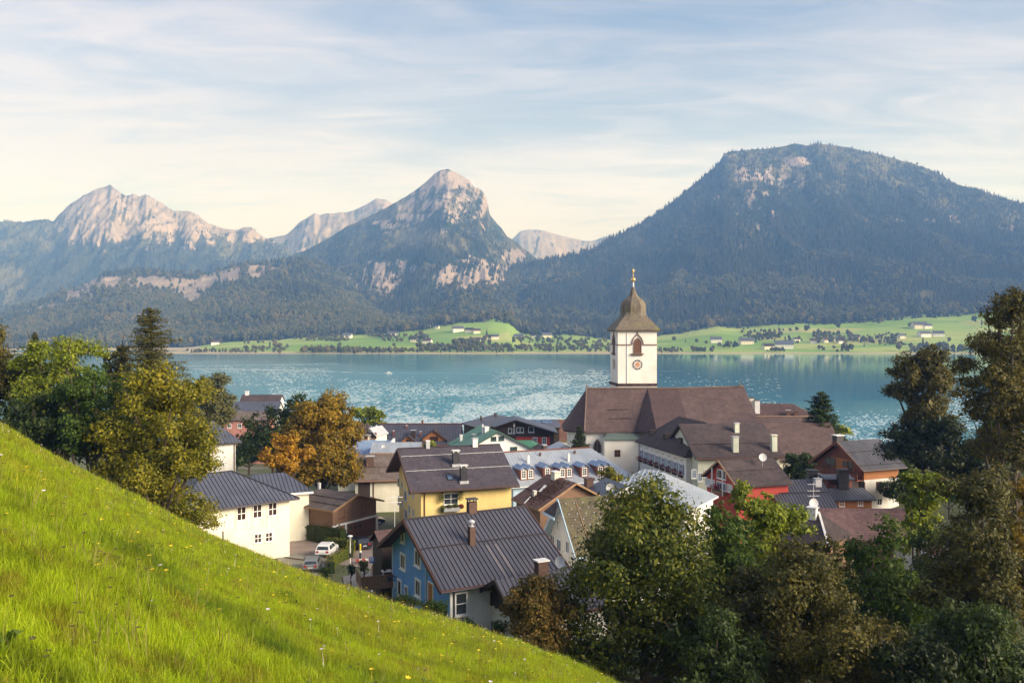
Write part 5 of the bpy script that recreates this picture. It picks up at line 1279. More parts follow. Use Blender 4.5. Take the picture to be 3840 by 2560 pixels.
# --- church
def church():
    g = -30.5; root = empty('church', (20, 165, g)); tag(root, 'white pilgrimage church with huge brown shingled roof below the bell tower', 'church')
    o = Vector((20, 165, g)); L_ = lambda px, py, Y: at(px, py, Y) - o
    zr = at(2200, 1456.5, 165).z; zR = zr
    ze = -18.9
    def atz(px, Y, z): p = at(px, 0, Y); return Vector((p.x, Y, z)) - o
    A = atz(2200, 165, zr); B = atz(2428, 165, zr); C = atz(2543, 165, zr); D = atz(2790, 165.5, zr + .3)
    eY = 157.0
    P1 = atz(2192.4, eY, ze); P0 = atz(2113.8, 161.0, -19.05); Pm = Vector((P0.x + .2, P0.y + 9, P0.z))
    P2 = atz(2437, eY, ze)
    # choir slope, apse slopes, back slope
    def piece(name, vs, mat, t=.3):
        b = MB(); b.slab(vs, t); me = b.mesh(name); set_uv(me); return link(name, me, mat, root)
    roof = piece('choir_roof', [A, P1, P2, B], M['churchtile'])
    piece('apse_roof', [A, P0, P1], M['churchtile_dark'])  # left-turned facet, its shade put into darker shingles
    piece('apse_roof', [A, Pm, P0], M['churchtile_dark'])
    Kb = Vector((B.x, 173 - 165, ze - g)); piece('choir_back_roof', [B, Kb + Vector((0, 0, 0)), Pm + Vector((1.5, 1, 0)), A], M['churchtile'])
    # nave: hipped left end stepping forward, then the long slope
    N1 = atz(2388, 156.2, -18.7); N2 = atz(2464, 151.5, -18.4)
    piece('nave_hip', [B + Vector((0, 0, .02)), N1, N2], M['churchtile_dark'])
    N3 = atz(2587, 151.5, -18.4)
    piece('nave_front_roof', [B + Vector((.02, 0, .03)), N2, N3, C], M['churchtile_dark'])
    N5 = atz(2868, 153.0, -18.8)
    piece('nave_roof', [C + Vector((0, 0, .01)), N3 + Vector((.05, 0, 0)), N5, D], M['churchtile'])
    piece('nave_back_roof', [D, Vector((N5.x, 14, -18.8 - g)), Vector((B.x, 14, -18.8 - g)), B], M['churchtile'])
    b = MB()
    for p, q_ in ((A, B), (B, C), (C, D)): b.beam(p + Vector((0, 0, .12)), q_ + Vector((0, 0, .12)), .3, .22)
    b.obj('ridge_cap', M['stone'], root)
    b = MB(); b.beam(A + Vector((0, 0, .08)), P1 + Vector((0, 0, .08)), .2, .14); b.obj('hip_cap', M['stone'], root)
    # walls
    b = MB(); zt = ze - g - .35
    w0, w1, w2, w3 = P0 + Vector((.9, .5, 0)), P1 + Vector((.35, .8, 0)), Vector((N2.x + 1, eY + .8 - 165, 0)), Vector((N2.x + 1, 8, 0))
    wm = Pm + Vector((1, 0, 0)); ring = [w0, w1, w2, w3, wm]
    lo = [(v.x, v.y, -3) for v in ring]; hi = [(v.x, v.y, zt) for v in ring]
    b.add(lo + hi, [(i, (i + 1) % 5, 5 + (i + 1) % 5, 5 + i) for i in range(5)]); b.obj('choir_wall', M['towerwhite'], root)
    b = MB(); b.box(N2.x + .7, N5.x - .8, N2.y + .8, 13.2, -3, -18.9 - g - .3); b.obj('nave_wall', M['towerwhite'], root)
    # gothic window in the choir wall, sacristy bay with curved green roof
    def arch(cx, y, z, w, h, name, mat, fr, par):
        pts = [(cx - w / 2, z), (cx + w / 2, z), (cx + w / 2, z + h * .55), (cx + w * .3, z + h * .82), (cx, z + h), (cx - w * .3, z + h * .82), (cx - w / 2, z + h * .55)]
        k = MB(); k.poly([(x, y, zz) for x, zz in pts]); ob = k.obj(name, mat, par)
        f = MB()
        for i in range(len(pts)):
            a_, c_ = pts[i], pts[(i + 1) % len(pts)]; f.beam((a_[0], y - .03, a_[1]), (c_[0], y - .03, c_[1]), .14, .14, up=(0, 1, 0))
        f.beam((cx, y - .03, z), (cx, y - .03, z + h * .9), .1, .1, up=(0, 1, 0)); f.obj('tracery', fr, ob); return ob
    c = L_(2240, 1672, 157.7); arch(c.x, w1.y - .03, c.z - 1.2, 1.3, 2.4, 'gothic_window', M['glasswarm'], M['stone'], root)
    s0 = atz(2268, 154.0, 0); s1 = atz(2402, 154.0, 0); zs = at(2300, 1648, 154).z - g; zs2 = at(2300, 1620, 157).z - g
    b = MB(); b.box(s0.x, s1.x, s0.y + .4, w1.y + .1, -3, zs); b.obj('sacristy_wall', M['towerwhite'], root)
    b = MB(); xa, xb = s0.x - .3, s1.x + .3
    b.add([(xa, s0.y, zs), (xb, s0.y, zs), (xb - 1.2, w1.y, zs2), (xa + 1.2, w1.y, zs2), (xa + .35, s0.y + .8, zs + .35), (xb - .35, s0.y + .8, zs + .35)], [(0, 1, 5, 4), (4, 5, 2, 3), (0, 4, 3), (1, 2, 5)]); b.obj('sacristy_roof', M['copperdull'], root)
    c = L_(2316, 1699, 154.3); k = MB(); k.box(c.x - .5, c.x + .5, s0.y + .33, s0.y + .42, c.z - .6, c.z + .6); w_ = k.obj('sacristy_window', M['framebrown'], root)
    for i in (-1, 1):
        for j in (-1, 1): k = MB(); k.box(c.x + i * .25 - .18, c.x + i * .25 + .18, s0.y + .31, s0.y + .329, c.z + j * .28 - .2, c.z + j * .28 + .2); k.obj('pane', M['glasswarm'], w_)
    k = MB(); k.tube([(w1.x + 6.9, w1.y - .1, zt), (w1.x + 6.9, w1.y - .1, -1)], .07, 8); k.obj('downpipe', M['darkmetal'], root)
    # finials
    for v, h in ((A, 1.2), (atz(2776, 165, zr + .3), 1.5)):
        k = MB(); k.tube([v, v + Vector((0, 0, h))], .05, 6); k.lathe([(.02, .2), (.22, .35), (.22, .5), (.02, .65)], 8, (v.x, v.y, v.z)); k.obj('finial', M['stone'], root)
    # snow ledge lines on the slope
    for (xa, ya, xb, yb) in ((2273, 1538, 2356, 1535), (2280, 1604, 2360, 1603)):
        pa = L_(xa, ya, 161.0); pb = L_(xb, yb, 161.0); n = (P1 - A).cross(P2 - A).normalized(); n = n if n.z > 0 else -n
        for v in (pa, pb): v += n * (0.06 - (v - A).dot(n))
        k = MB(); k.beam(pa, pb, .12, .1); k.obj('snow_ledge', M['churchtile_dark'], root)
church()
def tower():
    g = -30.5; Yf = 168.0
    xl = at(2317, 0, Yf).x; xr = at(2464, 0, Yf).x; wF = xr - xl
    # left face visible: turn so that the left side shows 17% of the width
    base = Vector(((xl + xr) / 2, Yf, g)); root = empty('church_tower', (0, 0, 0)); tag(root, 'white church bell tower with clock and shingled onion dome', 'bell tower')
    # plan corners: front-left, front-right, back-right, back-left (the left side opens outwards as seen)
    FL = Vector((xl, Yf, 0)); FR = Vector((xr, Yf + .25, 0)); BL0 = at(2289, 0, Yf + 6.6); BL = Vector((BL0.x, Yf + 6.6, 0)); BR = FR + (BL - FL)
    r = (FR - FL).normalized(); bk = (BL - FL).normalized(); wS = (BL - FL).length
    zt = at(2400, 1237, Yf).z; z0 = at(2400, 1442, Yf).z
    def P(a, b_, z): return Vector((FL.x + r.x * a * wF + bk.x * b_ * wS, FL.y + r.y * a * wF + bk.y * b_ * wS, z))
    b = MB(); lo = [P(0, 0, g), P(1, 0, g), P(1, 1, g), P(0, 1, g)]; hi = [P(0, 0, zt), P(1, 0, zt), P(1, 1, zt), P(0, 1, zt)]
    b.add(lo + hi, [(0, 1, 5, 4), (1, 2, 6, 5), (2, 3, 7, 6), (3, 0, 4, 7), (4, 5, 6, 7)]); b.obj('shaft', M['towerwhite'], root)
    nF = Vector((r.y, -r.x, 0)); nL = Vector((-bk.y, bk.x, 0)); nL = nL if nL.x < 0 else -nL
    U = Vector((0, 0, 1))
    # brick plinth course at the foot
    b = MB(); b.beam(P(-.01, 0, z0) + nF * .1, P(1.01, 0, z0) + nF * .1, .25, .5); b.beam(P(0, -.01, z0 - .0) + nL * .1, P(0, 1.01, z0) + nL * .1, .25, .5); b.obj('plinth_course', M['redtile'], root)
    zs = at(2400, 1292, Yf).z
    def face(o_, dr, nn, wid, cpx, sc):
        c = cpx
        hw = .95 * sc
        b = MB(); y = nn * .07
        segs = [(-c, 0), (-hw * 1.15, 0), (-hw * 1.1, .55), (-hw * .75, 1.3), (-hw * .3, 1.75), (0, 2.1), (hw * .3, 1.75), (hw * .75, 1.3), (hw * 1.1, .55), (hw * 1.15, 0), (wid - c, 0)]
        for (a0, h0), (a1, h1) in zip(segs, segs[1:]): b.beam(o_ + dr * (c + a0) + U * (zs + h0) + y, o_ + dr * (c + a1) + U * (zs + h1) + y, .18, .2, up=nn)
        b.beam(o_ + dr * c + U * (zs + 2.0) + y, o_ + dr * c + U * (zs + 2.75) + y, .16, .16, up=nn)
        b.obj('string_course', M['stone'], root)
        # louvred pointed opening
        zb = at(2400, 1324, Yf).z; wv = .72 * sc; pts = [(-wv, zb), (wv, zb), (wv, zs + .35), (wv * .6, zs + .95), (0, zs + 1.3), (-wv * .6, zs + .95), (-wv, zs + .35)]
        k = MB(); k.poly([o_ + dr * (c + a) + U * z + nn * .02 for a, z in pts]); lv = k.obj('belfry_opening', M['brownwood'], root)
        n = 11
        for i in range(n):
            z = zb + .12 + (zs + .9 - zb) * i / n; ww = wv * (1 if z < zs + .35 else .7)
            k = MB(); k.beam(o_ + dr * (c - ww) + U * z + nn * .06, o_ + dr * (c + ww) + U * z + nn * .06, .05, .14, up=nn); k.obj('louvre', M['redbrown'], lv)
        f = MB()
        for i in range(len(pts)):
            a_, c_ = pts[i], pts[(i + 1) % len(pts)]; f.beam(o_ + dr * (c + a_[0]) + U * a_[1] + nn * .05, o_ + dr * (c + c_[0]) + U * c_[1] + nn * .05, .12, .12, up=nn)
        f.obj('opening_frame', M['stone'], lv)
        f = MB(); f.beam(o_ + dr * (c - 1.2 * sc) + U * (zb - .1) + nn * .2, o_ + dr * (c + 1.2 * sc) + U * (zb - .1) + nn * .2, .5, .14); f.beam(o_ + dr * (c - 1.0 * sc) + U * (zb - .3) + nn * .1, o_ + dr * (c + 1.0 * sc) + U * (zb - .3) + nn * .1, .3, .3); f.obj('opening_sill', M['stone'], lv)
        # clock: ring of twelve painted hour marks, copper sun in the centre, two hands
        zc = at(2400, 1367, Yf).z; ck = o_ + dr * c + U * zc + nn * .03
        k = MB(); vs = [ck + dr * (1.05 * sc * math.cos(t)) + U * (1.05 * math.sin(t)) for t in np.linspace(0, 2 * math.pi, 33)[:-1]]; k.poly(vs); k.poly([v + nn * .01 for v in vs]); cl = k.obj('clock_face', M['towerwhite'], root)
        f = MB()
        for i in range(12):
            t = math.pi / 6 * i; d_ = dr * (math.cos(t) * sc) + U * math.sin(t); e_ = dr * (-math.sin(t) * sc) + U * math.cos(t)
            for q_ in ((-.13, .13),) if i % 3 else ((-.19, -.03), (.03, .19)):
                f.poly([ck + d_ * .66 + e_ * q_[0] + nn * .03, ck + d_ * .66 + e_ * q_[1] + nn * .03, ck + d_ * .98 + e_ * q_[1] * 1.2 + nn * .03, ck + d_ * .98 + e_ * q_[0] * 1.2 + nn * .03])
        f.obj('hour_mark', M['darkmetal'], cl)
        f = MB(); vs = []
        for i in range(32):
            rad = .56 if i % 2 else .46; t = 2 * math.pi * i / 32; vs.append(ck + dr * (rad * sc * math.cos(t)) + U * (rad * math.sin(t)) + nn * .03)
        f.poly(vs); f.obj('clock_sun', M['clocksun'], cl)
        f = MB(); f.beam(ck + nn * .05, ck + dr * (.5 * sc) * -.5 + U * -.35 + nn * .05, .07, .03, up=nn); f.beam(ck + nn * .05, ck + dr * (.2 * sc) + U * .7 + nn * .05, .05, .03, up=nn); f.obj('clock_hand', M['gold'], cl)
    M['clocksun'] = pm('clock_copper', (.62, .33, .22), (.5, .24, .15), 3, .6)
    face(FL, r, nF, wF, at(2391, 0, Yf).x - xl, 1.0); face(FL, bk, nL, wS, wS * .5, 1.0)
    k = MB(); a_ = at(2351, 0, Yf).x - xl; k.tube([FL + r * a_ + nF * .06 + U * zt, FL + r * a_ + nF * .06 + U * z0], .05, 6); k.obj('lightning_wire', M['framegrey'], root)
    # dome: square bell-shaped skirt turning into an eight-sided onion
    cen = P(.5, .5, 0); px_c = (cen.x / cen.y) * FPX + CXP; Yc = cen.y
    prof = [(1089, .95, 1.13), (1100, .85, 1.05), (1095, .9, 1), ]
    def hz(py): return at(0, py, Yc).z
    levels = [(1242, .565, 1), (1236, .580, 1), (1226, .52, 1), (1214, .465, 1), (1202, .405, .9), (1191, .352, .7), (1181, .318, .45), (1171, .305, .25), (1160, .308, .15), (1150, .308, .1), (1141, .298, .05), (1133, .275, .02), (1125, .232, 0), (1118, .170, 0), (1110, .115, 0), (1101, .082, 0), (1090, .060, 0), (1080, .042, 0), (1074, .018, 0)]
    b = MB(); n = 32; vs = []
    for (py, rad, sq) in levels:
        z = hz(py)
        for i in range(n):
            t = 2 * math.pi * i / n
            c_, s_ = math.cos(t), math.sin(t)
            ks = 1 / max(abs(c_), abs(s_)); t8 = (t + math.pi / 8) % (math.pi / 4) - math.pi / 8; ko = 1 / math.cos(t8)
            k = ks * sq + ko * (1 - sq)
            q_ = P(.5 + c_ * k * rad, .5 + s_ * k * rad, z); vs.append(q_)
    fs = []
    for i in range(len(levels) - 1):
        for j in range(n): fs.append((i * n + j, i * n + (j + 1) % n, (i + 1) * n + (j + 1) % n, (i + 1) * n + j))
    fs.append(tuple(range(n))[::-1]); b.add(vs, fs); b.obj('onion_dome', M['onion'], root)
    ap = Vector((cen.x, cen.y, hz(1076)))
    k = MB(); k.tube([ap, Vector((ap.x, ap.y, hz(1056)))], [.22, .16], 10); k.obj('spire', M['zinc'], root)
    zc = hz(1049); k = MB(); k.lathe([(.01, -.48)] + [(.48 * math.sin(t), -.48 * math.cos(t)) for t in np.linspace(.3, 2.84, 9)] + [(.01, .48)], 16, (ap.x, ap.y, zc)); k.obj('gilded_ball', M['gold'], root, smooth=True)
    k = MB(); k.tube([(ap.x, ap.y, zc + .4), (ap.x, ap.y, hz(1008))], .06, 8); k.lathe([(.02, -.55), (.16, -.3), (.20, 0), (.16, .3), (.02, .5)], 10, (ap.x, ap.y, hz(1016))); k.beam((ap.x - .28, ap.y, hz(1018)), (ap.x + .28, ap.y, hz(1018)), .08, .08); k.obj('finial_cross', M['gold'], root)
tower()

# ------------------------------------------------------------------ trees and shrubs
def leaf_mesh(name, C, N, size, asp, rng, mat):
    """C (n,3) leaf centres, N (n,3) outward direction hints"""
    n = len(C)
    nn = N + rng.normal(size=(n, 3)) * .75 + np.array([0, 0, .35]); nn /= np.linalg.norm(nn, axis=1)[:, None] + 1e-9
    r = rng.normal(size=(n, 3)); t = np.cross(nn, r); t /= np.linalg.norm(t, axis=1)[:, None] + 1e-9; s = np.cross(nn, t)
    L = (np.ones(n) * size * rng.uniform(.5, 1.45, n))[:, None]; Wd = L * asp
    droop = np.array([0, 0, -1.]) * L * .18
    V = np.stack([C - t * L * .55, C + s * Wd * .5 + droop * .2, C + t * L * .55 + droop, C - s * Wd * .5 + droop * .2], 1).reshape(-1, 3)
    F = np.arange(n * 4).reshape(n, 4)
    me = mesh_np(name, V, F); me.materials.append(mat); return me
def crown_points(rng, lobes, n, clump=.35, inner=.10):
    """leaf clumps over the outside of many overlapping lobes, with hollows and gaps"""
    lob = np.array(lobes, float); area = (lob[:, 3] * lob[:, 4] + lob[:, 4] * lob[:, 5] + lob[:, 3] * lob[:, 5])
    per = 48; m = max(6, n // per)
    li = rng.choice(len(lob), m, p=area / area.sum())
    d = rng.normal(size=(m, 3)); d /= np.linalg.norm(d, axis=1)[:, None]
    d[:, 2] = np.where(d[:, 2] < -.35, d[:, 2] * .5, d[:, 2])
    rad = 1 - np.abs(rng.normal(0, inner, m)); rad = np.where(rng.random(m) < .15, rng.uniform(.35, .9, m), rad)
    cc = lob[li, :3] + d * lob[li, 3:6] * rad[:, None]
    cs = clump * rng.uniform(.6, 1.4, m)
    k = rng.integers(int(per * .6), int(per * 1.4), m); rep = np.repeat(np.arange(m), k)
    off = rng.normal(size=(len(rep), 3)) * cs[rep][:, None] * np.array([1, 1, .62])
    return cc[rep] + off, d[rep] + off / (cs[rep][:, None] * 2.2)
def make_lobes(rng, rx, ry, z0, z1, shape='round', k=13):
    """main body and side lobes in metres above the foot"""
    zc = (z0 + z1) / 2; h = (z1 - z0) / 2; lob = [(0, 0, zc, rx * .66, ry * .66, h * .74)]
    for i in range(k):
        t = rng.uniform(-.85, .92); a = rng.uniform(0, 2 * math.pi)
        if shape == 'round': w = math.sqrt(max(0, 1 - t * t * .92))
        elif shape == 'egg': w = math.sqrt(max(0, 1 - t * t)) * (1 - .28 * t)
        elif shape == 'tall': w = (1 - max(0, t) ** 2 * .7) * (.8 if t < -.5 else 1)
        elif shape == 'cone': w = (1 - t) / 2 * 1.25
        else: w = .9
        r = rng.uniform(.20, .42)
        q = w * (1 - r * .72)
        lob.append((rx * q * math.cos(a), ry * q * math.sin(a), zc + t * h * (1 - r * .55), rx * r, ry * r, min(h * r * 1.0, rx * r * 1.15)))
    lob.append((rx * .08, 0, z1 - h * .24, rx * .34, ry * .34, h * .26))
    return lob
def trunk_mb(rng, lobes, z0, h, r, limbs=7):
    b = MB(); top = h * .72
    pts = [(0, 0, -1.0)]; rad = [r * 1.35]
    for i in range(1, 6):
        t = i / 5.; pts.append((rng.uniform(-.05, .05) * h * .3 * t, rng.uniform(-.05, .05) * h * .3 * t, top * t)); rad.append(r * (1 - .75 * t))
    b.tube(pts, rad, 8)
    for l in lobes[1:limbs + 1]:
        t = min(.9, max(.25, (l[2] - .30 * h) / top)); f = t * 5; i = min(4, int(f)); p = Vector(pts[i]).lerp(Vector(pts[i + 1]), f - i)
        e = Vector(l[:3]); mid = p.lerp(e, .5) + Vector((rng.uniform(-.3, .3), rng.uniform(-.3, .3), -.08 * (e - p).length))
        b.tube([p, mid, e, e + (e - mid) * .5], [r * .42, r * .28, r * .14, r * .04], 6)
    return b
def tree(name, label, cat, dx, top, bot, hw, Y, fol, shape='round', seed=1, leaf=None, dens=1., group=None, base=None, asp=.62, lobes_extra=(), k=13, depth=None):
    """dx, top, bot, hw: extent in the picture (2352-wide); Y distance; built in metres at its place"""
    rng = np.random.default_rng(seed)
    c = atD(dx, 750, Y); zt = atD(dx, top, Y).z; zb = atD(dx, bot, Y).z; rx = hw / 2000. * Y
    g = max(gz(c.x, Y), float(meadow_xy(np.array([c.x]), np.array([Y]))[0]) if Y < 85 and dx < 1250 else -99) if base is None else base
    g = min(g, zb - .3)
    root = empty(name, (c.x, Y, g)); tag(root, label, cat, group)
    ry = depth if depth else rx * .95
    lob = make_lobes(rng, rx, ry, zb - g, zt - g, shape, k)
    for (ex, ez, er, ez_r) in lobes_extra:      # picture offsets for odd boughs
        q = atD(ex, ez, Y); lob.append((q.x - c.x, rng.uniform(-.3, .3) * rx, q.z - g, er / 2000. * Y, er / 2000. * Y, ez_r / 2000. * Y))
    size = (leaf or max(.11, Y * .0022)) * 1.22
    S_ = sum(4 * math.pi * ((l[3] * l[4]) ** 1.6 / 3 + (l[3] * l[5]) ** 1.6 / 3 + (l[4] * l[5]) ** 1.6 / 3) ** (1 / 1.6) for l in lob) * .62
    n = int(min(46000, dens * 1.9 * S_ / (size * size * asp)))
    C, N = crown_points(rng, lob, n, clump=max(.20, rx * .082))
    # inner foliage: bigger, fewer leaves well inside the lobes
    m = int(n * .16); la = np.array(lob); li = rng.choice(len(la), m, p=(la[:, 3] * la[:, 4] * la[:, 5]) / (la[:, 3] * la[:, 4] * la[:, 5]).sum())
    d = rng.normal(size=(m, 3)); d /= np.linalg.norm(d, axis=1)[:, None]
    Ci = la[li, :3] + d * la[li, 3:6] * (rng.uniform(.25, .74, m) ** .7)[:, None]
    sz = np.concatenate([np.full(len(C), size), np.full(m, size * 2.0)])
    me = leaf_mesh('crown', np.concatenate([C, Ci]), np.concatenate([N, d]), sz, asp, rng, M['f_' + fol]); link('crown', me, [], root)
    h = zt - g
    trunk_mb(rng, lob, zb - g, h, max(.12, .026 * h), 9).obj('trunk', M['bark'], root)
    return root
def bush(name, label, cat, dx, top, bot, hw, Y, fol, seed=1, leaf=None, dens=1., group=None):
    ex = ((1200, 1395, 42, 50), (1278, 1395, 42, 50), (1238, 1450, 72, 60), (1238, 1365, 40, 40)) if seed == 141 else ()
    return tree(name, label, cat, dx, top, bot, hw, Y, fol, 'round', seed, leaf, dens, group, lobes_extra=ex)
def conifer(name, label, dx, top, bot, hw, Y, fol, seed=1, sparse=1., leaf=None, group=None, base=None, droop=.35, bulge=.8):
    rng = np.random.default_rng(seed); c = atD(dx, 750, Y); zt = atD(dx, top, Y).z; zb = atD(dx, bot, Y).z; Rm = hw / 2000. * Y
    g = gz(c.x, Y) if base is None else base; g = min(g, zb - .3); root = empty(name, (c.x, Y, g)); tag(root, label, 'conifer', group)
    h = zt - g; z0 = zb - g; Cs = []; Ns = []; tb = MB(); tb.tube([(0, 0, -1), (0, 0, h * .5), (0, 0, h - .05)], [.03 * h, .016 * h, .012], 8)
    nw = max(12, int((h - z0) / (.34 if Rm < 3 else .46)))
    for i in range(nw):
        t = i / nw; z = z0 + (h - z0) * t; r = Rm * ((1 - t) ** bulge * .96 + .04) * rng.uniform(.82, 1.1)
        nb = max(5, int((8 if t < .6 else 7) * sparse))
        for j in range(nb):
            a = 2 * math.pi * (j + rng.random()) / nb; rr_ = r * rng.uniform(.38, 1.22); z = z0 + (h - z0) * min(.985, max(0, t + rng.uniform(-.6, .6) / nw)); m = max(5, int(rr_ / .17))
            s = np.linspace(.08, 1, m); up = .22 * rr_
            zz = z + up * s - droop * rr_ * s ** 1.7
            P = np.stack([math.cos(a) * rr_ * s, math.sin(a) * rr_ * s, zz], 1)
            kk = 7; rep = np.repeat(np.arange(m), kk); w = (.12 + .20 * np.sin(np.pi * np.clip(s, .1, .95))) * min(1.2, .35 + rr_ * .3)
            off = rng.normal(size=(m * kk, 3)) * w[rep][:, None] * np.array([1, 1, .42]) + np.array([0, 0, -.10]) * rng.random(m * kk)[:, None]
            Cs.append(P[rep] + off); Ns.append(np.tile([math.cos(a) * .3, math.sin(a) * .3, .8], (m * kk, 1)))
            if j % 2 == 0 and rr_ > .8: tb.tube([(0, 0, z), tuple(P[m // 2]), tuple(P[-1])], [.05, .03, .01], 5, cap=False)
    C = np.concatenate(Cs); N = np.concatenate(Ns)
    if len(C) > 42000: q = rng.choice(len(C), 42000, replace=False); C, N = C[q], N[q]
    me = leaf_mesh('crown', C, N, leaf or max(.16, Y * .0026), .42, rng, M['f_' + fol]); link('crown', me, [], root); tb.obj('trunk', M['bark'], root); return root

GL = 'trees behind the meadow crest'; GR = 'trees along the right foreground'; GV = 'trees among the village houses'
tree('broadleaf_tree', 'brownish green tree cut by the left edge of the picture', 'tree', -25, 738, 1010, 92, 88, 'oak', 'round', 101, group=GL, dens=1.15)
conifer('conifer', 'small conifer tip rising behind the light green tree', 80, 762, 900, 30, 115, 'conifer', 102, group=GL)
tree('broadleaf_tree', 'light green leafy tree, second from the left edge', 'tree', 140, 775, 1000, 105, 86, 'light', 'round', 103, group=GL, lobes_extra=((175, 800, 32, 26), (95, 800, 26, 22), (215, 808, 20, 20), (60, 830, 30, 26)), dens=1.05)
tree('broadleaf_tree', 'dark green tree between the light green and yellow-green trees', 'tree', 215, 832, 1110, 88, 78, 'green', 'round', 104, group=GL)
tree('broadleaf_tree', 'dark shadowy tree low behind the meadow crest', 'tree', 100, 900, 1075, 110, 80, 'dark', 'round', 105, group=GL)
conifer('conifer', 'tall sparse conifer standing above the left trees', 345, 704, 1000, 116, 98, 'larch', 106, sparse=1.25, group=GL, droop=.12, bulge=.62)
tree('broadleaf_tree', 'dark rusty topped tree left of the tall conifer', 'tree', 275, 790, 960, 46, 100, 'oak', 'round', 107, group=GL)
tree('broadleaf_tree', 'large yellow-green tree beside the cream house', 'tree', 362, 838, 1262, 122, 76, 'yellow', 'egg', 108, group=GL, dens=1.15, lobes_extra=((300, 1150, 62, 48), (268, 1070, 44, 56), (258, 985, 34, 40), (385, 1200, 72, 46), (455, 1160, 44, 44), (470, 1200, 34, 20), (270, 1000, 26, 18), (440, 900, 46, 34), (330, 870, 50, 40), (480, 1000, 30, 34)), k=18)
tree('broadleaf_tree', 'small dark tree at the foot of the yellow-green tree', 'tree', 300, 1010, 1180, 74, 80, 'dark', 'round', 109, group=GL)
tree('broadleaf_tree', 'dense green tree squeezed behind the yellow-green tree', 'tree', 285, 862, 1160, 78, 84, 'green', 'round', 111, group=GL)
tree('willow', 'pale drooping birch-like tree behind the yellow-green tree', 'tree', 500, 850, 1030, 62, 145, 'willow', 'tall', 110, leaf=.34, asp=.4, group=GL)
# village
tree('broadleaf_tree', 'dark tree between the willow and the green chestnut', 'tree', 545, 1012, 1085, 36, 200, 'dark', 'round', 118, group=GV)
tree('broadleaf_tree', 'dark tree hiding the pinkish lakeside house beside the willow', 'tree', 572, 992, 1075, 40, 185, 'dark', 'round', 119, group=GV)
tree('chestnut_tree', 'big orange chestnut tree in the village middle', 'tree', 742, 898, 1140, 80, 133, 'orangegreen', 'round', 120, group=GV, dens=1.35, k=24, lobes_extra=((700, 1080, 50, 44), (785, 1085, 46, 42), (745, 1060, 60, 60), (690, 1000, 40, 46), (795, 1000, 36, 46)))
tree('chestnut_tree', 'smaller orange chestnut in front of the big one', 'tree', 660, 996, 1112, 56, 124, 'orange', 'round', 121, group=GV)
tree('chestnut_tree', 'dark green chestnut left of the orange chestnut', 'tree', 628, 935, 1090, 80, 148, 'dark', 'round', 122, group=GV, lobes_extra=((690, 925, 34, 24),))
tree('broadleaf_tree', 'round fresh green tree standing at the lake edge', 'tree', 845, 933, 985, 44, 225, 'light', 'round', 123, group=GV)
conifer('conifer', 'small conifer in front of the church choir wall', 1331, 978, 1030, 21, 148, 'conifer', 124, group=GV, droop=.1)
tree('shrub', 'yellowish small tree in front of the last dormer', 'tree', 1402, 1072, 1125, 34, 117, 'yellow', 'round', 125, group=GV)
tree('shrub', 'little green tree between timber dormers and green roof', 'tree', 980, 1012, 1050, 24, 170, 'light', 'round', 126, group=GV)
conifer('conifer', 'broad dark conifer between church and timber chalet', 1886, 898, 1075, 56, 152, 'dark', 127, group=GV, droop=.05, sparse=1.3, bulge=.5, leaf=.42)
tree('broadleaf_tree', 'light green tree just behind the chalet roof', 'tree', 1925, 975, 1060, 44, 158, 'light', 'round', 128, group=GV)
tree('broadleaf_tree', 'dark bushy tree left of the timber chalet', 'tree', 1842, 1040, 1120, 52, 138, 'dark', 'round', 129, group=GV)
tree('cypress', 'tiny pale conifer by the water behind the priory roof', 'conifer', 1771, 924, 950, 6, 240, 'light', 'cone', 130, leaf=.5, group=GV)
tree('broadleaf_tree', 'tall golden brown tree against the lake on the right', 'tree', 2120, 795, 1000, 78, 112, 'oak', 'tall', 131, group=GV, lobes_extra=((2050, 898, 26, 14), (2195, 900, 24, 16), (2075, 850, 34, 28), (2130, 815, 36, 22)), dens=1.0, k=15)
tree('broadleaf_tree', 'dark dense tree below the golden brown tree', 'tree', 2130, 955, 1110, 100, 108, 'black', 'round', 132, group=GV, dens=1.15)
tree('broadleaf_tree', 'olive bushy tree right behind the chalet roof ridge', 'tree', 2060, 1020, 1130, 60, 128, 'dark', 'round', 133, group=GV)
tree('broadleaf_tree', 'huge dark brown-green tree at the right edge', 'tree', 2330, 662, 1120, 105, 76, 'oak', 'tall', 134, group=GR, lobes_extra=((2236, 840, 30, 22), (2250, 880, 34, 16), (2262, 790, 30, 20), (2310, 700, 40, 36)), dens=1.1, k=18)
tree('broadleaf_tree', 'dark green fir-like tree under the huge right edge tree', 'tree', 2295, 925, 1110, 68, 84, 'green', 'cone', 135, group=GR, dens=1.1)
tree('broadleaf_tree', 'black-green tree filling the gap at the right edge below the huge tree', 'tree', 2245, 1010, 1140, 80, 96, 'black', 'round', 136, group=GR)
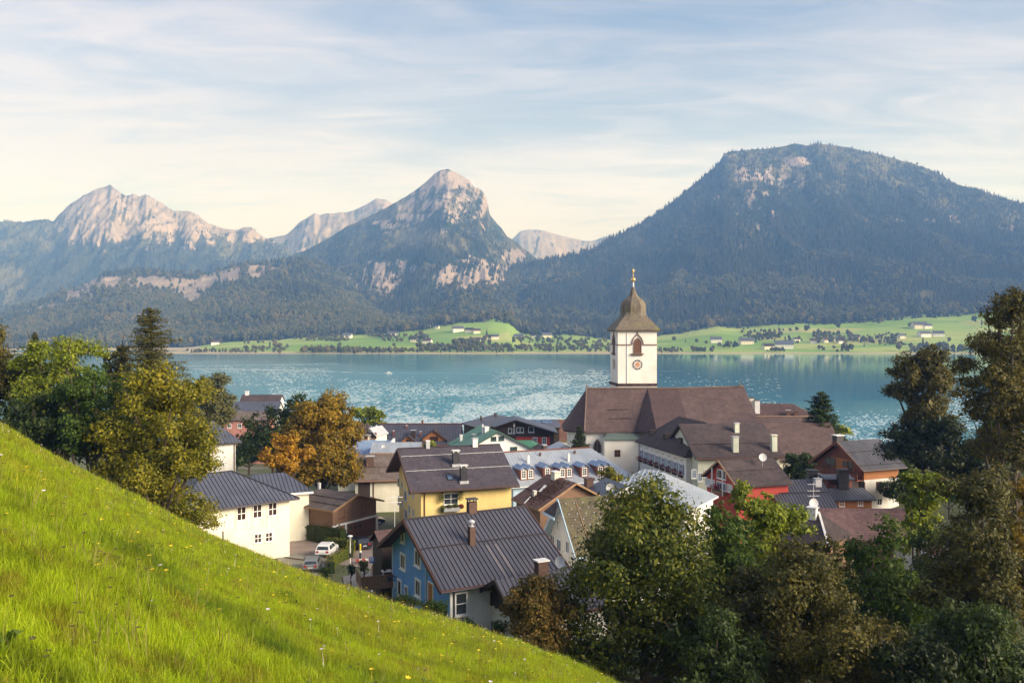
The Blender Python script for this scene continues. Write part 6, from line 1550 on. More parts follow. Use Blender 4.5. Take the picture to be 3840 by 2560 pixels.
# right foreground row
tree('linden_tree', 'big round linden with yellowish tips in the right foreground', 'tree', 1482, 1090, 1650, 190, 52, 'linden', 'egg', 140, leaf=.155, group=GR, dens=1.1, k=24, lobes_extra=((1322, 1395, 46, 56), (1318, 1470, 56, 56), (1360, 1525, 66, 60), (1330, 1330, 44, 50)))
bush('shrub', 'reddish tipped bush beside the white extension', 'shrub', 1238, 1322, 1600, 88, 51, 'rust', 141, leaf=.12, dens=1.3, group=GR)
tree('ash_tree', 'fresh green ash right of the linden', 'tree', 1745, 1145, 1360, 88, 62, 'light', 'round', 142, leaf=.17, group=GR, lobes_extra=((1706, 1122, 24, 30), (1708, 1155, 34, 30), (1822, 1170, 26, 26), (1840, 1210, 34, 30)))
tree('ash_tree', 'green tree behind the linden crown', 'tree', 1690, 1180, 1420, 90, 57, 'green', 'round', 143, leaf=.16, group=GR, lobes_extra=((1648, 1192, 38, 40), (1660, 1250, 44, 40)))
tree('broadleaf_tree', 'brownish leafed tree in the middle of the right foreground', 'tree', 1812, 1235, 1590, 150, 48, 'brown', 'round', 144, leaf=.145, group=GR, k=20)
tree('broadleaf_tree', 'bright green tree in front of the chalet base', 'tree', 2112, 1066, 1300, 62, 72, 'light', 'egg', 145, leaf=.18, group=GR, lobes_extra=((2160, 1110, 36, 26),))
tree('broadleaf_tree', 'mid green tree between brown tree and orange tree', 'tree', 2030, 1190, 1530, 105, 55, 'green', 'round', 146, leaf=.16, group=GR)
tree('maple_tree', 'orange-brown tree with bare boughs at the right', 'tree', 2225, 1085, 1500, 130, 50, 'brown', 'round', 147, leaf=.145, group=GR, dens=.8, k=20, lobes_extra=((2300, 1100, 46, 30), (2180, 1120, 40, 30)))
tree('maple_tree', 'orange-brown tree cut by the right picture edge', 'tree', 2385, 1090, 1480, 95, 56, 'orangegreen', 'round', 148, leaf=.16, group=GR, dens=.8)
tree('broadleaf_tree', 'dark low tree at the bottom between linden and brown tree', 'tree', 1640, 1400, 1640, 120, 44, 'dark', 'round', 149, leaf=.14, group=GR)
tree('broadleaf_tree', 'dark olive tree at the bottom of the right foreground', 'tree', 1960, 1420, 1660, 150, 42, 'oak', 'round', 150, leaf=.13, group=GR)
tree('broadleaf_tree', 'dark green tree in the bottom right corner', 'tree', 2250, 1390, 1680, 150, 42, 'dark', 'round', 151, leaf=.13, group=GR)
tree('broadleaf_tree', 'dark tree at the bottom between olive tree and corner tree', 'tree', 2110, 1470, 1680, 110, 39, 'black', 'round', 153, leaf=.13, group=GR)
tree('broadleaf_tree', 'olive tree in front of the purplish brown roof', 'tree', 1905, 1232, 1420, 66, 60, 'brown', 'round', 154, leaf=.16, group=GR)
tree('broadleaf_tree', 'shadowy green tree behind the orange-brown trees', 'tree', 2190, 1210, 1450, 120, 62, 'dark', 'round', 152, leaf=.17, group=GR)

# ------------------------------------------------------------------ hedges
def hedge(name, label, path, w, h, mat, seed, leaf=.16, ground=True, lump=.12):
    rng = np.random.default_rng(seed); P = [Vector(p) for p in path]; Cs = []; Ns = []
    root = empty(name, P[0]); tag(root, label, 'hedge'); core = MB()
    for a, b in zip(P, P[1:]):
        L = (b - a).length; d = (b - a) / L; sd = Vector((d.y, -d.x, 0)).normalized()
        core.beam(a + Vector((0, 0, h * .45)) - P[0], b + Vector((0, 0, h * .45)) - P[0], w * .6, h * .8)
        n = int(L * (2 * h + w) * 9 / (leaf * leaf * 20)) 
        for _ in range(n):
            t = rng.random(); q = rng.random() * (2 * h + w)
            if q < h: o, z, nn = w / 2, q, sd
            elif q < h + w: o, z, nn = w / 2 - (q - h), h, Vector((0, 0, 1))
            else: o, z, nn = -w / 2, q - h - w, -sd
            p = a.lerp(b, t) + sd * o + Vector((0, 0, z)); jit = lump * (fbm(p.x * 1.2, p.y * 1.2 + p.z, 2, seed) - .5) * 2
            p = p + nn * float(jit) + Vector(rng.normal(0, .04, 3)); Cs.append(p - P[0]); Ns.append(nn)
    core.obj('inner_growth', M['f_dark'], root)
    me = leaf_mesh('leaves', np.array(Cs), np.array(Ns), leaf, .6, rng, mat); return link('leaves', me, [], root)
G_ = lambda px, py: on_ground(px, py)
h0, h1, h2 = G_(1108, 2010), G_(1190, 2030), G_(1288, 2047)
hedge('tall_hedge', 'tall dark green untrimmed hedge in front of the timber garage', [h0, h1, h2], 1.7, 2.4, M['hedge'], 201, .25, lump=1.0)
hp = [G_(1222, 2055), G_(1318, 2062), G_(1314, 2090), G_(1275, 2108), G_(1237, 2128), G_(1246, 2152)]
hedge('clipped_hedge', 'clipped yellow-green hedge curving around the yard corner', hp, .9, 1.35, M['hedgeyellow'], 202, .12, lump=.05)

# ------------------------------------------------------------------ cars
def car(name, label, pos, rotz, paint, L=4.3, Wd=1.75, Hh=1.5, estate=True):
    root = empty(name, pos, rotz); tag(root, label, 'car')      # +x is the front
    xs = [-L / 2, -L / 2 + .06, -L * .30, L * .17, L * .30, L / 2 - .08, L / 2]
    def section(pts, wfun):
        b = MB(); n = len(pts); vs = []
        for sg in (-1, 1):
            for x, z in pts: vs.append((x, sg * wfun(z), z))
        b.add(vs, [tuple(range(n))[::-1], tuple(range(n, 2 * n))] + [(i, (i + 1) % n, n + (i + 1) % n, n + i) for i in range(n)]); return b
    body = [(-L / 2 + .05, .28), (-L / 2, .55), (-L / 2 + .04, .86), (-L / 2 + .10, .95), (L * .20, .95), (L * .42, .82), (L / 2 - .03, .68), (L / 2, .45), (L / 2 - .06, .26)]
    section(body, lambda z: Wd / 2 * (1 - .05 * abs(z - .6))).obj('body', paint, root)
    wt = lambda z: Wd / 2 * (1 - .24 * max(0, z - .95) / (Hh - .95)) - .015
    cab = [(-L / 2 + .08, .951), (-L / 2 + .34, Hh - .10), (-L / 2 + .6, Hh - .02), (-L * .05, Hh), (L * .08, Hh - .07), (L * .25, .951)]
    section(cab, wt).obj('cabin', paint, root)
    g = MB()     # rear window, windscreen, side windows stand a little proud of the cabin
    def glass_strip(p, q, k):
        (x0, z0), (x1, z1) = p, q; e = .012 * k
        a = (x0 * .85 + x1 * .15, z0 * .85 + z1 * .15); c = (x0 * .15 + x1 * .85, z0 * .15 + z1 * .85)
        g.poly([(a[0] + e, -wt(a[1]) + .12, a[1] + .01), (a[0] + e, wt(a[1]) - .12, a[1] + .01), (c[0] + e, wt(c[1]) - .12, c[1] + .01), (c[0] + e, -wt(c[1]) + .12, c[1] + .01)])
    glass_strip(cab[0], cab[1], -1); glass_strip(cab[5], cab[4], 1)
    for sg in (-1, 1):
        for x0, x1, x2, x3 in ((-L / 2 + .36, -L * .16, -L * .16, -L / 2 + .52), (-L * .14, L * .19, L * .06, -L * .14)):
            z0, z1 = 1.0, Hh - .14
            g.poly([(x0, sg * (wt(z0) + .012), z0), (x1, sg * (wt(z0) + .012), z0), (x2, sg * (wt(z1) + .012), z1), (x3, sg * (wt(z1) + .012), z1)])
    g.obj('window', M['glass'], root)
    for x in (-L * .31, L * .31):
        for sg in (-1, 1):
            b = MB(); b.tube([(x, sg * (Wd / 2 - .2), .31), (x, sg * (Wd / 2 + .01), .31)], .31, 16); w = b.obj('wheel', M['tyre'], root)
            r = MB(); r.tube([(x, sg * (Wd / 2 + .011), .31), (x, sg * (Wd / 2 + .02), .31)], .19, 12); r.obj('rim', M['zinc'], w)
    for sg in (-1, 1):
        b = MB(); b.box(-L / 2 - .02, -L / 2 + .12, sg * (Wd / 2 - .3) - .12, sg * (Wd / 2 - .3) + .14, .72, .92); b.obj('tail_light', M['redlamp'], root)
        b = MB(); b.box(L / 2 - .14, L / 2 + .005, sg * (Wd / 2 - .3) - .14, sg * (Wd / 2 - .3) + .14, .60, .72); b.obj('headlight', M['capwhite'], root)
        b = MB(); b.box(L * .16, L * .22, sg * (Wd / 2 + .10) - .09, sg * (Wd / 2 + .10) + .09, .95, 1.08); b.obj('wing_mirror', paint, root)
    b = MB(); b.box(-L / 2 - .03, -L / 2 + .2, -Wd / 2 + .02, Wd / 2 - .02, .30, .50); bp = b.obj('bumper', M['darkmetal'], root)
    b = MB(); b.box(-L / 2 - .026, -L / 2 - .01, -.26, .26, .60, .71); b.obj('licence_plate', M['capwhite'], root)
    return root
p = G_(1226, 2080); car('parked_car', 'white car with dark rear window parked beside the clipped hedge', p + Vector((0, 0, .04)), R(86), M['carwhite'], 4.0, 1.8, 1.58)
p = G_(1160, 2140); car('parked_car', 'silver estate car parked on the gravel at the meadow edge', p + Vector((.2, .6, .08)), R(97), M['carsilver'], 4.2, 1.72, 1.46)
p = G_(1348, 2052); car('parked_car', 'black car parked in front of the garage door', p + Vector((0, 0, .04)), R(118), M['carblack'], 4.4, 1.8, 1.48)
p = at(1385, 1868, 128); car('parked_car', 'dark car partly hidden behind the barn roof', Vector((p.x, 128, gz(p.x, 128))), R(20), M['carblack'], 4.3, 1.8, 1.5)

# ------------------------------------------------------------------ small things in the yard
p = G_(1313, 2140); p = Vector((p.x, p.y, gz(p.x, p.y)))
r_ = empty('street_lamp', p); tag(r_, 'white street lamp post in front of the clipped hedge', 'street lamp')
b = MB(); b.tube([(0, 0, -.2), (0, 0, 2.0), (0, 0, 3.55)], [.075, .065, .05], 10); b.obj('post', M['capwhite'], r_)
b = MB(); b.lathe([(.08, 3.4), (.10, 3.55), (.17, 3.85), (.01, 3.86)], 12); b.obj('lantern', M['zinc'], r_)
b = MB(); b.lathe([(.01, 3.865), (.30, 3.87), (.26, 3.95), (.01, 4.02)], 14); b.obj('lamp_cap', M['capwhite'], r_)
b = MB(); b.box(-.13, .13, -.1, .1, 1.5, 2.0); b.obj('switch_box', M['darkmetal'], r_)
p = G_(1351, 2094); r_ = empty('marker_post', p); tag(r_, 'post with yellow top and white collar beside the barrier', 'marker post')
b = MB(); b.tube([(0, 0, -.1), (0, 0, .7)], .12, 10); b.obj('base', M['darkmetal'], r_)
b = MB(); b.lathe([(.01, .68), (.16, .72), (.18, .84), (.12, .96), (.01, .99)], 12); b.obj('collar', M['capwhite'], r_)
b = MB(); b.tube([(0, 0, .99), (0, 0, 1.75)], [.10, .12], 10); b.obj('top', M['signyellow'], r_)
p = G_(1358, 2112); r_ = empty('barrier', p, R(15)); tag(r_, 'small red and white barrier lying by the yard bank', 'barrier')
for i in range(4): b = MB(); b.box(-.7 + i * .35, -.35 + i * .35 - .004, -.05, .05, .28, .52); b.obj('barrier_board', M['signred'] if i % 2 == 0 else M['capwhite'], r_)
for x in (-.5, .5): b = MB(); b.box(x - .04, x + .04, -.25, .25, 0, .278); b.obj('foot', M['signred'], r_)
p = at(1394.6, 2098, 84); r_ = empty('parking_sign', Vector((p.x, 84, gz(p.x, 84)))); tag(r_, 'blue framed sign with white symbol beside the terrace', 'sign'); hz_ = p.z - gz(p.x, 84)
b = MB(); b.tube([(0, .03, -.2), (0, .03, hz_ + .3)], .03, 8); b.obj('post', M['zinc'], r_)
b = MB(); b.box(-.24, .24, -.02, .01, hz_ - .30, hz_ + .30); b.obj('sign_board', M['signblue'], r_)
b = MB(); b.box(-.15, .15, -.028, -.021, hz_ - .13, hz_ + .24); pn = b.obj('white_panel', M['frame'], r_)
b = MB(); b.lathe([(.01, -.05), (.05, 0), (.01, .05)], 10, (0, -.032, hz_ + .15)); b.box(-.07, .07, -.036, -.0285, hz_ - .02, hz_ + .08); b.box(-.10, .10, -.036, -.0285, hz_ - .08, hz_ - .045); b.obj('symbol', M['signblue'], pn)
# kerb, bins, fence along the lane
kp = [G_(x, y) for x, y in ((1068, 2094), (1150, 2104), (1216, 2112), (1240, 2150))]
b = MB()
for a_, c_ in zip(kp, kp[1:]): b.beam(a_ + Vector((0, 0, .08)), c_ + Vector((0, 0, .08)), .16, .22)
tag(b.obj('kerb', M['stone']), 'low stone kerb between paved yard and gravel strip', kind='structure')
def bin_(label, pos, mat, rz):
    r_ = empty('wheelie_bin', pos, rz); tag(r_, label, 'bin'); k = MB()
    k.add([(-.24, -.26, .06), (.24, -.26, .06), (.24, .26, .06), (-.24, .26, .06), (-.30, -.33, .95), (.30, -.33, .95), (.30, .33, .95), (-.30, .33, .95)], [(3, 2, 1, 0), (4, 5, 6, 7), (0, 1, 5, 4), (1, 2, 6, 5), (2, 3, 7, 6), (3, 0, 4, 7)]); k.obj('body', mat, r_)
    k = MB(); k.box(-.33, .33, -.36, .36, .953, 1.03); k.obj('lid', M['darkmetal'], r_)
    for sx in (-.2, .2): k = MB(); k.tube([(sx - .03, .27, .1), (sx + .03, .27, .1)], .1, 10); k.obj('wheel', M['tyre'], r_)
bin_('dark green wheelie bin beside the garage post', G_(1300, 2028), M['framegreen'], R(20)); bin_('brown wheelie bin beside the green bin at the garage', G_(1309, 2026), M['framebrown'], R(24))
fp = [G_(1395, 2150), G_(1440, 2190)]; r_ = empty('lane_fence', fp[0]); tag(r_, 'brown picket fence between the lane and the blue house', 'fence'); n = 14
for i in range(n): p = fp[0].lerp(fp[1], i / (n - 1)) - fp[0]; k = MB(); k.box(p.x - .06, p.x + .06, p.y - .02, p.y + .02, -.2, .95 + .03 * (i % 2)); k.obj('picket', M['brownwood'], r_)
for z in (.3, .75): k = MB(); k.beam(Vector((0, .04, z)), fp[1] - fp[0] + Vector((0, .04, z)), .05, .09); k.obj('rail', M['brownwood'], r_)
# timber terrace with planters beside the blue house
tp = at(1420, 2160, 80.5); g0 = gz(tp.x, 80.5); r_ = empty('timber_terrace', (tp.x, 80.5, g0), R(18)); tag(r_, 'brown boarded terrace fence beside the blue house wall', 'terrace'); tz = tp.z - g0
b = MB(); b.box(-1.6, 2.2, -.1, 3.2, tz - 1.1, tz - .98); b.obj('deck', M['brownwood'], r_)
for i in range(11): b = MB(); x = -1.6 + i * .345; b.box(x, x + .325, -.16, -.10, tz - 1.1, tz + .02 + .02 * (i % 2)); b.obj('fence_board', M['brownwood'], r_)
for i in range(9): b = MB(); y = -.1 + i * .36; b.box(-1.66, -1.60, y, y + .34, tz - 1.1, tz + .02 + .02 * (i % 2)); b.obj('fence_board', M['brownwood'], r_)
b = MB(); b.box(-1.7, 2.2, -.2, -.06, tz + .05, tz + .12); b.box(-1.7, -1.56, -.06, 3.2, tz + .05, tz + .12); b.obj('handrail', M['brownwood'], r_)
for x in (-1.5, .3, 2.0):
    b = MB(); b.box(x - .08, x + .08, 0, .16, -.8, tz - 1.1); b.obj('support', M['darkwood'], r_)
b = MB(); b.box(.4, 2.1, .4, 1.1, tz + .2, tz + .26); b.box(.5, .58, .5, .58, tz - .98, tz + .2); b.box(1.9, 1.98, .5, .58, tz - .98, tz + .2); b.box(.5, .58, .95, 1.03, tz - .98, tz + .2); b.box(1.9, 1.98, .95, 1.03, tz - .98, tz + .2)
t_ = tag(b.obj('table', M['capwhite'], None, (tp.x, 80.5, g0), R(18)), 'pale table standing on the boarded terrace', 'table')
def plant(name, label, pos, r, h, mat, seed, leaf=.09, cat='plant', n=420, group=None, pot=True):
    rng = np.random.default_rng(seed); root = empty(name, pos); tag(root, label, cat, group)
    d = rng.normal(size=(n, 3)); d /= np.linalg.norm(d, axis=1)[:, None]; C = d * np.array([r, r, h / 2]) * (rng.random(n) ** .4)[:, None] + np.array([0, 0, h * .55 + .1])
    link('foliage', leaf_mesh('foliage', C, d, leaf, .5, rng, mat), [], root)
    if pot: b = MB(); b.lathe([(.01, 0), (.13, 0), (.17, .28), (.01, .28)], 10); b.obj('pot', M['redtile'], root)
    return root
rt = Matrix.Translation((tp.x, 80.5, g0)) @ Matrix.Rotation(R(18), 4, 'Z')
for i, (x, y, lb) in enumerate(((.7, .7, 'dark potted plant at the left end of the terrace table'), (1.4, .75, 'taller dark potted plant in the middle of the terrace table'), (1.95, .7, 'dark potted plant on the terrace table nearest the blue wall'))):
    plant('potted_plant', lb, rt @ Vector((x, y, tz + .26)), .28, .9 + .25 * (i == 1), M['f_dark'], 300 + i, group='plants on the terrace')
# balcony greens of the yellow house
for i, (dx, dz, rr_, hh, m_, lb) in enumerate(((-1.25, .85, .42, 1.5, 'plant', 'bushy climbing plant left of the balcony window'), (1.2, .95, .45, 1.7, 'plant', 'leafy palm-like plant right of the balcony window'),
        (-1.15, -.25, .36, .9, 'plant', 'hanging plant at the left corner of the balcony'), (-.35, .15, .40, .55, 'plant', 'green balcony plants below the left window pane'), (.5, .2, .45, .6, 'plant', 'green balcony plants below the right window pane'), (1.25, .05, .35, .6, 'flowerred', 'reddish balcony flowers at the right corner'))):
    v = Matrix.Rotation(.32, 4, 'Z') @ Vector((dx, -.35, 0)); plant('balcony_plant', lb, balp + v + Vector((0, 0, dz + .0)), rr_, hh, M[m_], 320 + i, .12, group='plants on the yellow house balcony', pot=False)
# red geraniums in the hotel window boxes
nb_ = ['first', 'second', 'third', 'fourth', 'fifth', 'sixth', 'seventh', 'eighth']
for i in range(8):
    pa, pb_ = hot.onwall('F', 2404, 1703), hot.onwall('F', 2556, 1758); p = hot.Mw @ (pa.lerp(pb_, i / 7.0) + Vector((0, -.25, -1.05)))
    plant('window_flowers', 'red geraniums in the %s hotel window box from the left' % nb_[i], p, .62, .7, M['flowerred'], 340 + i, .14, 'flowers', 260, 'geraniums in the hotel window boxes', pot=False)
p = redh.Mw @ (redh.onwall('A', 2706, 1838) + Vector((-.85, 0, 0))); plant('balcony_flowers', 'red flowers hanging on the red house balcony', p, .9, .8, M['flowerred'], 360, .15, 'flowers', 420, pot=False)
# satellite dishes and antennas
def dish(name, label, pos, r, tilt, rz, pole=.9):
    root = empty(name, pos, rz); tag(root, label, 'satellite dish')
    Mx = Matrix.Translation((0, 0, pole)) @ Matrix.Rotation(R(90 - tilt), 4, 'X'); vs = []; fs = []
    for i, (q, z) in enumerate([(0.02, 0), (.35, .03), (.7, .11), (1, .24)]):
        for k in range(16): t = 2 * math.pi * k / 16; vs.append(Mx @ Vector((r * q * math.cos(t), r * q * math.sin(t), r * z)))
    for i in range(3):
        for k in range(16): fs.append((i * 16 + k, i * 16 + (k + 1) % 16, (i + 1) * 16 + (k + 1) % 16, (i + 1) * 16 + k))
    b = MB(); b.add(vs, fs); b.obj('reflector', M['capwhite'], root, smooth=True)
    b = MB(); b.tube([(0, .1, -.5), (0, .1, pole)], .03, 6); b.beam(Mx @ Vector((0, -r * .9, 0)), Mx @ Vector((0, 0, r * .8)), .03, .03); b.obj('mast', M['zinc'], root); return root
pr_ = lambda H_, px, py: H_.Mw @ H_.onroof(px, py)
dish('satellite_dish', 'white satellite dish on the metal roof above the bush', pr_(blue, 2103, 2128), .5, 15, R(-35), .5)
dish('satellite_dish', 'white satellite dish on a pole above the red house roof', pr_(redh, 2860, 1752), .5, 15, 0, 1.3)
p = at(3050, 1893, 98); dish('satellite_dish', 'white satellite dish beside the antenna below the timber annex', p, .55, 10, R(10), .2)
p = at(2290, 1835, 98); dish('satellite_dish', 'white satellite dish at the white-edged roof above the linden', p, .5, 10, R(-10), .2)
p = at(1440, 1682, 158); dish('satellite_dish', 'white satellite dish on the pale flat roof', p, .5, 10, 0, .2)
def antenna(label, pos, h, arms, rz=0):
    root = empty('roof_antenna', pos, rz); tag(root, label, 'antenna'); b = MB(); b.tube([(0, 0, -.8), (0, 0, h)], .03, 6); b.obj('mast', M['capwhite'], root)
    for z, w in arms:
        b = MB(); b.beam((-w, 0, z), (w, 0, z), .04, .05)
        for i in range(7): b.beam((-w + 2 * w * i / 6, -.35, z), (-w + 2 * w * i / 6, .35, z), .02, .02)
        b.obj('aerial', M['capwhite'], root)
antenna('tall white roof antenna behind the blue house ridge', at(1480, 1955, 86), 2.6, ((2.4, .8), (1.9, .65)), R(10))
antenna('white roof antenna with three aerials left of the timber annex', at(3051, 1890, 104), 2.6, ((2.4, .7), (1.6, .75), (1.0, .7)), R(5))
antenna('thin antenna on the green roof', at(1778, 1660, 152), 1.6, ((1.5, .4),), 0)
# red-brown porch roof left of the blue gable
c = at(1442, 1990, 84.5); q = [c.x + .5, c.y + .8, .49, 3.4, 1.6, 1.6, c.z, c.z - 1.0, c.z - 1.2, 0, 0]
H = House('red_porch', 'small red-brown tiled porch roof left of the blue house gable', 'porch', q, gz(c.x, c.y), (.3, .3, .3, .3), .16, M['darkwood'], M['redtile'], M['barge'])
c = at(1340, 1790, 150)
# stone bank and shrubs by the lane
for i, (dx, tp_, bt, hw_, Y_, fol, lb) in enumerate(((836, 1285, 1316, 11, 88, 'willow', 'pale spiky shrub below the lamp post'), (806, 1296, 1322, 10, 88, 'dark', 'dark shrub on the stony bank below the hedge'),
        (748, 1303, 1328, 11, 90, 'green', 'green shrub beside the silver car'), (930, 1368, 1400, 34, 66, 'dark', 'dark low shrubs along the foot of the blue wall'), (995, 1385, 1420, 36, 62, 'green', 'leafy shrubs under the blue house door'),
        (1075, 1425, 1470, 30, 56, 'green', 'green shrubs at the foot of the white extension'), (1148, 1420, 1480, 18, 56, 'dark', 'climbing shrub at the corner of the white extension'),
        (1690, 1300, 1390, 40, 60, 'dark', 'dark shrub filling the gap right of the linden'), (2080, 1085, 1150, 60, 118, 'dark', 'dark shrubs below the black-green trees'), (2180, 1095, 1150, 60, 110, 'green', 'green shrubs on the right bank under the dark trees'))):
    bush('shrub', lb, 'shrub', dx, tp_, bt, hw_, Y_, fol, 380 + i, leaf=.11 if Y_ < 95 else .2, group='shrubs in the village')
# boat with its wake, and ripple streaks on the lake
bp = at(1457, 1400, 855); bo = empty('motor_boat', (bp.x, bp.y, LAKE), R(172)); tag(bo, 'tiny white motor boat trailing a wake on the lake', 'boat')
b = MB(); n = 9; vs = []
for z, w, e in ((-.1, .7, .9), (.9, 1.1, 1.0)):
    vs += [(-3.5 * e, -w, z), (1.5, -w, z), (4.2 * e, 0, z + .15), (1.5, w, z), (-3.5 * e, w, z)]
b.add(vs, [(4, 3, 2, 1, 0), (5, 6, 7, 8, 9)] + [(i, (i + 1) % 5, 5 + (i + 1) % 5, 5 + i) for i in range(5)]); b.obj('hull', M['frame'], bo)
b = MB(); b.box(-1.2, 1.0, -.7, .7, .95, 1.9); b.obj('cabin', M['capwhite'], bo)
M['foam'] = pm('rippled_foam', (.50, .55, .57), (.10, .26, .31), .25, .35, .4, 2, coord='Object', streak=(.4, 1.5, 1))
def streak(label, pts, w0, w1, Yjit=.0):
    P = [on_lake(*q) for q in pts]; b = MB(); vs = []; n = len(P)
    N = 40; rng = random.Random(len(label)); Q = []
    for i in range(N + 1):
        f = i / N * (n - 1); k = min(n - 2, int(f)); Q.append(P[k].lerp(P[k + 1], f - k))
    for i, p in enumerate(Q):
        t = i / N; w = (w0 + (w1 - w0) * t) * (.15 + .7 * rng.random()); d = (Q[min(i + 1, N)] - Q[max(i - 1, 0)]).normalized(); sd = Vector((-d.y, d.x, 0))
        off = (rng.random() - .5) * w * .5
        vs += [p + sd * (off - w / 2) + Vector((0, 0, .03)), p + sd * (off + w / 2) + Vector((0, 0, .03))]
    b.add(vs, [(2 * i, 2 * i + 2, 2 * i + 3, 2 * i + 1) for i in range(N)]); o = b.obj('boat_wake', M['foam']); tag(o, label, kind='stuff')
def on_lake(px, py): 
    d = at(px, py, 1.0); k = LAKE / d.z; return d * k
streak('white wake behind the small motor boat', [(1457, 1401), (1330, 1396), (1150, 1390), (950, 1385), (720, 1383)], 5, 16)
streak('thin broken ripple line along the far bank', [(1275, 1363), (1150, 1366), (900, 1369), (690, 1372)], 10, 14)
streak('pale ripple band left of the tower', [(2300, 1410), (2100, 1409), (1840, 1407)], 7, 3)
streak('faint bow line ahead of the boat', [(1470, 1399), (1650, 1398), (1840, 1404)], 2, 3)
streak('slanting ripple line near the church', [(2290, 1425), (2150, 1452), (1950, 1490), (1800, 1508)], 4, 5)
streak('short ripple line left behind the willow', [(1110, 1411), (980, 1413), (870, 1414)], 5, 6)
streak('ripple line behind the right trees', [(3560, 1412), (3640, 1410), (3760, 1409)], 9, 9)
streak('faint ripple line on the right water', [(2480, 1392), (2560, 1391)], 3, 2)

def scatter_glints():
    rng = np.random.default_rng(41); P = []
    M['crest'] = pm('painted_glint', (.46, .53, .55), (.30, .40, .43), 1.5, .3, spec=.6)  # pale base colour stands in for sky glints on the water
    #          x0    x1    y0   y1    n   density gamma towards the bottom
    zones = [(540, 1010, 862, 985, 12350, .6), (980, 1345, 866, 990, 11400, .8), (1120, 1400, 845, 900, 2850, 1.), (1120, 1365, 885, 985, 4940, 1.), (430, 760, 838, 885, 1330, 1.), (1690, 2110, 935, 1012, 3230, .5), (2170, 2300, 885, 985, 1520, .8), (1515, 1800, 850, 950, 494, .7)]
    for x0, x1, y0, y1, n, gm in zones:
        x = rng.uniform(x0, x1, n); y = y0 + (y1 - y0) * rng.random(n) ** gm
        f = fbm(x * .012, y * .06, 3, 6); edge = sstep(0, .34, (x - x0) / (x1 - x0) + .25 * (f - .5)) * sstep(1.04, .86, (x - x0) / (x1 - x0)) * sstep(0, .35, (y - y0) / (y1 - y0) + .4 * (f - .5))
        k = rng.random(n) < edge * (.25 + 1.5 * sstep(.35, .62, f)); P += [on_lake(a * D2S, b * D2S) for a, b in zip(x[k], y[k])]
    P = np.array([tuple(p) for p in P]); n = len(P)
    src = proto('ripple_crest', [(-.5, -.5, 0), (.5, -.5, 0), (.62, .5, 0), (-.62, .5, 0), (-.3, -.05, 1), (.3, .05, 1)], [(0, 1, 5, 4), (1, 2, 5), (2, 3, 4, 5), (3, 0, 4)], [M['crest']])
    d = P[:, 1] / 500.; L = rng.uniform(.5, 1.7, n) * d ** .5; scatter('glint_dashes', 'wind ripples with sky glitter painted into their pale colour', P, np.stack([L, rng.uniform(.5, 1.0, n), rng.uniform(.04, .17, n) * d ** .4], 1), np.stack([0 * L, 0 * L, rng.normal(0, .3, n)], 1), src)
scatter_glints()
# ------------------------------------------------------------------ far shore houses, trees
FW = [M['frame'], M['cream'], M['paleyellow']]; FR = [M['slateroof'], M['darktile'], M['redtile'], M['metalroof']]
far = [(1717, 1243, 46, 0, 'white farmhouse high on the central far meadow'), (1761, 1246, 34, 1, 'long low barn right of the central meadow farmhouse'), (1786, 1249, 30, 2, 'small pale house at the right end of the central meadow farm'),
       (1946, 1271, 40, 0, 'white house under trees right of the central far meadow'), (1999, 1267, 22, 1, 'tiny white house alone on a far meadow left of the tower'), (2051, 1266, 42, 0, 'white house with dark roof at the wood edge left of the tower'),
       (1471, 1260, 38, 3, 'white house at the wood edge above the left far field'), (1551, 1282, 26, 1, 'cream house at the shore trees left of the central meadow'), (1603, 1288, 36, 2, 'brown roofed house near the shore left of the central meadow'),
       (1302, 1267, 40, 0, 'pale farmhouse above the long left far field'), (1791, 1282, 26, 2, 'small house among the shore trees below the central meadow'), (1832, 1271, 26, 1, 'first small house in the row under the central meadow'),
       (1857, 1271, 28, 3, 'second small house in the row under the central meadow'), (1614, 1221, 18, 2, 'little house high at the wood edge left of the central meadow'), (1640, 1232, 16, 0, 'tiny chapel-like house beside the high wood edge house'), (807, 1292, 34, 2, 'brown roofed house on the leftmost far field'),
       (2685, 1284, 46, 0, 'long white farmhouse first right of the tower'), (2798, 1290, 56, 3, 'dark roofed farm with white front second right of the tower'), (2940, 1306, 74, 0, 'long dark roofed farm close to the right shore'), (2880, 1309, 44, 1, 'low white barn left of the shore farm'),
       (2985, 1281, 26, 1, 'pale house half hidden by trees above the shore farm'), (3055, 1288, 34, 2, 'white house right of the shore farm'), (3096, 1284, 30, 2, 'red-brown roofed house in the right hamlet'), (3132, 1280, 32, 0, 'blue-grey roofed house in the right hamlet'),
       (3150, 1287, 22, 1, 'white cube-like house at the hamlet front'), (3206, 1273, 36, 1, 'white house with red-brown roof alone on the right meadow'), (3380, 1268, 26, 0, 'pale house left of the two long farms'), (3466, 1262, 46, 0, 'long white farm on the right meadow'),
       (3518, 1261, 44, 3, 'dark roofed farm beside the long white farm'), (3447, 1230, 60, 3, 'dark roofed farm high on the right meadow'), (3476, 1231, 34, 0, 'white farmhouse high on the right meadow')]
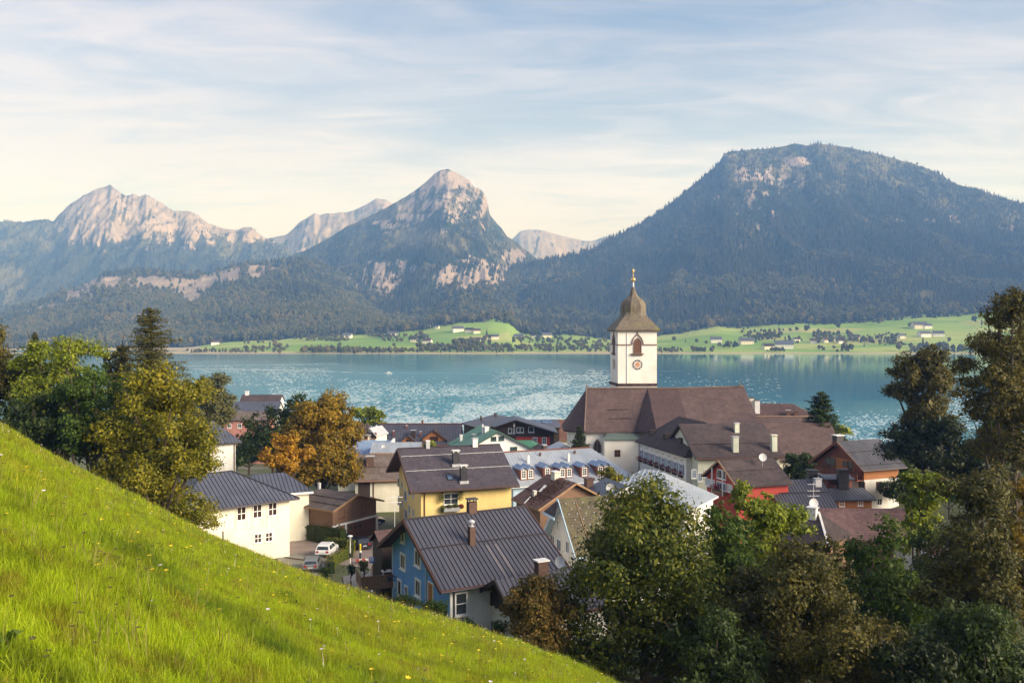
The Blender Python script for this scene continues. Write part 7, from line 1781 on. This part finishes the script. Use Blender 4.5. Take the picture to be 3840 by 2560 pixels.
for i, (px, py, wpx, k, lb) in enumerate(far):
    p = on_far(px, py); w = wpx * .86 / FPX * p.y; d = w * .55 + 4; h = 4.4 + w * .11; rng = random.Random(i); r_ = empty('far_house', p, rng.uniform(-.35, .35)); tag(r_, lb, 'house', 'houses scattered on the far shore')
    rh = d * .30
    b = MB(); b.box(-w / 2, w / 2, -d / 2, d / 2, -3, h); b.add([(-w / 2, -d / 2, h), (-w / 2, d / 2, h), (-w / 2, 0, h + rh), (w / 2, -d / 2, h), (w / 2, d / 2, h), (w / 2, 0, h + rh)], [(0, 2, 1), (3, 4, 5)]); b.obj('wall', FW[i % 3 if i % 4 else 0], r_)
    b = MB(); e = .9
    for sg in (-1, 1):
        vs = [(-w / 2 - e, sg * (d / 2 + e), h - e * .72 + .1), (w / 2 + e, sg * (d / 2 + e), h - e * .72 + .1), (w / 2 + e, 0, h + rh + .25), (-w / 2 - e, 0, h + rh + .25)]
        b.slab(vs if sg < 0 else vs[::-1], .35)
    b.obj('roof', FR[k], r_)
    n = max(2, int(w / 4.6))
    for j in range(n): b = MB(); x = -w / 2 + w * (j + .5) / n; b.box(x - .55, x + .55, -d / 2 - .06, -d / 2 - .003, h * .35, h * .35 + 1.4); b.obj('window', M['glass'], r_)
def far_trees():
    rng = np.random.default_rng(77); P = []; H = []
    D_ = lambda x, y: (x * D2S, y * D2S)
    # continuous shore belts and hedgerows: (x0, x1, y0, y1, count, hmin, hmax)
    belts = [(430, 560, 806, 811, 70, 6, 12), (540, 660, 800, 812, 90, 7, 13), (690, 800, 806, 812, 120, 10, 18), (800, 925, 806, 812, 130, 8, 15), (915, 960, 805, 811, 30, 7, 12), (960, 1060, 798, 810, 90, 9, 18), (1050, 1180, 798, 810, 120, 9, 17), (1170, 1300, 797, 809, 110, 8, 15), (1290, 1400, 798, 809, 90, 8, 14),
             (560, 640, 772, 792, 60, 8, 16), (640, 730, 770, 782, 60, 10, 18), (725, 800, 772, 780, 50, 9, 15), (840, 880, 768, 778, 40, 9, 15), (700, 780, 780, 784, 50, 7, 12), (755, 800, 780, 785, 40, 8, 13), (870, 960, 772, 776, 40, 9, 15), (880, 970, 778, 786, 40, 8, 14), (955, 985, 768, 790, 30, 10, 18),
             (1040, 1090, 788, 800, 60, 11, 20), (1090, 1130, 780, 795, 30, 9, 16), (1180, 1300, 775, 790, 70, 9, 17), (1300, 1400, 780, 798, 60, 9, 16),
             (1510, 1580, 804, 810, 40, 6, 12), (1590, 1640, 803, 810, 36, 8, 14), (1650, 1700, 790, 800, 24, 8, 14), (1700, 1800, 760, 782, 70, 9, 17), (1740, 1790, 770, 784, 40, 8, 14), (1870, 1960, 768, 790, 90, 10, 20), (1960, 2060, 778, 789, 90, 8, 15), (1990, 2080, 768, 776, 30, 8, 15),
             (1760, 1800, 803, 809, 26, 7, 12), (1880, 1950, 800, 810, 30, 7, 14), (2090, 2240, 796, 811, 130, 9, 17), (2020, 2090, 790, 794, 26, 6, 12), (1800, 1880, 778, 790, 26, 7, 13)]
    for (x0, x1, y0, y1, n, h0, h1) in belts:
        for _ in range(n):
            p = on_far(*D_(rng.uniform(x0, x1), rng.uniform(y0, y1)))
            if rng.random() < .62: P.append(p); H.append(rng.uniform(h0, h1) * .68)
    # edge of the wood above the meadows
    for x in np.arange(425, 2360, 2.2):
        ue = u_of(x); y = FEDGE + rng.uniform(-30, 60); P.append(Vector((ue * y, y, float(far_z(np.array([ue]), np.array([y]))[0]) - 1))); H.append(rng.uniform(14, 25))
    P = np.array([tuple(p) for p in P]); H = np.array(H); co = rng.random(len(P)) < np.where(P[:, 1] > FEDGE - 60, .6, .16)
    for nm, sel, pr, wf in (('shore_conifers', co, PROT_C[0], 1.2), ('shore_broadleaf_trees', ~co, PROT_R[0], .95)):
        h = H[sel]; w = h * rng.uniform(.8, 1.3, len(h)) * wf; z = np.zeros(len(h)); scatter(nm, 'belts of trees lining the far shore and meadows', P[sel], np.stack([w, w, h], 1), np.stack([z, z, rng.random(len(h)) * 6], 1), pr)
    # single trees on the meadows
    singles = [(1118, 768, 13), (1075, 790, 12), (780, 797, 10), (905, 797, 9), (1005, 800, 9), (620, 796, 14), (632, 799, 15), (643, 801, 13), (660, 800, 10), (1600, 788, 10), (1575, 786, 9), (1622, 790, 8), (1672, 800, 13), (1548, 784, 12), (1690, 800, 14), (1736, 786, 15), (1757, 778, 14), (1815, 762, 10), (1830, 760, 10), (1852, 762, 16), (1858, 755, 15), (1925, 755, 17), (1900, 745, 12), (2020, 745, 17), (2090, 752, 12),
               (2120, 790, 16), (2064, 806, 17), (2180, 786, 11), (2225, 782, 10), (2238, 742, 18), (2255, 745, 13), (2268, 740, 14), (1940, 805, 17), (1955, 806, 14), (2005, 790, 10), (1985, 796, 9), (2160, 800, 13), (1880, 790, 9), (1790, 792, 9), (960, 800, 12)]
    made = []
    for i, (x, y, h) in enumerate(singles):
        p = on_far(*D_(x, y)); src = (PROT_R[i % 2] if i % 5 else PROT_C[1]).data
        r_ = bpy.data.objects.new('meadow_tree', src); COL.objects.link(r_); r_.location = p - Vector((0, 0, .6)); r_.scale = (h * 1.0, h * 1.0, h); r_.rotation_euler = (0, 0, i * 1.7)
        fx, fy, fw, fk, fl = min(far, key=lambda q: (q[0] - x * D2S) ** 2 + 6 * (q[1] - y * D2S) ** 2); ddx, ddy = x * D2S - fx, y * D2S - fy
        side = ('below' if ddy > 0 else 'above') if abs(ddy) * 2.2 > abs(ddx) else ('right of' if ddx > 0 else 'left of'); far_ = abs(ddx) + abs(ddy) * 2
        word = 'tall' if h > 15 else ('low' if h < 10 else 'small'); lb = '%s tree %s %s the %s' % (word, 'close' if far_ < 45 else ('standing' if far_ < 110 else 'well'), side, fl)
        if len(lb.split()) > 14: lb = 'tree %s the %s' % (side, fl)
        made.append((lb, x, r_))
    for lb, x, r_ in made:
        same = sorted(q[1] for q in made if q[0] == lb); od = ('first ', 'second ', 'third ', 'fourth ')[same.index(x)] if len(same) > 1 else ''
        tag(r_, od + lb, 'tree', 'single trees on the far shore meadows')
far_trees()

# ------------------------------------------------------------------ grass and flowers on the meadow
def tuft(name, mat, n, h0, h1, rad, w, seed, lean=.5):
    rng = np.random.default_rng(seed); V = []; F = []
    for _ in range(n):
        a = rng.uniform(0, 6.283); r = rad * math.sqrt(rng.random()); x, y = r * math.cos(a), r * math.sin(a); h = rng.uniform(h0, h1); b = rng.uniform(0, 6.283); ln = abs(rng.normal(0, lean)) * h
        dx, dy = math.cos(b) * ln, math.sin(b) * ln; c = rng.uniform(0, 6.283); sx, sy = math.cos(c) * w * .5, math.sin(c) * w * .5; o = len(V)
        V += [(x - sx, y - sy, -.05), (x + sx, y + sy, -.05), (x + dx * .3 + sx * .8, y + dy * .3 + sy * .8, h * .55), (x + dx * .3 - sx * .8, y + dy * .3 - sy * .8, h * .55), (x + dx, y + dy, h * .95 - ln * .25)]
        F += [(o, o + 1, o + 2, o + 3), (o + 3, o + 2, o + 4)]
    return proto(name, V, F, [mat])
def mat_grass():
    m, g, out = new_mat('grass_blades'); geo = g.n('ShaderNodeNewGeometry'); pos = geo.outputs['Position']
    n1 = g.noise(pos, .16, 5, .62); n2 = g.noise(g.mapping(pos, loc=(9, 4, 2)), .75, 4, .6); rnd = geo.outputs['Random Per Island']
    f = g.math('ADD', g.math('MULTIPLY', rnd, .42), g.math('MULTIPLY', n2, .6))
    c = g.ramp(f, [(.14, (.11, .17, .005)), (.42, (.32, .44, .008)), (.85, (.52, .57, .026))])
    n4 = g.noise(g.mapping(pos, loc=(5, 1, 7)), 2.1, 4, .65)
    c = g.mix(g.rng(n4, .49, .66), c, (.22, .165, .02)); c = g.mix(g.rng(g.noise(g.mapping(pos, loc=(1, 6, 3)), 1.3, 4, .6), .55, .68), c, (.10, .135, .006))
    c = g.mix(g.rng(n1, .50, .74), c, g.ramp(f, [(.2, (.13, .135, .010)), (.55, (.34, .33, .020)), (.9, (.48, .42, .055))]))
    c = g.mix(g.rng(g.noise(g.mapping(pos, loc=(2, 8, 5)), .33, 4, .65), .56, .70), c, (.095, .165, .010))
    d = g.n('ShaderNodeBsdfPrincipled'); g.l(c, d.inputs['Base Color']); d.inputs['Roughness'].default_value = .6; d.inputs['Specular IOR Level'].default_value = .25
    t = g.n('ShaderNodeBsdfTranslucent'); g.l(c, t.inputs[0]); mx = g.n('ShaderNodeMixShader'); mx.inputs[0].default_value = .5
    g.l(d.outputs[0], mx.inputs[1]); g.l(t.outputs[0], mx.inputs[2]); g.l(mx.outputs[0], out.inputs[0]); return m
M['grass'] = mat_grass()
M['grassdry'] = leaf_mat('dry_grass_blades', (.10, .085, .025), (.20, .17, .05), (.30, .25, .09), .4, .7, .5)
M['yellowflower'] = pm('yellow_petals', (.75, .55, .02), (.6, .42, .01), 3, .6)
M['whiteflower'] = pm('pale_petals', (.62, .55, .58), (.5, .42, .48), 3, .7)
def weed():
    rng = np.random.default_rng(3); V = []; F = []
    for k in range(11):
        a = rng.uniform(0, 6.283); L = rng.uniform(.07, .16); w = L * .32; z = rng.uniform(.05, .2); c, s_ = math.cos(a), math.sin(a); o = len(V)
        V += [(0, 0, z * .5), (c * L * .5 - s_ * w, s_ * L * .5 + c * w, z), (c * L, s_ * L, z * .9), (c * L * .5 + s_ * w, s_ * L * .5 - c * w, z)]; F.append((o, o + 1, o + 2, o + 3))
    return proto('weed', V, F, [M['f_green']])
def grass():
    rng = np.random.default_rng(9)
    T = [tuft('grass_tuft_%s' % c, M['grass'], 46, .05, .20, .18, .0062, i, .85) for i, c in enumerate('abc')]
    TF = [tuft('wide_tuft_%s' % c, M['grass'], 44, .07, .23, .30, .012, 10 + i, .8) for i, c in enumerate('ab')]
    TD = tuft('seed_stalks', M['grassdry'], 6, .30, .55, .12, .009, 30, .25)
    def pts(n, r0, r1):
        r = np.sqrt(rng.uniform(r0 * r0, r1 * r1, n)); ph = rng.uniform(R(-36), R(22), n); x, y = r * np.sin(ph), r * np.cos(ph)
        keep = r < np.interp(np.degrees(ph), *R1PTS) + 14
        r, ph, x, y = r[keep], ph[keep], x[keep], y[keep]
        z = meadow_z(r, ph) + .16 * (fbm(x * .5, y * .5, 3, 3) - .5) * sstep(2, 8, r) * sstep(75, 50, r)
        return np.stack([x, y, z], 1)
    def put(name, label, P, src, s0, s1, tilt=.15):
        n = len(P); s = rng.uniform(s0, s1, n) * (.65 + .75 * vnoise(P[:, 0] * .45, P[:, 1] * .45, 4)); z = s * (.8 + .5 * rng.random(n)); scatter(name, label, P, np.stack([s, s, z], 1), np.stack([rng.normal(0, tilt, n), rng.normal(0, tilt, n), rng.random(n) * 6.28], 1), src)
    for i in range(3):
        put('grass', 'thick meadow grass near the viewer', pts(10000, 3.2, 15), T[i], .7, 1.2); put('grass', 'meadow grass in the middle of the slope', pts(13000, 14, 32), T[i], .9, 1.4)
    for i in range(2): put('grass', 'meadow grass towards the crest', pts(15000, 28, 74), TF[i], .7, 1.2)
    put('grass_stalks', 'dry seed stalks standing in the meadow', pts(4200, 6, 60), TD, .55, 1.15)
    put('meadow_weeds', 'dark broad-leaved weeds scattered in the meadow', pts(600, 6, 50), weed(), .5, 1.1)
    def flower(nm, mat, r, st):
        V = []; F = []
        for k in range(7):
            a = 6.283 * k / 7; o = len(V); V += [(0, 0, st), (r * math.cos(a - .35), r * math.sin(a - .35), st + r * .35), (r * 1.1 * math.cos(a), r * 1.1 * math.sin(a), st + r * .45), (r * math.cos(a + .35), r * math.sin(a + .35), st + r * .35)]; F.append((o, o + 1, o + 2, o + 3))
        o = len(V); V += [(-.006, 0, 0), (.006, 0, 0), (0, 0, st)]; F.append((o, o + 1, o + 2)); return proto(nm, V, F, [mat])
    M['darkhead'] = pm('dark_seed_heads', (.060, .032, .020), (.03, .018, .012), 3, .9)
    put('seed_heads', 'dark clover and plantain heads among the grass', pts(3800, 5, 55), flower('seed_head', M['darkhead'], .017, .20), .8, 1.5)
    put('wildflowers', 'small yellow flowers dotted over the meadow', pts(950, 10, 52), flower('yellow_flower', M['yellowflower'], .024, .26), .7, 1.3)
    put('wildflowers', 'small pale clover heads dotted over the meadow', pts(420, 10, 48), flower('pale_flower', M['whiteflower'], .020, .28), .7, 1.3)
grass()

# ------------------------------------------------------------------ air
def haze():
    m = bpy.data.materials.new('air'); m.use_nodes = True; g = NT(m.node_tree); out = g.n('ShaderNodeOutputMaterial')
    v = g.n('ShaderNodeVolumePrincipled'); v.inputs['Color'].default_value = (.18, .40, 1.0, 1); v.inputs['Absorption Color'].default_value = (1, 1, 1, 1); v.inputs['Density'].default_value = HAZE_DENSITY
    g.l(v.outputs[0], out.inputs['Volume'])
    b = MB(); b.box(-6500, 6500, -1200, 9300, -131, 1440); o = b.obj('haze', m); tag(o, 'thin bluish evening air over the lake', kind='stuff')
haze()
